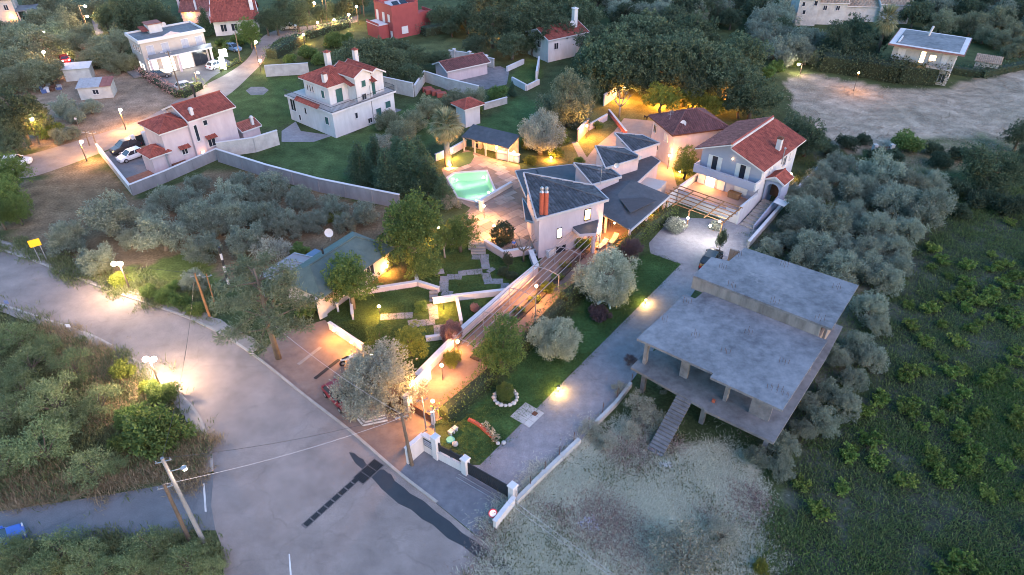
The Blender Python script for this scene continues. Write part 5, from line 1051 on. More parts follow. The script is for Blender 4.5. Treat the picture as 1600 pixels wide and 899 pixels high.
# ---------- red roofed pair behind the shop
def back_houses():
    f = Fr(P(338,57,0), 18); t = thing('steep_red_roof_house', 'white house with large steep red roof at the top left', 'house', f(5,5))
    walls(t, f, 0, 9.5, 0, 8, 0, 4.0, WHITE); r = MB(f); r.tiles([(-.5,-1.2,3.3),(10.2,-1.2,3.3),(9.6,4.5,7.6),(.2,4.5,7.6)], seed=3); ro = r.build('roof', REDT, t); r = MB(f); r.tiles([(10.2,8.8,3.6),(-.5,8.8,3.6),(.2,4.5,7.6),(9.6,4.5,7.6)], seed=4); r.build('roof_slope', REDT, ro)
    b2 = MB(f); b2.bar((-.45,-1.2,3.2),(.2,4.5,7.5),.15,.3); b2.bar((10.2,-1.2,3.2),(9.6,4.5,7.5),.15,.3); b2.bar((-.45,8.8,3.5),(.2,4.5,7.5),.15,.3); b2.build('barge_board', TRIM, ro)
    b2 = MB(f); b2.add([(0,0,3.99),(0,8,3.99),(.2,4.5,7.3),(.25,0,3.99),(.25,8,3.99),(.45,4.5,7.3)], [(0,1,2),(5,4,3),(0,3,4,1),(1,4,5,2),(2,5,3,0)]); b2.build('gable_wall', WHITE, t)
    chimney(t, f, 8.8, 1.2, 4.5, 7.3, .8, WHITE)
    for x in (2,4.3,6.6): win(t, f, x, 0, .9, 'f', 1.2, 1.5, 'glass')
    win(t, f, 0, 3.5, 4.3, 'l', .8, 1.2, 'glass'); win(t, f, 0, 2.4, 1.0, 'l', .9, 1.4, 'shutter', sm=SHUTB)
    f = Fr(P(281,32,0), 12); t = thing('pink_far_house', 'pinkish house with low red roofs at the top edge', 'house', f(5,5)); walls(t, f, 0, 8, 2, 9, 0, 6.0, PINK); gable(t, f, 0, 8, 2, 9, 6.0, 1.3, 'x', REDT2, .5, 3, gw=PINK)
    win(t, f, 1.6, 2, 3.6, 'f', 2.0, 1.3, 'glass', name='loggia'); win(t, f, 4.6, 2, 3.8, 'f', .7, 1.2, 'glass'); win(t, f, 7.0, 2, 3.8, 'f', .7, 1.2, 'glass')
    walls(t, f, 1.5, 14, -3.4, 1.9, 0, 2.6, PINK, 'porch_wall'); r = MB(f); r.tiles([(1,-4,2.7),(14.6,-4,2.7),(14.6,2.0,4.4),(1,2.0,4.4)], seed=8); r.build('porch_roof', REDT2, t)
    for x in (5.0,): b2 = MB(f); b2.box(x-.2,x+.2,-3.2,-2.8,2.9,5.0); b2.build('chimney', WHITE, t)
    for x in (12.6,14.2): chimney(t, f, x, 3.0, 3.5, 7.0, .5, WHITE)
    q = f(3.4,-3.9,2.0); b2 = MB(); b2.ball(tuple(q), .16, 8, 6); b2.build('wall_lamp', MATS['warm_bulb'], t); glow(t, (q.x,q.y-.4,q.z-.1), 34, WARM)
    f = Fr(P(-6,42,0), 25); t = thing('cream_terrace_house', 'cream house with columned terrace at the top left corner', 'house', f(3,3)); walls(t, f, 0, 5, 0, 7, 0, 5.6, CREAM); b2 = MB(f); b2.box(-.3,5.3,-.3,7.3,5.6,5.85); b2.build('flat_roof', CONC, t)
    b2 = MB(f); b2.box(5,9.5,-.6,5,2.9,3.15); b2.build('terrace_roof', CONC, t)
    for x, y in ((5.4,-.4),(7.2,-.4),(9.2,-.4),(9.2,4.6)): b2 = MB(f); b2.box(x-.15,x+.15,y-.15,y+.15,0,2.9); b2.build('column', CREAM, t)
    win(t, f, 1.5, 0, 3.4, 'f', .8, 1.1, 'glass'); win(t, f, 3.5, 0, 3.4, 'f', .8, 1.1, 'glass'); win(t, f, 5, 2.4, 3.4, 'r', .8, 1.4, 'glass'); b2 = MB(f); b2.tube([(2.6,3,5.85),(2.6,3,8.3)], .14, 8); b2.build('flue_pipe', TRIM, t)
    q = f(4.0,-.8,1.6); glow(t, tuple(q), 40, WARM); b2 = MB(f); b2.ball((4.0,-.4,1.8), .12, 8, 6); b2.build('wall_lamp', MATS['warm_bulb'], t)
back_houses()
# ---------- red cubic house
def red_house():
    f = Fr(P(616,62,0), 40); t = thing('red_cubic_house', 'dark red flat roofed cubic house with roof parapets at the top', 'house', f(3,3)); H2 = 6.4
    walls(t, f, 0, 6.4, 0, 7.4, 0, H2, REDP)
    b2 = MB(f); b2.box(0,6.4,0,.25,H2,H2+.7); b2.box(0,6.4,7.15,7.4,H2,H2+1.3); b2.box(0,.25,.25,7.15,H2,H2+.7); b2.box(6.15,6.4,.25,7.15,H2,H2+.9); b2.box(.25,1.6,5.4,7.15,H2,H2+.9); b2.build('parapet', REDP, t)
    b2 = MB(f); b2.box(.25,6.15,.25,7.15,H2,H2+.04); b2.build('flat_roof', TRIM, t)
    for x in (1.2,3.2):
        r = MB(f); r.slab3([(x,.5,H2+.2),(x+1.6,.5,H2+.2),(x+1.6,1.9,H2+1.1),(x,1.9,H2+1.1)], .08); r.build('solar_panel', GLASS, t)
    walls(t, f, -2.6, 0, 2.0, 7.0, 0, 2.9, REDP, 'annexe_wall'); b2 = MB(f); b2.box(-2.7,0,1.9,7.1,2.9,3.0); b2.build('terrace_floor', TRIM, t); b2 = MB(f); b2.box(-2.6,-2.4,2,7,3.0,3.4); b2.build('terrace_parapet', REDP, t)
    walls(t, f, 6.4, 8.2, .8, 3.4, 0, 4.2, REDP, 'annexe_wall'); walls(t, f, 6.4, 13.0, 3.4, 7.6, 0, 3.0, REDP, 'annexe_wall'); b2 = MB(f); b2.box(6.4,13,3.4,3.6,3.0,3.7); b2.box(12.8,13,3.6,7.6,3.0,3.7); b2.build('terrace_parapet', REDP, t)
    b2 = MB(f); b2.box(6.4,7.0,.1,.7,0,H2+1.0); b2.build('chimney_stack', REDP, t)
    win(t, f, 3.0, 0, .9, 'f', 1.5, 1.4, 'shutter', sm=SHUTW); win(t, f, 0, 1.4, 3.6, 'l', .7, 1.4, 'shutter', sm=SHUTW); win(t, f, 0, 3.6, 3.2, 'l', .8, 1.9, 'shutter', sm=SHUTW); win(t, f, 0, 6.2, 3.2, 'l', .8, 2.0, 'shutter', sm=SHUTW); win(t, f, 0, .8, .3, 'l', .6, 1.3, 'shutter', sm=SHUTW)
    walls(t, f, 3.2, 6.2, 8.2, 10.5, 0, 8.4, CREAM, 'roof_room'); win(t, f, 4.6, 8.2, 7.2, 'f', .8, 1.0, 'lit')
red_house()
# ---------- far right houses
def right_houses():
    f = Fr(P(1388,68,6.3), -34); t = thing('overhang_roof_house', 'white house with wide overhanging flat roof beside the hay field', 'house', f(6,6))
    walls(t, f, 1.0, 11.6, 1.2, 11.5, -.3, 6.0, OLDW); b2 = MB(f); b2.box(0,12.9,0,12.8,6.0,6.3); ro = b2.build('roof_slab', mat('roof_edge', (.20,.10,.09), var=.2, scale=2), t)
    b2 = MB(f); b2.box(.15,12.75,.15,12.65,6.3,6.34); b2.build('roof_rim', TRIM, ro); b2 = MB(f); b2.prism([(1.2,1.0),(11.9,1.0),(11.9,11.8),(1.2,11.8)], 6.34, 6.42); b2.build('roof_membrane', CONC2, ro)
    b2 = MB(f); b2.tube([(5.6,9.5,6.4),(5.9,9.5,8.2)], .22, 8); b2.build('flue_pipe', TRIM, t); b2 = MB(f); b2.box(1.4,1.7,1.5,6,6.421,6.6); b2.build('roof_beam', TRIM, t)
    win(t, f, 6.3, 1.2, 3.5, 'f', .7, 2.0, 'lit', name='lit_door'); win(t, f, 8.0, 1.2, 4.2, 'f', 1.0, .9, 'lit'); win(t, f, 10.0, 1.2, 3.5, 'f', 1.0, 2.0, 'shutter', sm=SHUTW); win(t, f, 2.6, 1.2, 3.6, 'f', 1.2, 1.8, 'shutter', sm=SHUTW)
    b2 = MB(f); b2.box(7.4,11.7,-.1,1.2,3.1,3.3); b2.build('balcony', OLDW, t); railing(t, f, [(7.5,1.1),(7.5,0),(11.6,0),(11.6,1.1)], 3.3, .9, STEEL, .2)
    for x in (8.6,10.6): win(t, f, x, 1.2, .5, 'f', 1.0, 1.6, 'glass')
    for i in range(3): win(t, f, 11.6, 3+i*2.8, 3.9, 'r', .9, 1.2, 'shutter', sm=SHUTW)
    f = Fr(P(1460,115,0), -34); t = thing('stone_store', 'low store with sloping roof right of the overhanging roof house', 'shed', f(8,8)); walls(t, f, 6, 10, 5.5, 8.5, 0, 2.0, OLDW); r = MB(f); r.tiles([(5.7,5.2,2.1),(10.3,5.2,2.1),(10.3,8.8,2.7),(5.7,8.8,2.7)]); r.build('roof', TANT, t)
    f = Fr(P(1241,40,0), -6); t = thing('long_tan_roof_house', 'long pale house with tan tiled roofs at the top right', 'house', f(8,4))
    walls(t, f, 0, 4.6, 0, 7, 0, 6.2, OLDW); walls(t, f, 4.6, 11.5, 1.5, 7, 0, 5.0, OLDW); walls(t, f, 11.5, 20, 5, 9, 0, 3.6, OLDW); walls(t, f, 20, 27, 4, 9, 0, 4.4, OLDW)
    gable(t, f, 0, 4.6, 0, 7, 6.2, 1.2, 'x', TANT, .4, 3, gw=OLDW); gable(t, f, 4.7, 11.4, 1.5, 7, 5.0, 1.1, 'x', TANT, .35, 5, gw=OLDW); gable(t, f, 11.6, 19.6, 5, 9, 3.6, .9, 'x', TANT, .3, 7, gw=OLDW); gable(t, f, 20, 27, 4, 9, 4.4, 1.0, 'x', TANT, .3, 9, gw=OLDW)
    win(t, f, 1.0, 0, 4.4, 'f', .6, .9, 'glass'); win(t, f, 1.5, 0, 2.6, 'f', .6, .9, 'glass'); win(t, f, 3.7, 0, 4.6, 'f', .7, 1.0, 'glass')
    for x in (6.5,9.4): win(t, f, x, 1.5, 3.3, 'f', .8, 1.0, 'glass')
right_houses()
# ---------- green roofed house by the parking court
def green_house():
    a, b2_ = P(478,440,3.4), P(582,372,3.4); d = b2_-a; f = Fr(a, math.degrees(math.atan2(d.y, d.x))); t = thing('green_roof_house', 'house with dark green shingle roof and grey awning beside the pine', 'house', f(5,2))
    L = d.length; walls(t, f, -.2, L, -2.3, 3.2, 0, 3.1, CREAM)
    r = MB(f); r.slab3([(-.8,-3.0,2.9),(L+.4,-3.0,2.9),(L-2.2,.4,4.6),(1.2,.4,4.6)], .14); r.slab3([(L+.4,3.6,2.9),(-.8,3.6,2.9),(1.2,.4,4.6),(L-2.2,.4,4.6)], .14); r.slab3([(L+.4,-3.0,2.9),(L+.4,3.6,2.9),(L-2.2,.4,4.6)], .14); r.slab3([(-.8,3.6,2.9),(-.8,-3.0,2.9),(1.2,.4,4.6)], .14); ro = r.build('roof', GREENR, t)
    r = MB(f); r.tube([(1.2,.4,4.65),(L-2.2,.4,4.65)], .1, 6); r.tube([(-.8,-3.0,2.95),(1.2,.4,4.65)], .08, 6); r.tube([(L+.4,-3,2.95),(L-2.2,.4,4.65)], .08, 6); r.build('ridge_cap', GREENR, ro)
    r = MB(f); r.slab3([(-1.2,3.2,3.0),(4.2,3.2,3.0),(4.0,6.2,2.7),(-1.6,6.0,2.7)], .06); r.build('awning', mat('grey_awning', (.22,.21,.23), var=.12, scale=2), t)
    for i in range(5): r = MB(f); r.bar((-1.2+i*1.3,3.2,3.08),(-1.5+i*1.3,6.0,2.78),.06,.08); r.build('awning_rib', STEEL, t)
    for x, y in ((-1.4,5.8),(3.9,6.0)): r = MB(f); r.tube([(x,y,0),(x,y,2.7)], .05, 6); r.build('awning_post', STEEL, t)
    dish(t, f(6.2,2.4,5.4), r=.5, pole=1.0); b = MB(f); b.box(4.2,5.8,3.6,4.8,2.0,2.7); b.build('roof_box', mat('blue_box', (.10,.16,.24), var=.1), t)
    win(t, f, -.2, -1.0, 1.0, 'l', 1.0, 1.1, 'glass'); win(t, f, 3, -2.3, 1.0, 'f', 1.1, 1.2, 'glass'); win(t, f, 7, -2.3, 1.0, 'f', 1.1, 1.2, 'glass')
    chim = MB(f); chim.box(3.6,3.75,.9,1.05,4.5,5.2); chim.build('vent_pipe', DARKM, t)
    p = thing('side_wall_block', 'tall pale garden wall end beside the green roofed house', 'wall', P(497,497,0)); b = MB(); b.prism([tuple(P(*q)[:2]) for q in ((490,470),(505,462),(512,494),(500,500))], 0, 2.6); b.build('wall_body', OLDW, p); b = MB(); b.prism([tuple(P(*q)[:2]) for q in ((489,469),(506,461),(513,495),(500,501))], 2.6, 2.7); b.build('coping', TRIM, p)
green_house()
# ---------- sheds at the upper left, pool courtyard, white house in the wood
def misc_buildings():
    f = Fr(P(127,157,0), 15); t = thing('window_shed', 'small pale shed with one window on the tan plot', 'shed', f(2,2)); walls(t, f, 0, 5.4, 0, 3.4, 0, 2.2, OLDW)
    for i in range(6): r = MB(f); r.slab3([(-.2+i*.97,-.3,2.25),(-.2+(i+.97)*.97,-.3,2.25),(-.2+(i+.97)*.97,3.7,2.75),(-.2+i*.97,3.7,2.75)], .05); r.build('roof_sheet', mat('grey_sheet', (.30,.29,.30), var=.2, scale=2) if i < 4 else REDT2, t)
    win(t, f, 2.8, 0, .9, 'f', .9, .8, 'glass')
    f = Fr(P(104,128,0), 15); t = thing('white_sheet_shed', 'shed with white corrugated roof behind the window shed', 'shed', f(2,2)); walls(t, f, 0, 4.6, 0, 2.6, 0, 2.3, OLDW)
    for i in range(5): r = MB(f); r.slab3([(-.2+i,-.3,2.35),(.77+i,-.3,2.35),(.77+i,3.0,2.7),(-.2+i,3.0,2.7)], .05); r.build('roof_sheet', TRIM, t)
    t = thing('scrap_heap', 'heap of scrap and blue drums beside the sheds', 'scrap', P(70,140)); rg = random.Random(8)
    for i in range(14):
        q = P(62+rg.uniform(0,34), 132+rg.uniform(0,14)); r = MB(Fr(q, rg.uniform(0,180))); r.box(-.4,.4,-.25,.25,0,rg.uniform(.3,.8)); r.build('scrap_piece', [mat('scrap_blue',(.06,.09,.2)),STEEL,RUST,TRIM][i%4], t)
    # pool courtyard with plum roof
    f = Fr(P(668,132,0), 10); t = thing('courtyard_pool_house', 'low plum roofed pool house inside the walled courtyard', 'house', P(735,125)); 
    g = Fr(P(700,130,0), 35); walls(t, g, 0, 9, 0, 4.5, 0, 2.4, PINK); gable(t, g, 0, 9, 0, 4.5, 2.4, 1.1, 'x', BRNT, .5, 3, gw=PINK)
    sheet('courtyard_paving', [(660,122),(690,112),(735,106),(782,104),(796,110),(792,132),(760,140),(700,142)], .010, CONC, 'grey paving of the walled pool courtyard')
    pb = MB(); pb.prism([tuple(P(*q)[:2]) for q in ((684,121),(712,113),(748,109),(756,114),(720,121),(690,125))], -.2, .10); pr = tag(pb.build('courtyard_pool', TRIM), 'narrow pool with white rim in the walled courtyard', 'pool'); wb = MB(); wb.poly([(*P(*q)[:2], .105) for q in ((690,121),(714,115),(744,111),(750,113.5),(718,119.5),(694,123.5))]); wb.build('water', mat('dim_water', (.08,.22,.26), rough=.08, var=.1, spec=.6), pr)
    f = Fr(P(856,98,0), 35); t = thing('white_wood_house', 'white house with red roof half hidden in the wood', 'house', f(4,4)); walls(t, f, 0, 10, 0, 7, 0, 4.6, WHITE); gable(t, f, 0, 10, 0, 7, 4.6, 1.4, 'x', REDT, .4, 3, gw=WHITE); chimney(t, f, 8.2, 2.0, 5, 9.0, .9, WHITE); dish(t, f(7.0,1.2,6.5), r=.5); win(t, f, 2, 0, 2.4, 'f', 1.0, 1.2, 'glass'); win(t, f, 0, 3, 2.4, 'l', 1.0, 1.2, 'glass')
    t2 = thing('lawn_terrace', 'white edged lawn terrace below the white house in the wood', 'terrace', P(830,115)); t2['kind'] = 'structure'
    for a, c, h in (((792,112),(818,100),1.0),((800,130),(822,142),1.2),((838,128),(842,104),2.0),((822,142),(842,132),1.0)):
        p, q = P(*a), P(*c); b = MB(); b.bar((p.x,p.y,h/2),(q.x,q.y,h/2),.35,h); b.build('retaining_wall', WHITE, t2)
    # barbecue pavilion by the pool
    a, c = P(733,206,2.6), P(800,222,2.6); d = c-a; f = Fr(a, math.degrees(math.atan2(d.y, d.x))); L = d.length; t = thing('barbecue_pavilion', 'long lean to pavilion with dark roof and lit barbecue', 'pavilion', f(4,1))
    r = MB(f); r.slab3([(-.4,-1.6,2.3),(L+.4,-1.6,2.3),(L+.4,1.8,3.1),(-.4,1.8,3.1)], .14); r.build('roof', SLATEF, t); b = MB(f); b.box(-.2,L+.2,1.5,1.75,0,2.9); b.build('rear_wall', CREAM, t)
    for i in range(5): b = MB(f); x = -.1+i*(L+.2)/4; b.box(x-.1,x+.1,-1.5,-1.3,0,2.28); b.build('post', CREAM, t)
    b = MB(f); b.box(.3,1.9,.2,1.4,0,2.2); n = 8; b.build('oven', CREAM, t); b = MB(f); b.tube([(1.1,.18,1.45),(1.1,.3,1.45)], .42, 12); b.build('oven_mouth', GLASS, t); b = MB(f); b.box(2.2,L*.8,.6,1.4,0,.95); b.build('counter', WHITE, t)
    b = MB(f); b.box(.75,1.45,.1,.22,.2,.85); b.build('log_store', GLASS, t)
    glow(t, f(2.6,-.4,2.0), 28, WARM); glow(t, f(L*.75,-.4,2.0), 28, WARM)
    for x in (2.6,L*.75): b = MB(f); b.ball((x,-.4,2.2), .12, 8, 6); b.build('ceiling_lamp', MATS['warm_bulb'], t)
    # red roofed outhouse beyond it
    f = Fr(P(728,200,0), 40); t = thing('red_roof_outhouse', 'small white outhouse with red roof behind the palm', 'shed', f(1,1)); walls(t, f, 0, 3.0, 0, 2.6, 0, 3.4, WHITE); hip(t, f, 0, 3.0, 0, 2.6, 3.4, .9, REDT, .6, 3)
    t = thing('roof_tile_stack', 'stacks of red roof tiles on the ground below the courtyard wall', 'tiles', P(683,148))
    for i, (a, c) in enumerate(((672,146),(682,148),(690,151),(668,143))): q = P(a, c); b = MB(Fr(q, 20)); b.bbox(-.9,.9,-.5,.5,0,.8,.1); b.build('tile_stack', REDT, t)
misc_buildings()
# ================================================================== walls, terraces and garden
def wall(name, label, pts, h, th=.22, m=WHITE, cope=TRIM, z0=0.0, panel=None, pillars=(), cat='wall', ch=.08, cw=.06, h1=None):
    pw = [P(*p, z0) for p in pts]; t = thing(name, label, cat, pw[0]); segs = len(pw)-1
    for i in range(segs):
        a, c = pw[i], pw[i+1]; d = c-a; L = d.length; f = Fr(a, math.degrees(math.atan2(d.y, d.x))); n = max(1, round(L/panel)) if panel else 1
        for k in range(n):
            x0, x1 = k*L/n, (k+1)*L/n; g = .03 if n > 1 else 0; dz = (rnd.uniform(-.04,.04) if n > 1 else 0)
            b = MB(f); b.box(x0+g, x1-g, -th/2, th/2, z0-.05, z0+h+dz); b.build('wall_panel' if n > 1 else 'wall_body', m, t)
            if n > 1: b = MB(f); b.box(x0-.1, x0+.1, -th/2-.05, th/2+.05, z0-.05, z0+h+.02); b.build('panel_post', m, t)
        if cope: b = MB(f); b.box(-.03-i*.004, L+.03+i*.004, -th/2-cw, th/2+cw, z0+h+.05+i*.003, z0+h+.05+ch+i*.003); b.build('coping', cope, t)
    for q in pillars:
        p = P(*q[:2], z0); f = Fr(p, 50); s = q[2] if len(q) > 2 else .25; hh = q[3] if len(q) > 3 else h+.35
        b = MB(f); b.box(-s,s,-s,s,z0-.05,z0+hh); o = b.build('pillar', m, t); b = MB(f); b.bbox(-s-.07,s+.07,-s-.07,s+.07,z0+hh,z0+hh+.14,.05); b.build('pillar_cap', cope or m, o)
    return t
wall('yard_wall', 'stained low wall along the left of the pink house yard', [(155,238),(208,305)], 1.3, m=OLDW)
wall('yard_wall', 'grey concrete wall in front of the pink house', [(208,306),(262,284),(343,248)], 1.6, m=BLOCKW, panel=5)
wall('yard_wall', 'stained white wall running right from the pink house', [(343,246),(400,238),(437,226)], 2.3, m=OLDW)
wall('panel_wall', 'long concrete panel wall behind the earth plot', [(343,253),(420,278),(500,300),(626,326)], 2.0, m=BLOCKW, panel=4.2)
wall('yard_wall', 'stained pale wall left behind the white house', [(417,120),(484,116)], 2.1, m=OLDW, panel=4)
wall('yard_wall', 'stained pale wall right behind the white house', [(594,140),(647,152)], 2.5, m=OLDW, panel=4)
wall('courtyard_wall', 'front wall of the pool courtyard with round opening', [(649,151),(664,128),(700,140),(748,152)], 2.0, m=OLDW)
wall('courtyard_wall', 'rear courtyard wall with white pillars', [(702,92),(736,97),(772,106)], 1.7, m=OLDW, pillars=[(710,93),(734,97),(760,103)])
wall('courtyard_wall', 'white parapet along the back of the pool courtyard', [(688,110),(705,107),(735,105)], .5, m=WHITE)
wall('low_wall', 'low white wall behind the grey olive', [(756,172),(792,162)], 1.1, m=OLDW)
wall('boundary_wall', 'lamp lit white wall end near the bare tree', [(943,166),(976,142)], 2.0, m=WHITE)
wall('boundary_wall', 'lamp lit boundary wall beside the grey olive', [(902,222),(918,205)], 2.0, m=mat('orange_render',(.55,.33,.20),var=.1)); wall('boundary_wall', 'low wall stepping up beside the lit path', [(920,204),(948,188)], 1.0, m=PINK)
wall('court_wall', 'reddish low wall of the rear court', [(951,178),(962,192),(978,212)], .7, m=mat('red_low_wall',(.34,.10,.09),var=.15))
wall('court_wall', 'white wall between villa terrace and blue house', [(1042,324),(1088,291)], 1.9, m=WHITE)
wall('boundary_wall', 'long white topped boundary wall right of the blue house', [(1168,388),(1225,322),(1285,262)], .9, m=OLDW, th=.25)
wall('garden_wall', 'low white garden wall on the upper left lawn', [(560,461),(652,447),(649,402)], .55, m=PINK, th=.3); wall('garden_wall', 'short low white garden wall beside the lamp', [(655,447),(686,457)], .55, m=PINK, th=.3)
wall('garden_wall', 'low white wall across the middle of the garden', [(677,475),(714,469),(794,460)], .6, m=WHITE, th=.3); wall('garden_wall', 'short white wall dividing the walled bed', [(714,472),(721,508)], .5, m=WHITE, th=.25)
wall('garden_wall', 'small white wall above the red shrub', [(666,533),(691,530)], .45, m=WHITE, th=.25)
wall('lane_wall', 'long pale wall between garden and pergola lane', [(652,598),(726,522),(795,462),(838,426),(829,402)], .9, m=PINK, th=.4, cw=.1)
wall('terrace_wall', 'pale retaining wall under the pool terrace', [(758,386),(787,404),(829,397)], .9, m=PINK, th=.3); wall('terrace_wall', 'short pale wall left of the garden steps', [(734,391),(735,378)], .8, m=PINK, th=.3)
wall('parking_wall', 'low white lamp topped wall of the parking court', [(516,514),(568,549)], .8, m=WHITE, th=.25)
wall('garden_wall', 'thin white wall beside the green roofed house lawn', [(549,470),(552,500)], .7, m=OLDW, th=.2); wall('garden_wall', 'short stained wall under the round tree', [(523,470),(529,488)], 1.0, m=OLDW, th=.2)
wall('garden_wall', 'low grey wall below the largest garden tree', [(575,440),(598,422)], .7, m=OLDW, th=.3); wall('garden_wall', 'pale wall behind the small pool tree', [(680,385),(712,382)], .7, m=PINK, th=.3)
wall('gate_wall', 'bright lit white wall inside the villa gate', [(641,626),(673,592)], 1.5, m=WHITE, pillars=[(639,640,.28,1.7)])
wall('entry_wall', 'white entrance wall beside the utility pole', [(637,725),(663,702)], 1.8, m=WHITE, th=.25); 
ew = wall('entry_wall', 'white entrance wall with dark letter box panel', [(664,703),(682,714)], 1.9, m=WHITE, th=.3, pillars=[(683,715,.26,2.5)])
a, c = P(664,703), P(682,714); f = Fr(a, math.degrees(math.atan2((c-a).y, (c-a).x))); b = MB(f); b.box(.15,1.1,-.2,-.155,.9,1.7); lb = b.build('letter_box_panel', DARKM, ew)
for i in range(3): b = MB(f); b.box(.2,1.05,-.22,-.201,1.0+i*.23,1.16+i*.23); b.build('letter_box', SHUTB, lb)
ew = wall('entry_wall', 'low white front wall with dark railing', [(685,716),(727,738)], .85, m=WHITE, th=.25, pillars=[(728,739,.26,1.7)])
a, c = P(685,716), P(727,738); f = Fr(a, math.degrees(math.atan2((c-a).y, (c-a).x))); L = (c-a).length; b = MB(f); b.box(.2,L-.3,-.04,.04,1.05,1.75); b.build('railing_panel', DARKM, ew)
for x in (.2, L/2, L-.3): b = MB(f); b.box(x-.05,x+.05,-.06,.06,.98,1.95); b.build('railing_post', DARKM, ew)
wall('entry_wall', 'white wall with road sign right of the sliding gate', [(773,827),(803,789)], .9, m=WHITE, th=.25, pillars=[(801,781,.26,1.7)])
wall('driveway_wall', 'rough pale block wall along the right of the driveway', [(806,788),(850,744),(905,692)], .55, m=OLDW, th=.35, panel=2.4, cope=None); wall('driveway_wall', 'broken upper end of the rough driveway wall', [(930,666),(962,634),(985,604)], .55, m=OLDW, th=.3, panel=2.6, cope=None)
for i in range(9):
    u = i/8; q = P(806+u*180, 786-u*184); b = MB(); b.tube([(q.x,q.y,0),(q.x+.02,q.y,1.5)], .03, 5); tag(b.build('fence_post', RUST), 'thin rusty post on the driveway wall, '+ORD[i]+' from the gate', 'post', 'posts along the driveway wall')
# sliding gate
a, c = P(731,741), P(797,779); f = Fr(a, math.degrees(math.atan2((c-a).y, (c-a).x))); L = (c-a).length; g = thing('sliding_gate', 'dark sliding gate across the concrete driveway', 'gate', a)
b = MB(f); b.box(0,L,-.04,.04,.1,.22); b.box(0,L,-.04,.04,1.35,1.45); b.box(0,.1,-.04,.04,.22,1.35); b.box(L-.1,L,-.04,.04,.22,1.35); b.box(L/2-.05,L/2+.05,-.04,.04,.22,1.35); b.build('gate_frame', DARKM, g)
for i in range(7): b = MB(f); b.box(.1,L-.1,-.02,.02,.26+i*.155,.37+i*.155); b.build('slat', DARKM, g)
for y in (-.45,-.8): b = MB(f); b.box(-.6,L+.1,y-.04,y+.04,.013,.04); b.build('gate_rail', STEEL, g)
# villa gate leaves
a, c = P(617,627), P(677,662); f = Fr(a, math.degrees(math.atan2((c-a).y, (c-a).x))); L = (c-a).length; g = thing('villa_gate', 'low brown timber gate leaves at the villa entrance', 'gate', a)
for k in range(2): b = MB(f); x0 = L*(.02+.5*k); b.box(x0,x0+L*.46,-.05,.05,.08,.95); b.build('gate_leaf', BRICKC, g)
b = MB(f); b.box(L*.98,L*1.03,-.15,.15,0,1.5); b.build('gate_post', WHITE, g)
# parking court stair with white edges
st = thing('court_steps', 'three corner steps with white painted edges by the parking court', 'steps', P(580,655))
for i, off in enumerate((0,9,18)):
    pts = [(557-off*.55,640+off*.1),(573-off*.3,655+off*.55),(601+off*.25,649+off*.45)]; z = .42-.14*i
    pw = [P(*p, z) for p in pts]+[P(598,622+i,z), P(566,622+i,z)]; b = MB(); b.prism([(p.x,p.y) for p in pw], 0, z); s = b.build('step', PAVE, st); b = MB()
    for q, r2 in ((pw[0],pw[1]),(pw[1],pw[2])): b.bar((q.x,q.y,z+.02),(r2.x,r2.y,z+.02),.16,.03)
    b.build('step_edge', PAINT, s)
# parking court light strips
for p, q, lb in (((466,570),(501,543),'pale concrete strip across the parking court'), ((492,592),(530,562),'dark joint strip across the parking court')):
    a, c = P(*p), P(*q); b = MB(); b.bar((a.x,a.y,.02),(c.x,c.y,.02),.35,.03); tag(b.build('court_strip', PAVE if 'pale' in lb else GR), lb, kind='structure')
# ------------------------------------------------------------------ pool terrace
TERR = [(690,265),(728,234),(770,248),(812,258),(822,308),(838,350),(842,390),(828,396),(787,400),(758,383),(735,384),(718,345),(735,325),(712,312),(700,290)]
POOL = [(700,279),(711,271.5),(759.5,268),(773,300),(749,316),(716,308.5)]
STONE = mat('terrace_stone', (.26,.19,.15), scale=.8, col2=(.46,.37,.31), bump=.3, bscale=6, coords='World'); STONE2 = mat('terrace_stone_dark', (.20,.145,.12), scale=.8, col2=(.33,.255,.215), bump=.3, bscale=6, coords='World')
pt_poly = pxpoly(TERR); pl_poly = pxpoly(POOL)
b = MB(); cen = pl_poly.mean(0); hole = [tuple(cen+(p-cen)*1.06) for p in pl_poly]
# terrace bed in two pieces round the pool
me = bpy.data.meshes.new('pool_terrace'); bmx = bmesh.new(); ov = [bmx.verts.new((p[0],p[1],.012)) for p in pt_poly]; hv = [bmx.verts.new((p[0],p[1],.012)) for p in hole]
ed = [bmx.edges.new((ov[i],ov[(i+1)%len(ov)])) for i in range(len(ov))]+[bmx.edges.new((hv[i],hv[(i+1)%len(hv)])) for i in range(len(hv))]
bmesh.ops.triangle_fill(bmx, edges=ed, use_beauty=True); bmx.to_mesh(me); bmx.free(); me.materials.append(mat('terrace_mortar', (.20,.15,.12), scale=2)); pto = bpy.data.objects.new('pool_terrace', me); COL.objects.link(pto); tag(pto, 'stone paved terrace round the lit swimming pool', kind='structure'); pto['_o'] = (0,0,0)
f = Fr(P(760,300), 42); rg = random.Random(6); cnt = 0; cells = {}
def pin(p, poly): return bool(inpoly(np.array([p[0]]), np.array([p[1]]), poly)[0])
big = np.array([tuple(cen+(p-cen)*1.10) for p in pl_poly]); y = -22.0
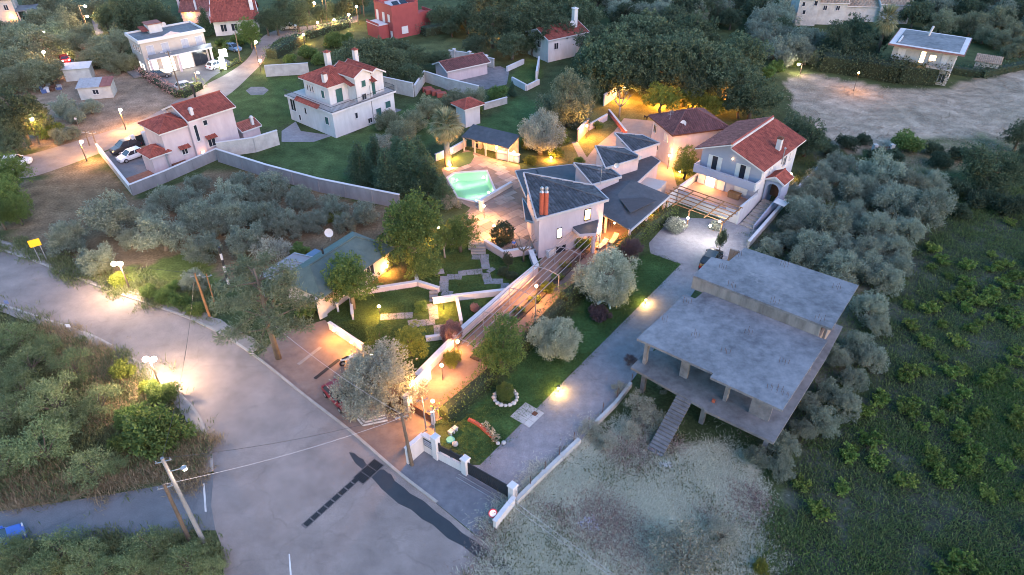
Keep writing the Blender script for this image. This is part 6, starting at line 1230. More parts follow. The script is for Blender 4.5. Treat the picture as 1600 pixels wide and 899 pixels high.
while y < 26:
    hgt = rg.uniform(.85,1.5); x = -20+rg.uniform(0,1)
    while x < 22:
        wd = rg.uniform(1.0,2.2); cs = [f(x+.04,y+.04), f(x+wd-.04,y+.04), f(x+wd-.04,y+hgt-.04), f(x+.04,y+hgt-.04)]
        if all(pin(q, pt_poly) for q in cs) and not any(pin(q, big) for q in cs) and not pin(f(x+wd/2,y+hgt/2), big) and cnt < 290:
            b = MB(f); b.bbox(x+.025,x+wd-.025,y+.025,y+hgt-.025,.0,.035+rg.uniform(0,.012),.012); b.build('slab', STONE if rg.random() < .62 else STONE2, pto); cnt += 1
        x += wd
    y += hgt
# the pool itself: basin, rim, water
pool = thing('swimming_pool', 'lit turquoise swimming pool with white rim', 'pool', (*cen, 0)); TILEP = mat('pool_tile', (.52,.64,.40), var=.06, scale=6)
n = len(pl_poly); b = MB(); pv = [tuple(p) for p in pl_poly]
hole_poly = np.array(hole)
# the soil opens under the pool
bmx = bmesh.new(); bmx.from_mesh(gm); kx = np.array([v.co[:2] for v in bmx.verts]); kin = inpoly(kx[:,0], kx[:,1], hole_poly); kill = [fc for fc in bmx.faces if any(kin[v.index] for v in fc.verts)]
bmesh.ops.delete(bmx, geom=kill, context='FACES'); bmx.to_mesh(gm); bmx.free()
ins = [tuple(cen+(p-cen)*.93) for p in pl_poly]
b.add([(p[0],p[1],-1.2) for p in ins]+[(p[0],p[1],-.02) for p in pv], [tuple(range(n))]+[(i,(i+1)%n,(i+1)%n+n,i+n) for i in range(n)]); b.build('basin', TILEP, pool)
b = MB(); out = [tuple(cen+(p-cen)*1.09) for p in pl_poly]
for i in range(n): j = (i+1) % n; b.add([(*pv[i],.09),(*pv[j],.09),(*out[j],.09),(*out[i],.09),(*pv[i],-.2),(*pv[j],-.2),(*out[j],-.02),(*out[i],-.02)], [(3,2,1,0),(0,1,5,4),(2,3,7,6)])
b.build('rim', WHITE, pool)
wm = bpy.data.materials.new('pool_water'); wm.use_nodes = True; t = wm.node_tree; t.nodes.remove(t.nodes['Principled BSDF']); tr = t.nodes.new('ShaderNodeBsdfTransparent'); tr.inputs[0].default_value = (.62,.94,.86,1); gl = t.nodes.new('ShaderNodeBsdfGlossy'); gl.inputs['Roughness'].default_value = .05; fr_ = t.nodes.new('ShaderNodeFresnel'); fr_.inputs[0].default_value = 1.33; ms = t.nodes.new('ShaderNodeMixShader'); ns = t.nodes.new('ShaderNodeTexNoise'); ns.inputs['Scale'].default_value = 1.2; bp = t.nodes.new('ShaderNodeBump'); bp.inputs['Strength'].default_value = .25; t.links.new(ns.outputs[0], bp.inputs['Height']); t.links.new(bp.outputs[0], gl.inputs['Normal']); t.links.new(bp.outputs[0], fr_.inputs['Normal']); t.links.new(fr_.outputs[0], ms.inputs[0]); t.links.new(tr.outputs[0], ms.inputs[1]); t.links.new(gl.outputs[0], ms.inputs[2]); t.links.new(ms.outputs[0], t.nodes['Material Output'].inputs[0])
b = MB(); b.poly([(p[0],p[1],-.06) for p in pv[::-1]]); b.build('water', wm, pool)
for u in (.25,.5,.75):
    q = P(704+u*50, 279-u*10); q2 = P(722+u*44, 306-u*4); glow(pool, (q.x+.3,q.y-.9,-.5), 3, (.95,1.0,.80), .15); glow(pool, (q2.x,q2.y+1.4,-.5), 3, (.95,1.0,.80), .15)
for i, p in enumerate(((712,276),(757,272),(766,297),(745,311))):
    q = P(*p); b = MB(); cc = Vector((cen[0],cen[1],0)); q = q+(cc-q)*.08; b.ball((q.x,q.y,-.45), .12, 8, 6); b.build('pool_lamp', emis('pool_bulb', (.9,1,.8), 6), pool)
wall('pool_wall', 'low white wall below the corner of the pool', [(751,319),(799,291)], .55, m=WHITE, th=.3, pillars=[(752,330,.22,1.5)])
wall('palm_wall', 'pink low wall curving behind the palm', [(681,252),(707,241),(728,229)], 1.0, m=PINK); wall('bar_wall', 'lamp lit white bar wall right of the pavilion', [(776,247),(811,254)], 1.1, m=WHITE, th=.5, cw=.12)
b = MB(); pg = pxpoly([(703,252),(718,240),(738,237),(741,246),(735,256),(718,262),(704,262)]); b.poly([(p[0],p[1],.052) for p in pg]); tag(b.build('lawn_bed', GLAWN if False else mat('bed_grass', (.06,.10,.03), scale=4, bump=.6)), 'small round lawn in front of the palm', kind='structure')
# garden steps
st = thing('garden_steps', 'grey stone steps from pool terrace to the garden', 'steps', P(748,394))
for i in range(4): a, c = P(736,386+i*3.2), P(759,386+i*3.2); b = MB(); d = (c-a); ff = Fr(a, math.degrees(math.atan2(d.y, d.x))); b.fr = ff; b.bbox(0,d.length,-.32,.05,0,.62-.15*i,.02); b.build('tread', PAVE, st)
st = thing('villa_steps', 'two pale steps beside the bare tree', 'steps', P(840,398))
for i in range(2): a, c = P(832,393+i*6), P(851,391+i*6); b = MB(); d = (c-a); ff = Fr(a, math.degrees(math.atan2(d.y, d.x))); b.fr = ff; b.bbox(0,d.length,-.3,.05,0,.34-.16*i,.02); b.build('tread', WHITE, st)
# stepping paths slab by slab
SLABM = mat('path_slab', (.17,.165,.18), scale=1.2, col2=(.28,.275,.29), bump=.3, bscale=8, coords='World')
def slabs(name, label, runs, w2=.85):
    t = thing(name, label, 'path', P(*runs[0][0])); t['kind'] = 'structure'; del t['category']
    for run in runs:
        for p, q in zip(run, run[1:]):
            a, c = P(*p), P(*q); d = c-a; L = d.length; f = Fr(a, math.degrees(math.atan2(d.y, d.x))); k = max(1, round(L/.95))
            for i in range(k): b = MB(f); b.bbox(i*L/k+.02,(i+1)*L/k-.02,-w2/2+rnd.uniform(-.04,.04),w2/2+rnd.uniform(-.04,.04),0,.05+rnd.uniform(0,.012),.015); b.build('slab', SLABM, t)
slabs('stepping_path', 'grey slab path stepping across the upper lawn', [[(737,402),(764,402)],[(756,405),(760,421)],[(754,424),(716,428)],[(722,433),(698,433)],[(694,424),(678,426)],[(694,432),(694,456)],[(690,458),(707,460)],[(764,421),(770,424)],[(759,427),(764,444)],[(768,440),(786,440)],[(789,443),(790,456)],[(795,448),(803,450)]], 1.0)
slabs('stepping_path', 'pink grey slab path across the lower lawn', [[(594,496),(645,493)],[(644,500),(648,512)],[(652,506),(680,503)],[(676,478),(678,500)],[(685,508),(687,528)],[(668,476),(672,482)]], 1.0)
st = thing('lawn_steps', 'small dark steps between the low garden walls', 'steps', P(677,466))
for i in range(3): a, c = P(671,460+i*5), P(684,459+i*5); b = MB(); d = (c-a); ff = Fr(a, math.degrees(math.atan2(d.y, d.x))); b.fr = ff; b.bbox(0,d.length,-.3,.05,0,.4-.13*i,.02); b.build('tread', PAVE, st)
# lane pergola of thin pale rails on arches
a, c = P(712,556), P(898,382); d = c-a; L = d.length; f = Fr(a, math.degrees(math.atan2(d.y, d.x))); g = thing('lane_pergola', 'long pergola of thin pale rails over the brick lane', 'pergola', a); RAIL = mat('pale_rail', (.26,.23,.235), var=.15, scale=3, rough=.5)
for i in range(6): y = -.1-i*.62; b = MB(f); b.bar((-.6,y,2.45+.18*math.sin(math.pi*i/5)),(L+.3,y,2.45+.18*math.sin(math.pi*i/5)),.055,.055); b.build('rail', RAIL, g)
for k in range(6):
    x = k*L/5; b = MB(f); b.tube([(x,.05,.0),(x,.05,2.3)]+[(x,-3.2*j/8,2.3+.22*math.sin(math.pi*j/8)) for j in range(9)]+[(x,-3.25,2.3),(x,-3.25,0)], .05, 6); b.build('arch', RAIL, g)
pl = thing('lane_planting', 'row of low planted beds under the lane pergola', 'plants', a)
for i in range(9):
    x = 1.5+i*L/9.5; Vq = leafcloud([(0,0,.3,.7,.35,.3)], 260, .2, .6, 300+i, 5, .08); q = f(x, -1.9+.4*(i%2)); Vq = Vq+np.array([q.x, q.y, 0])-np.array(pl['_o']); o = fast_mesh('plant', Vq, [L_MID,L_YEL_LIT,L_RED][i%3]); o.parent = pl
b = MB(f); b.box(.5,L-.5,-2.35,-1.35,0,.12); b.build('soil_bed', mat('bed_soil', (.06,.04,.03)), pl)
# driveway lawn pieces
q = P(790,622); t = thing('stone_ring', 'ring of white stones round the clipped bush', 'stones', q)
for i in range(16): an = i*math.pi/8; b = MB(); b.ball((q.x+math.cos(an)*1.05, q.y+math.sin(an)*1.05, .1), .2+.03*(i%3), 6, 5, .7); b.build('stone', OLDW, t)
pd = thing('paved_pad', 'square pale paved pad on the lawn beside the driveway', 'paving', P(822,648)); pd['kind'] = 'structure'; del pd['category']; a, c = P(797,651), P(821,629); d = c-a; f = Fr(a, math.degrees(math.atan2(d.y, d.x))); L = d.length
for i in range(3):
    for j in range(3): b = MB(f); b.bbox(i*L/3+.015,(i+1)*L/3-.015,-j*.72-.7,-j*.72-.015,0,.05,.012); b.build('slab', OLDW, pd)
b = MB(f); b.box(L*.62,L*.84,-1.75,-1.3,.02,.056); b.build('manhole_cover', BRICKC, pd)
bb = thing('brick_border', 'low curved brick border with pale flowers on the lawn', 'border', P(750,672)); pts = [P(*p) for p in catmull([(732,657),(746,664),(760,676),(772,686)],6)]
for i in range(len(pts)-1):
    p, q = pts[i], pts[i+1]; b = MB(); b.bar((p.x,p.y,.12),(q.x,q.y,.12),.28,.24); b.build('brick', TERRA, bb)
for i, (a, c) in enumerate(((758,668),(766,676),(772,682),(774,688))):
    q = P(a, c); o = fast_mesh('flower_clump', leafcloud([(q.x,q.y,.25,.35,.3,.22)], 160, .12, .8, 400+i, 4, .05)-np.array(bb['_o']), leafmat('pale_petal', (.30,.28,.18), (.55,.50,.38))); o.parent = bb; o['kind'] = 'stuff'
bn = thing('stone_bench', 'small pale stone bench on the front lawn', 'bench', P(708,676)); a, c = P(702,681), P(714,671); d = (c-a); f = Fr(a, math.degrees(math.atan2(d.y,d.x)))
for k in (0,1): b = MB(f); b.bbox(k*d.length*.52,k*d.length*.52+d.length*.46,-.22,.22,.35,.45,.03); b.build('seat', OLDW, bn)
for x in (.1,d.length*.5,d.length-.15): b = MB(f); b.box(x-.08,x+.08,-.18,.18,0,.349); b.build('leg', OLDW, bn)
q = P(704,688); b = MB(); b.tube([(q.x,q.y,0),(q.x,q.y,.12)], [.42,.36], 12); tag(b.build('well_cover', mat('teal_lid', (.10,.32,.30))), 'round teal cover on the front lawn', 'cover')
for p, s, lb in (((778,694),.2,'left of the two pale stones beside the driveway'),((787,693),.22,'right of the two pale stones beside the driveway'),((711,695),.3,'larger pale stone beside the stone bench')): q = P(*p); b = MB(); b.ball((q.x,q.y,.1), s, 7, 5, .7); tag(b.build('garden_stone', OLDW), lb, 'stone', 'pale stones on the front lawn')
# toy swing frame under the olive
q = P(946,480); t = thing('garden_ornament', 'curved white and teal garden ornament under the silver olive', 'ornament', q); b = MB(); b.tube([(q.x-.9,q.y+.1,.35),(q.x-.5,q.y+.1,.75),(q.x,q.y,.95),(q.x+.35,q.y-.1,.6),(q.x+.45,q.y-.5,.1)], [.16,.18,.18,.15,.1], 8); b.build('arc', mat('teal_white', (.42,.62,.60)), t); b = MB(); b.tube([(q.x+.4,q.y+1.2,.4),(q.x+.9,q.y+1.3,.35),(q.x+1.1,q.y+1.6,.5)], [.14,.16,.1], 8); b.build('red_arc', mat('red_plastic', (.35,.04,.03)), t)
# stone gate in the hay field and debris on the dry lot
t = thing('stone_gate', 'small stone gate at the foot of the hay field', 'gate', P(1376,238)); 
for p in ((1364,240),(1390,240)): q = P(*p); b = MB(Fr(q,10)); b.box(-.3,.3,-.3,.3,0,1.5); b.build('pillar', OLDW, t)
a, c = P(1366,240), P(1388,240); b = MB()
for i in range(6): x = a.x+(c.x-a.x)*(i+.5)/6; b.box(x-.04,x+.04,a.y-.03,a.y+.03,.1,1.2)
b.box(a.x,c.x,a.y-.05,a.y-.031,1.0,1.1); b.build('gate_leaf', RUST, t)
b = MB(); q = P(921,819); Vq = leafcloud([(0,0,.05,.8,.65,.05)], 700, .12, .5, 77, 5, .1, up=-.5); Vq[:,:,2] = np.maximum(Vq[:,:,2], .02); o = fast_mesh('plastic_scrap', Vq, mat('blue_plastic', (.36,.39,.52), var=.2)); o.location = q; tag(o, 'patch of pale blue plastic scrap in the dry grass', 'scrap')
q = P(1040,727); b = MB(); b.bbox(q.x-.5,q.x+.5,q.y-.3,q.y+.3,0,.12,.05); tag(b.build('flat_stone', OLDW), 'flat pale stone in the dry grass', 'stone')
# ================================================================== lamps, poles, vehicles, people
def solve_h(head, base):
    b = P(*base); best = min((( (P(*head, z)-Vector((b.x,b.y,z))).length, z) for z in [i*.1 for i in range(5,110)])); return best[1]
def street(label, head, base, power, col, group='street lamps', lensm=None, two=False, name='street_lamp', polem=POLEW, r=.07):
    z = solve_h(head, base); b = P(*base); hd = P(*head, z); t = thing(name, label, 'lamp', b, group)
    m = MB(); m.tube([(b.x,b.y,-.05),(b.x,b.y,z+.25)], [r*1.4,r], 7); m.build('pole', polem, t)
    m = MB(); m.tube([(b.x,b.y,z+.2),((b.x+hd.x)/2,(b.y+hd.y)/2,z+.32),(hd.x,hd.y,z+.16)], .035, 5); m.build('arm', polem, t)
    for k in ((0,) if not two else (-.35,.35)):
        m = MB(); m.ball((hd.x+k,hd.y,z+.06), .26, 10, 5, .5, True); m.build('lamp_cap', STEEL, t); m = MB(); m.ball((hd.x+k,hd.y,z+.03), .27, 10, 6, .8); m.build('lens', lensm or emis('street_lens', (1.0,.80,.50), 24), t)
    glow(t, (hd.x, hd.y-.05, z-.35), power*.27, col, .18); return t
LENSW = emis('white_lens', (1.0,.88,.66), 26)
street('bright twin headed lamp on the verge above the road', (183,413), (203,452), 1300, COOL, two=True, lensm=LENSW)
street('bright twin headed lamp at the weedy road corner', (234,562), (250,602), 2000, COOL, two=True, lensm=LENSW)
street('street lamp on the tan plot beside the far road', (188,172), (197,203), 1400, WARM2); street('street lamp at the left bend of the far road', (127,222), (136,252), 900, WARM2)
street('timber pole lamp beside the dark left tree', (50,187), (62,226), 600, WARM2); street('white lamp on the shop parking', (309,114), (311,140), 250, COOL, lensm=LENSW)
street('lamp in the yellow lit tree by the far road', (400,66), (404,98), 500, WARM2); street('timber pole lamp above the scrap heap', (68,82), (82,121), 350, WARM2); street('greenish lamp on the leaning hillside pole', (68,51), (75,82), 80, (.8,1,.5))
street('upper lamp of the twin lamps at the top left', (133,10), (138,52), 500, COOL, lensm=LENSW); street('lower lamp of the twin lamps at the top left', (136,26), (142,58), 300, WARM2)
for i, (h, bs, pw_, cl) in enumerate((((491,5),(494,32),400,WARM2), ((496,36),(498,54),500,WARM2), ((557,11),(560,38),600,WARM), ((545,23),(547,44),500,COOL), ((522,31),(524,48),500,WARM2), ((474,55),(476,70),400,WARM2), ((406,95),(408,112),110,WARM2), ((316,58),(318,72),150,COOL), ((505,-4),(508,30),300,WARM2))):
    street(['leftmost street light at the top of the picture','street light over the white car at the top','orange street light left of the red house','white street light left of the red house','paired street light on the upper far road','small street light above the clipped hedge','low lamp at the wall left of white house','small white lamp behind the shop','high street light on the tall top pole'][i], h, bs, pw_, cl)
street('white lamp at the corner of the hay field', (1248,101), (1250,116), 160, COOL, lensm=LENSW)
def globe(label, head, h, power, col, group='garden lamps', r=.15, post=True, em=None, name='garden_lamp'):
    hd = P(*head, h); t = thing(name, label, 'lamp', (hd.x,hd.y,0), group)
    if post: m = MB(); m.tube([(hd.x,hd.y,0),(hd.x,hd.y,h-r*.8)], .035, 6); m.build('post', DARKM, t)
    else: m = MB(); m.tube([(hd.x,hd.y,h-r-.12),(hd.x,hd.y,h-r*.7)], .09, 8); m.build('socket', DARKM, t)
    m = MB(); m.ball((hd.x,hd.y,h), r, 10, 8); m.build('globe', em or MATS['warm_bulb'], t)
    glow(t, (hd.x-.05, hd.y-r-.12, h-.02), power*.85, col, .1); return t
for lb, hp, h, pw_, cl in (
 ('globe lamp under the lane pergola', (838,447), 1.9, 130, WARM2), ('globe lamp on the lane beside the gate', (690,571), 1.9, 130, WARM2), ('tall globe lamp just inside the villa gate', (676,627), 2.4, 170, WARM2),
 ('lamp beside the small steps of the low walls', (692,470), 1.2, 130, WARM2), ('globe lamp on the lower lawn path', (592,479), 1.2, 80, WARM2), ('orange lamp glowing under the largest garden tree', (604,416), .8, 110, WARM),
 ('lamp on the pillar below the pool', (756,322), 1.9, 110, WARM2), ('globe lamp beside the clipped dark bush', (772,353), 1.5, 95, WARM2), ('wall lamp on the gate wall behind the big olive', (645,597), 1.9, 80, WARM2),
 ('lamp on the lane wall beside the red shrub', (715,534), 1.2, 40, WARM2), ('small lamp inside the big gate olive', (580,556), 3.2, 25, WARM2), ('ground lamp at the foot of palm', (703,258), .35, 60, WARM), ('globe lamp on the wall beside the palm', (706,236), 1.2, 130, WARM2),
 ('left lamp on the bar wall', (776,231), 1.9, 75, WARM), ('right lamp on the bar wall', (803,238), 1.7, 85, WARM2), ('ground lamp under the grey olive', (861,247), .4, 110, WARM), ('lamp on the boundary wall beside the lit path', (917,197), 2.2, 330, WARM2),
 ('lamp at the end of the boundary wall in the oaks', (976,138), 2.2, 380, WARM2), ('lamp in the passage between villa and blue house', (1046,243), 2.2, 130, WARM2), ('first lamp under the courtyard oaks', (1035,152), 1.6, 420, WARM), ('second lamp under the courtyard oaks', (1088,148), 1.8, 420, WARM), ('third lamp deep under the courtyard oaks', (1136,152), 1.6, 120, WARM),
 ('ground lamp in the court before the blue house', (1062,268), .4, 60, WARM), ('lamp behind the small pool tree', (685,356), 1.5, 150, WARM), ('lamp on the rear court beside the annexe', (1022,215), 1.2, 220, WARM2),
 ('glow lamp inside the tall dark hedge', (1342,114), 3.4, 90, WARM), ('first lamp among the trees of the upper wood', (775,29), 3.0, 220, WARM), ('second lamp among the trees of the upper wood', (788,50), 1.0, 150, WARM), ('small lamp on the wall right of blue house porch', (1236,272), .8, 25, WARM)):
    globe(lb, hp, h, pw_, cl)
for lb, hp in (('upper wall lamp of the parking court', (522,516)), ('lower wall lamp of the parking court', (549,535))): globe(lb, hp, 1.15, 75, WARM, 'parking court lamps', .13, False)
def bollard(label, p):
    q = P(*p); t = thing('bollard_light', label, 'lamp', q, 'driveway bollard lights'); m = MB(); m.tube([(q.x,q.y,0),(q.x,q.y,.5)], .06, 8); m.build('post', DARKM, t); m = MB(); m.tube([(q.x,q.y,.72),(q.x,q.y,.76)], .16, 10); m.build('cap', DARKM, t); m = MB(); m.tube([(q.x,q.y,.5),(q.x,q.y,.70)], .07, 8); m.build('lens', emis('amber_lens', (1,.60,.16), 16), t); glow(t, (q.x-.1,q.y-.22,.5), 24, (1,.58,.16), .08); glow(t, (q.x+.18,q.y+.16,.5), 18, (1,.58,.16), .08)
bollard('lower amber bollard light on the driveway edge', (872,613)); bollard('upper amber bollard light on the driveway edge', (1008,475)); 
# lit totem sign
q = P(350,110); t = thing('lit_totem_sign', 'glowing white totem sign at the shop forecourt', 'sign', q); f = Fr(q, 30); m = MB(f); m.box(-.5,.5,-.12,.12,.2,2.6); m.build('lit_panel', emis('totem_light', (.95,1,.95), 3), t); m = MB(f); m.box(-.1,1.3,-.14,.14,2.6,4.0); m.build('lit_panel', MATS['totem_light'], t); m = MB(f); m.box(-.6,.6,-.2,.2,0,.2); m.build('base', DARKM, t); glow(t, f(0,-.8,2.0), 6, (.92,1,.92))
# utility poles and cables
def pole(label, top, base, m, r=.12, extra=None, group='utility poles'):
    z = solve_h(top, base); b = P(*base); tp = P(*top, z); t = thing('utility_pole', label, 'pole', b, group); mb = MB(); mb.tube([(b.x,b.y,-.05), tuple(tp)], [r*1.25,r*.8], 9); mb.build('shaft', m, t); mb = MB(); d = Vector((.8,.3,0)); mb.bar(tuple(tp-d*.6-Vector((0,0,.35))), tuple(tp+d*.6-Vector((0,0,.35))), .06, .06)
    for k in (-.5,.5): q = tp+d*k-Vector((0,0,.3)); mb.tube([tuple(q),(q.x,q.y,q.z+.14)], .04, 6)
    mb.build('cross_arm', STEEL, t); return tp
cp = pole('thick grey concrete pole at the lane corner', (253,716), (320,850), mat('pole_concrete', (.19,.195,.205), var=.25, scale=2), .145)
tp2 = pole('dark timber stub pole beside the concrete pole', (256,757), (297,846), POLEW, .13); gp = pole('dark timber pole at the white entrance wall', (627,647), (644,727), POLEW, .13); gp2 = pole('thin steel pole inside the villa gate', (659,621), (666,672), STEEL, .06); gp3 = pole('thin flag pole at the white entrance wall', (675,637), (681,684), STEEL, .05)
rp = pole('timber pole on the road verge', (304,427), (328,496), TIMBER, .12); rp2 = pole('thin timber prop beside the verge pole', (322,428), (336,476), TIMBER, .07); sp = pole('tall timber pole at the shop hedge', (262,80), (285,152), POLEW, .11); pole('timber pole right of the shop sign', (367,49), (376,98), POLEW, .11); pole('slim pole below the timber pole lamp at left', (34,192), (50,226), POLEW, .08); tr_ = pole('leaning pole at the yard gateway', (132,204), (140,228), POLEW, .08); pole('short pole beside the yard gateway', (143,205), (152,232), POLEW, .08)
pole('tall pole among the top street lights', (508,-6), (511,40), POLEW, .12); pole('pole left of the red cubic house', (566,-4), (569,26), POLEW, .1); pole('frame pole on the upper far road', (478,26), (481,46), POLEW, .1)
q = P(357,444); t = thing('striped_post', 'black and white banded post beside the pine', 'post', q); z = solve_h((342,386),(357,444)); tp = P(342,386,z)
for i in range(6): a = q.lerp(Vector((tp.x,tp.y,z)), i/6); c = q.lerp(Vector((tp.x,tp.y,z)), (i+.98)/6); m = MB(); m.tube([tuple(a), tuple(c)], .14, 8); m.build('band', WHITE if i % 2 == 0 else DARKM, t)
# small lamp on the concrete pole
hd = P(287,731,cp.z-1.1); t = thing('pole_lamp', 'small lamp head on the concrete pole bracket', 'lamp', hd); m = MB(); m.tube([(cp.x,cp.y,cp.z-1.4), tuple(hd)], .03, 5); m.build('bracket', STEEL, t); m = MB(); m.ball(tuple(hd), .22, 10, 6, .5); m.build('lamp_cap', STEEL, t); m = MB(); m.ball((hd.x+.08,hd.y-.05,hd.z-.07), .14, 10, 6, .6); m.build('lens', LENSW, t); glow(t, (hd.x,hd.y-.1,hd.z-.4), 12, COOL)
def cable(label, a, b, sag=.4, r=.018, m=None):
    a = Vector(a); b = Vector(b); pts = []
    for i in range(13): u = i/12; p = a.lerp(b, u); p.z -= sag*4*u*(1-u); pts.append(tuple(p))
    mb = MB(); mb.tube(pts, r, 4); return tag(mb.build('overhead_cable', m or DARKM), label, 'cable')
CBL = mat('pale_cable', (.38,.37,.38), var=.1)
cable('dark cable from the concrete pole to the entrance pole', cp, gp, .6); cable('pale cable from the stub pole to the entrance pole', tp2, gp+Vector((0,0,-.4)), .5, .016, CBL); cable('cable from the verge pole to the concrete pole', rp, cp, 1.0); cable('cable from the verge pole to the left edge', rp, P(-60,360,6), .8); cable('cable from entrance pole over the big olive', gp, P(430,510,6.5), .6, .016, CBL)
cable('first pale wire over the dry lot', P(790,782,5), P(962,905,5), .15, .016, CBL); cable('second pale wire over the dry lot', P(800,780,5), P(985,915,5), .15, .016, CBL)
cable('service wire from entrance pole to the gate pole', gp, gp2, .1, .014); cable('wire from the left bend pole to the gateway pole', P(36,178,5.5), tr_, .5, .02)
# signs
t = thing('yellow_sign', 'yellow road sign board on two legs beside the dirt plot', 'sign', P(63,407)); a, c = P(59,408), P(68,404); z = 2.3; q0, q1 = P(47,387,z), P(65,382,z); m = MB(); m.bar((q0.x,q0.y,z+.4),(q1.x,q1.y,z+.4),.05,.9); m.build('board', mat('sign_yellow', (.75,.42,.02), var=.05), t)
for u in (.25,.8): p = q0.lerp(q1, u); m = MB(); m.tube([(p.x,p.y+.05,0),(p.x,p.y+.05,z+.6)], .05, 6); m.build('leg', STEEL, t)
for lb, hp, bp_, cl in (('small blue backed sign on the left kerb', (12,474), (20,490), (.12,.16,.30)), ('small white sign on the left kerb', (108,510), (112,520), (.6,.6,.62)), ('small white board on the tan plot', (121,187), (123,198), (.6,.6,.62))):
    z = max(.8, solve_h(hp, bp_)); b_ = P(*bp_); t = thing('small_sign', lb, 'sign', b_); m = MB(); m.tube([(b_.x,b_.y,0),(b_.x,b_.y,z)], .03, 6); m.build('post', STEEL, t); m = MB(); m.box(b_.x-.22,b_.x+.22,b_.y-.06,b_.y-.03,z-.05,z+.35); m.build('plate', mat('plate%d' % int(cl[0]*100), cl, var=.05), t)
q = P(770,802,1.0); t = thing('no_entry_sign', 'round red and white sign on the white gate wall', 'sign', q); dn = Vector((.2,-.75,.55)).normalized(); m = MB(); m.tube([tuple(q), tuple(q+dn*.03)], .34, 16); m.build('disc', mat('sign_red', (.45,.03,.05), var=.05), t); m = MB(); m.tube([tuple(q+dn*.031), tuple(q+dn*.036)], .26, 16); dk = m.build('disc_white', mat('sign_white', (.7,.68,.68), var=.05), t); m = MB(); m.bar(tuple(q+dn*.045+Vector((-.2,0,-.04))), tuple(q+dn*.045+Vector((.2,.08,.06))), .10, .012); m.build('sign_bar', MATS['sign_red'], dk); m = MB(); m.tube([(q.x,q.y+.02,0), tuple(q)], .03, 5); m.build('post', STEEL, t)
# ------------------------------------------------------------------ cars
def car(label, p, ang, col, tall=0.0, lights=False, L=4.1, group='parked cars'):
    q = P(*p) if len(p) == 2 else Vector(p); f = Fr(q, ang); t = thing('parked_car', label, 'car', q, group); pm = mat('paint_%d_%d_%d' % tuple(int(c*100) for c in col), col, rough=.28, var=.04, spec=.6); k = L/4.2
    St = [(-2.1,.62,.66),(-2.02,.90,.80),(-1.3,.97,.87),(-.4,.97,.88),(.7,.94,.88),(1.3,.88,.86),(1.9,.74,.80),(2.1,.58,.62)]; vs = []; fs = []
    for x, zb, hw in St:
        zb += tall*.6
        for y, z in ((-hw*.9,.25),(-hw,.52),(-hw*.96,zb-.05),(-hw*.8,zb),(hw*.8,zb),(hw*.96,zb-.05),(hw,.52),(hw*.9,.25)): vs.append((x*k,y,z))
    n = 8
    for i in range(len(St)-1):
        for j in range(n): fs.append((i*n+j, i*n+(j+1)%n, (i+1)*n+(j+1)%n, (i+1)*n+j))
    fs += [tuple(range(n-1,-1,-1)), tuple(range((len(St)-1)*n, len(St)*n))]; m = MB(f); m.add(vs, fs); body = m.build('body', pm, t)
    zb = .95+tall*.6; zr = 1.42+tall; c0 = [(-1.75,.80),(1.05,.80)]; r0 = [(-1.35,.62),(.25,.62)]
    m = MB(f); vs = [(x*k,s*y,zb-.03) for x, y in c0 for s in (-1,1)]+[(x*k,s*y,zr) for x, y in r0 for s in (-1,1)]; m.add(vs, [(0,1,5,4),(2,6,7,3),(0,4,6,2),(1,3,7,5),(4,5,7,6)]); m.build('windows', GLASS, t)
    m = MB(f); m.bbox(-1.42*k,.3*k,-.64,.64,zr+.004,zr+.06,.05); m.build('roof', pm, t)
    m = MB(f)
    for s in (-1,1):
        m.bar((1.04*k,s*.79,zb-.02),(.26*k,s*.63,zr),.07,.05); m.bar((-1.74*k,s*.79,zb-.02),(-1.36*k,s*.63,zr),.10,.06); m.bar((-.3*k,s*.81,zb-.02),(-.45*k,s*.64,zr),.06,.05)
    m.build('pillars', pm, body)
    for x in (-1.32,1.32):
        for s in (-1,1):
            m = MB(f); m.tube([(x*k,s*.62,.32),(x*k,s*.90,.32)], .32, 14); wo = m.build('wheel', mat('tyre', (.015,.015,.016)), t); m = MB(f); m.tube([(x*k,s*.901,.32),(x*k,s*.915,.32)], .19, 10); m.build('rim', STEEL, wo)
    for s in (-1,1):
        m = MB(f); m.box(2.0*k,2.1*k,s*.55-.16,s*.55+.16,.60,.72); m.build('headlight', emis('headlamp', (1,.75,.4), 60) if lights else TRIM, t); m = MB(f); m.box(-2.12*k,-2.06*k,s*.58-.14,s*.58+.14,.62,.82); m.build('tail_light', emis('tail_lamp', (1,.04,.03), 40) if lights else mat('tail_red', (.3,.01,.01), var=.05), t)
        m = MB(f); m.box(.75*k,.95*k,s*.92-.08,s*.92+.08,zb-.04,zb+.10); m.build('mirror', pm, t)
    if lights: glow(t, f(2.9,0,.8), 40, (1,.55,.16)); glow(t, f(-2.6,0,.7), 30, (1,.06,.04))
    return t
car('white hatchback parked on the far road at left edge', (27,258), 18, (.62,.62,.64)); car('white car facing out in the pink house yard', (207,248), -128, (.60,.62,.66)); car('dark off roader beside the white car in the yard', (198,236), -130, (.03,.03,.035), .3, L=4.4)
car('dark grey car parked before the lit shop', (252,120), 12, (.08,.085,.095)); car('silver car half hidden by the shop hedge', (292,139), 40, (.40,.42,.45)); car('white car beside the glowing sign', (339,106), 60, (.55,.55,.55)); car('blue car on the drive behind the glowing sign', (365,79), -30, (.10,.17,.28))
car('black off roader at the top of the concrete driveway', (1110,413), 58, (.012,.012,.014), .35, L=4.5); car('dark red car under the big gate olive', (533,626), -48, (.22,.012,.02)); car('red car with glowing lights on the dark lane', (102,96), 128, (.32,.02,.02), lights=True); car('pale car under the top street lights', (453,46), 10, (.45,.46,.48)); car('blue car hidden in the bottom left bushes', (-6,860), 40, (.04,.10,.38))
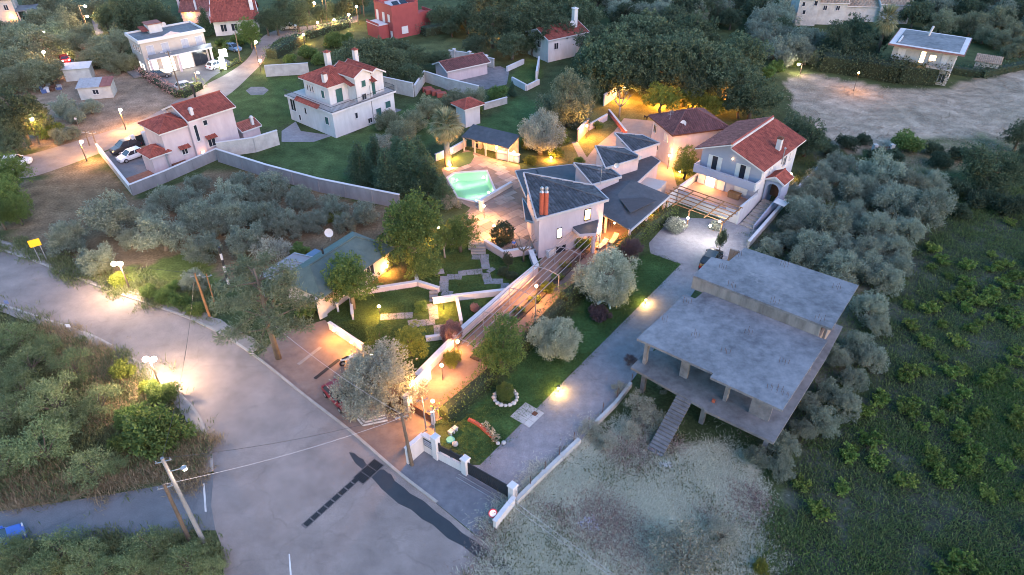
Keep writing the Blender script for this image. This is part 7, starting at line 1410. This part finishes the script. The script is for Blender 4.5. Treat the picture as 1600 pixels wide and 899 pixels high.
# motorcycle
def motorcycle():
    a, c = P(535,572), P(558,562); q = a.lerp(c, .5); f = Fr(q, math.degrees(math.atan2((c-a).y, (c-a).x))); t = thing('motorcycle', 'white and black motorcycle parked beside the big olive', 'motorcycle', q)
    for x in (-.72,.72): m = MB(f); m.tube([(x,-.06,.31),(x,.06,.31)], .31, 14); w_ = m.build('wheel', MATS['tyre'], t); m = MB(f); m.tube([(x,-.07,.31),(x,.07,.31)], .16, 10); m.build('rim', STEEL, w_)
    m = MB(f); m.tube([(-.85,0,.75),(-.5,0,.72),(-.1,0,.62),(.3,0,.72),(.62,0,.80),(.8,0,.6)], [.10,.17,.2,.17,.16,.08], 8); m.build('fairing', mat('bike_white', (.6,.6,.6), rough=.3), t); m = MB(f); m.tube([(-.7,0,.86),(-.3,0,.84),(.0,0,.80)], [.1,.14,.1], 8); m.build('seat', DARKM, t); m = MB(f); m.tube([(.72,0,.31),(.5,0,1.0)], .04, 6); m.build('fork', STEEL, t); m = MB(f); m.tube([(.42,-.36,1.05),(.52,0,1.0),(.42,.36,1.05)], .025, 6); m.build('handlebar', DARKM, t); m = MB(f); m.tube([(-.1,-.12,.4),(-.5,-.16,.35),(-.8,-.16,.42)], .05, 6); m.build('exhaust', STEEL, t)
    m = MB(f); m.tube([(0,0,.3),(.1,.2,.0)], .02, 5); m.build('kickstand', STEEL, t)
motorcycle()
# one person standing on the terrace
def skin(name, verts, edges, rad, m, parent, sub=1):
    me = bpy.data.meshes.new(name); me.from_pydata(verts, edges, []); o = bpy.data.objects.new(name, me); COL.objects.link(o); o.parent = parent; me.materials.append(m)
    o.modifiers.new('s', 'SKIN'); lay = me.skin_vertices[0].data
    for i, r2 in enumerate(rad): lay[i].radius = (r2 if isinstance(r2, tuple) else (r2, r2))
    lay[0].use_root = True; s = o.modifiers.new('u', 'SUBSURF'); s.levels = sub; s.render_levels = sub; return o
def person():
    q = P(803,393); t = thing('person', 'person in blue shirt and brown trousers standing beside the bare tree', 'person', q); t.rotation_euler = (0,0,R(25)); SKIN = mat('skin', (.42,.24,.17), var=.05)
    V = [(0,0,.95),(0,0,1.15),(0,0,1.38),(0,0,1.48),(0,-.01,1.56),(0,-.02,1.66),(0,-.01,1.74), (.11,0,.88),(.12,-.02,.5),(.12,.0,.1),(.12,-.12,.04), (-.11,0,.88),(-.13,.06,.5),(-.14,.1,.1),(-.14,-.02,.04), (.17,0,1.40),(.25,.0,1.14),(.22,-.2,1.0),(.2,-.3,.99), (-.17,0,1.40),(-.25,.02,1.14),(-.2,-.22,1.06),(-.16,-.32,1.06)]
    Ed = [(0,1),(1,2),(2,3),(3,4),(4,5),(5,6),(0,7),(7,8),(8,9),(9,10),(0,11),(11,12),(12,13),(13,14),(2,15),(15,16),(16,17),(17,18),(2,19),(19,20),(20,21),(21,22)]
    Rd = [(.14,.10),(.13,.10),(.15,.10),.055,.06,.09,.06, .085,.06,.045,.04,.085,.06,.045,.04,.055,.042,.034,.03,.055,.042,.034,.03]
    skin('body', V, Ed, Rd, SKIN, t)
    i = [0,1,2,15,16,19,20]; skin('shirt', [V[k] for k in i], [(0,1),(1,2),(2,3),(3,4),(2,5),(5,6)], [(.155,.12),(.15,.12),(.165,.12),.075,.06,.075,.06], mat('blue_shirt', (.05,.12,.38), var=.15), t)
    i = [0,7,8,9,11,12,13]; skin('trousers', [V[k] for k in i], [(0,1),(1,2),(2,3),(0,4),(4,5),(5,6)], [(.15,.115),.10,.078,.062,.10,.078,.062], mat('brown_trousers', (.17,.075,.045), var=.15), t)
    skin('hair', [(0,.03,1.70),(0,.0,1.76),(0,-.04,1.77)], [(0,1),(1,2)], [.085,.075,.05], mat('dark_hair', (.03,.02,.015)), t)
    for s in (-.035,.035): m = MB(); m.ball((s,-.115,1.66), .012, 6, 5); o = bpy.data.objects.new('eye', m.mesh('eye')); o.data.materials.append(DARKM); COL.objects.link(o); o.parent = t
person()
# dark dog on the lit court
def dog():
    q = P(1009,187); t = thing('dog', 'dark dog standing on the lamp lit rear court', 'dog', q); t.rotation_euler = (0,0,R(-60)); V = [(-.32,0,.5),(0,0,.5),(.28,0,.52),(.42,0,.68),(.54,0,.70),(.66,0,.66),(-.5,0,.6),(-.62,0,.72), (.26,.1,.3),(.26,.1,.03),(.26,-.1,.3),(.27,-.1,.03),(-.3,.1,.36),(-.38,.1,.18),(-.33,.1,.03),(-.3,-.1,.36),(-.38,-.1,.18),(-.33,-.1,.03)]
    skin('body', V, [(0,1),(1,2),(2,3),(3,4),(4,5),(0,6),(6,7),(2,8),(8,9),(2,10),(10,11),(0,12),(12,13),(13,14),(0,15),(15,16),(16,17)], [.12,.13,.15,.08,.08,.04,.03,.015,.06,.035,.06,.035,.075,.04,.035,.075,.04,.035], mat('dark_fur', (.03,.022,.018)), t)
dog()
# terrace furniture: a table, lounger pieces and pots glimpsed on the villa terrace
def table(label, p, ang=40):
    q = P(*p); f = Fr(q, ang); t = thing('terrace_table', label, 'table', q); m = MB(f); m.bbox(-.7,.7,-.4,.4,.70,.75,.02); m.build('table_top', TIMBER, t)
    for x in (-.6,.6):
        for y in (-.32,.32): m = MB(f); m.box(x-.03,x+.03,y-.03,y+.03,0,.70); m.build('leg', TIMBER, t)
table('wooden table under the villa terrace roof', (957,352)); table('wooden table on the brick terrace below the villa', (930,372))
def lounger(label, p, ang):
    q = P(*p); f = Fr(q, ang); t = thing('sun_lounger', label, 'lounger', q, 'loungers on the villa terrace'); m = MB(f); m.bbox(-.9,.4,-.32,.32,.28,.36,.03); m.build('seat', CREAM, t); m = MB(f); m.slab3([(.4,-.32,.36),(.4,.32,.36),(1.0,.32,.75),(1.0,-.32,.75)], .06); m.build('backrest', CREAM, t)
    for x in (-.8,.35):
        for y in (-.28,.28): m = MB(f); m.box(x-.03,x+.03,y-.03,y+.03,0,.28); m.build('leg', STEEL, t)
lounger('white lounger on the brick terrace near the hedge', (958,378), 60); lounger('second white lounger below the villa porch', (940,386), 50)
for i, p in enumerate(((1000,290),(1006,285),(1012,280))):
    q = P(*p); m = MB(); m.tube([(q.x,q.y,1.0),(q.x,q.y,1.3)], [.12,.17], 8); t = thing('flower_pot', ORD[i]+' flower pot from the left on the villa ledge', 'pot', (q.x,q.y,1.0), 'pots on the villa ledge'); m.build('pot', TERRA, t); o = fast_mesh('plant', leafcloud([(0,0,.45,.2,.2,.2)], 60, .15, .6, 500+i, 4, .05), L_OAK); o.parent = t
m = MB(); a, c = P(997,293), P(1016,279); m.bar((a.x,a.y,.5),(c.x,c.y,.5),.6,1.0); tag(m.build('ledge_wall', PINK), 'pink planter ledge along the villa rear wing', 'wall')
for o in bpy.data.objects:
    if '_o' in o.keys(): del o['_o']
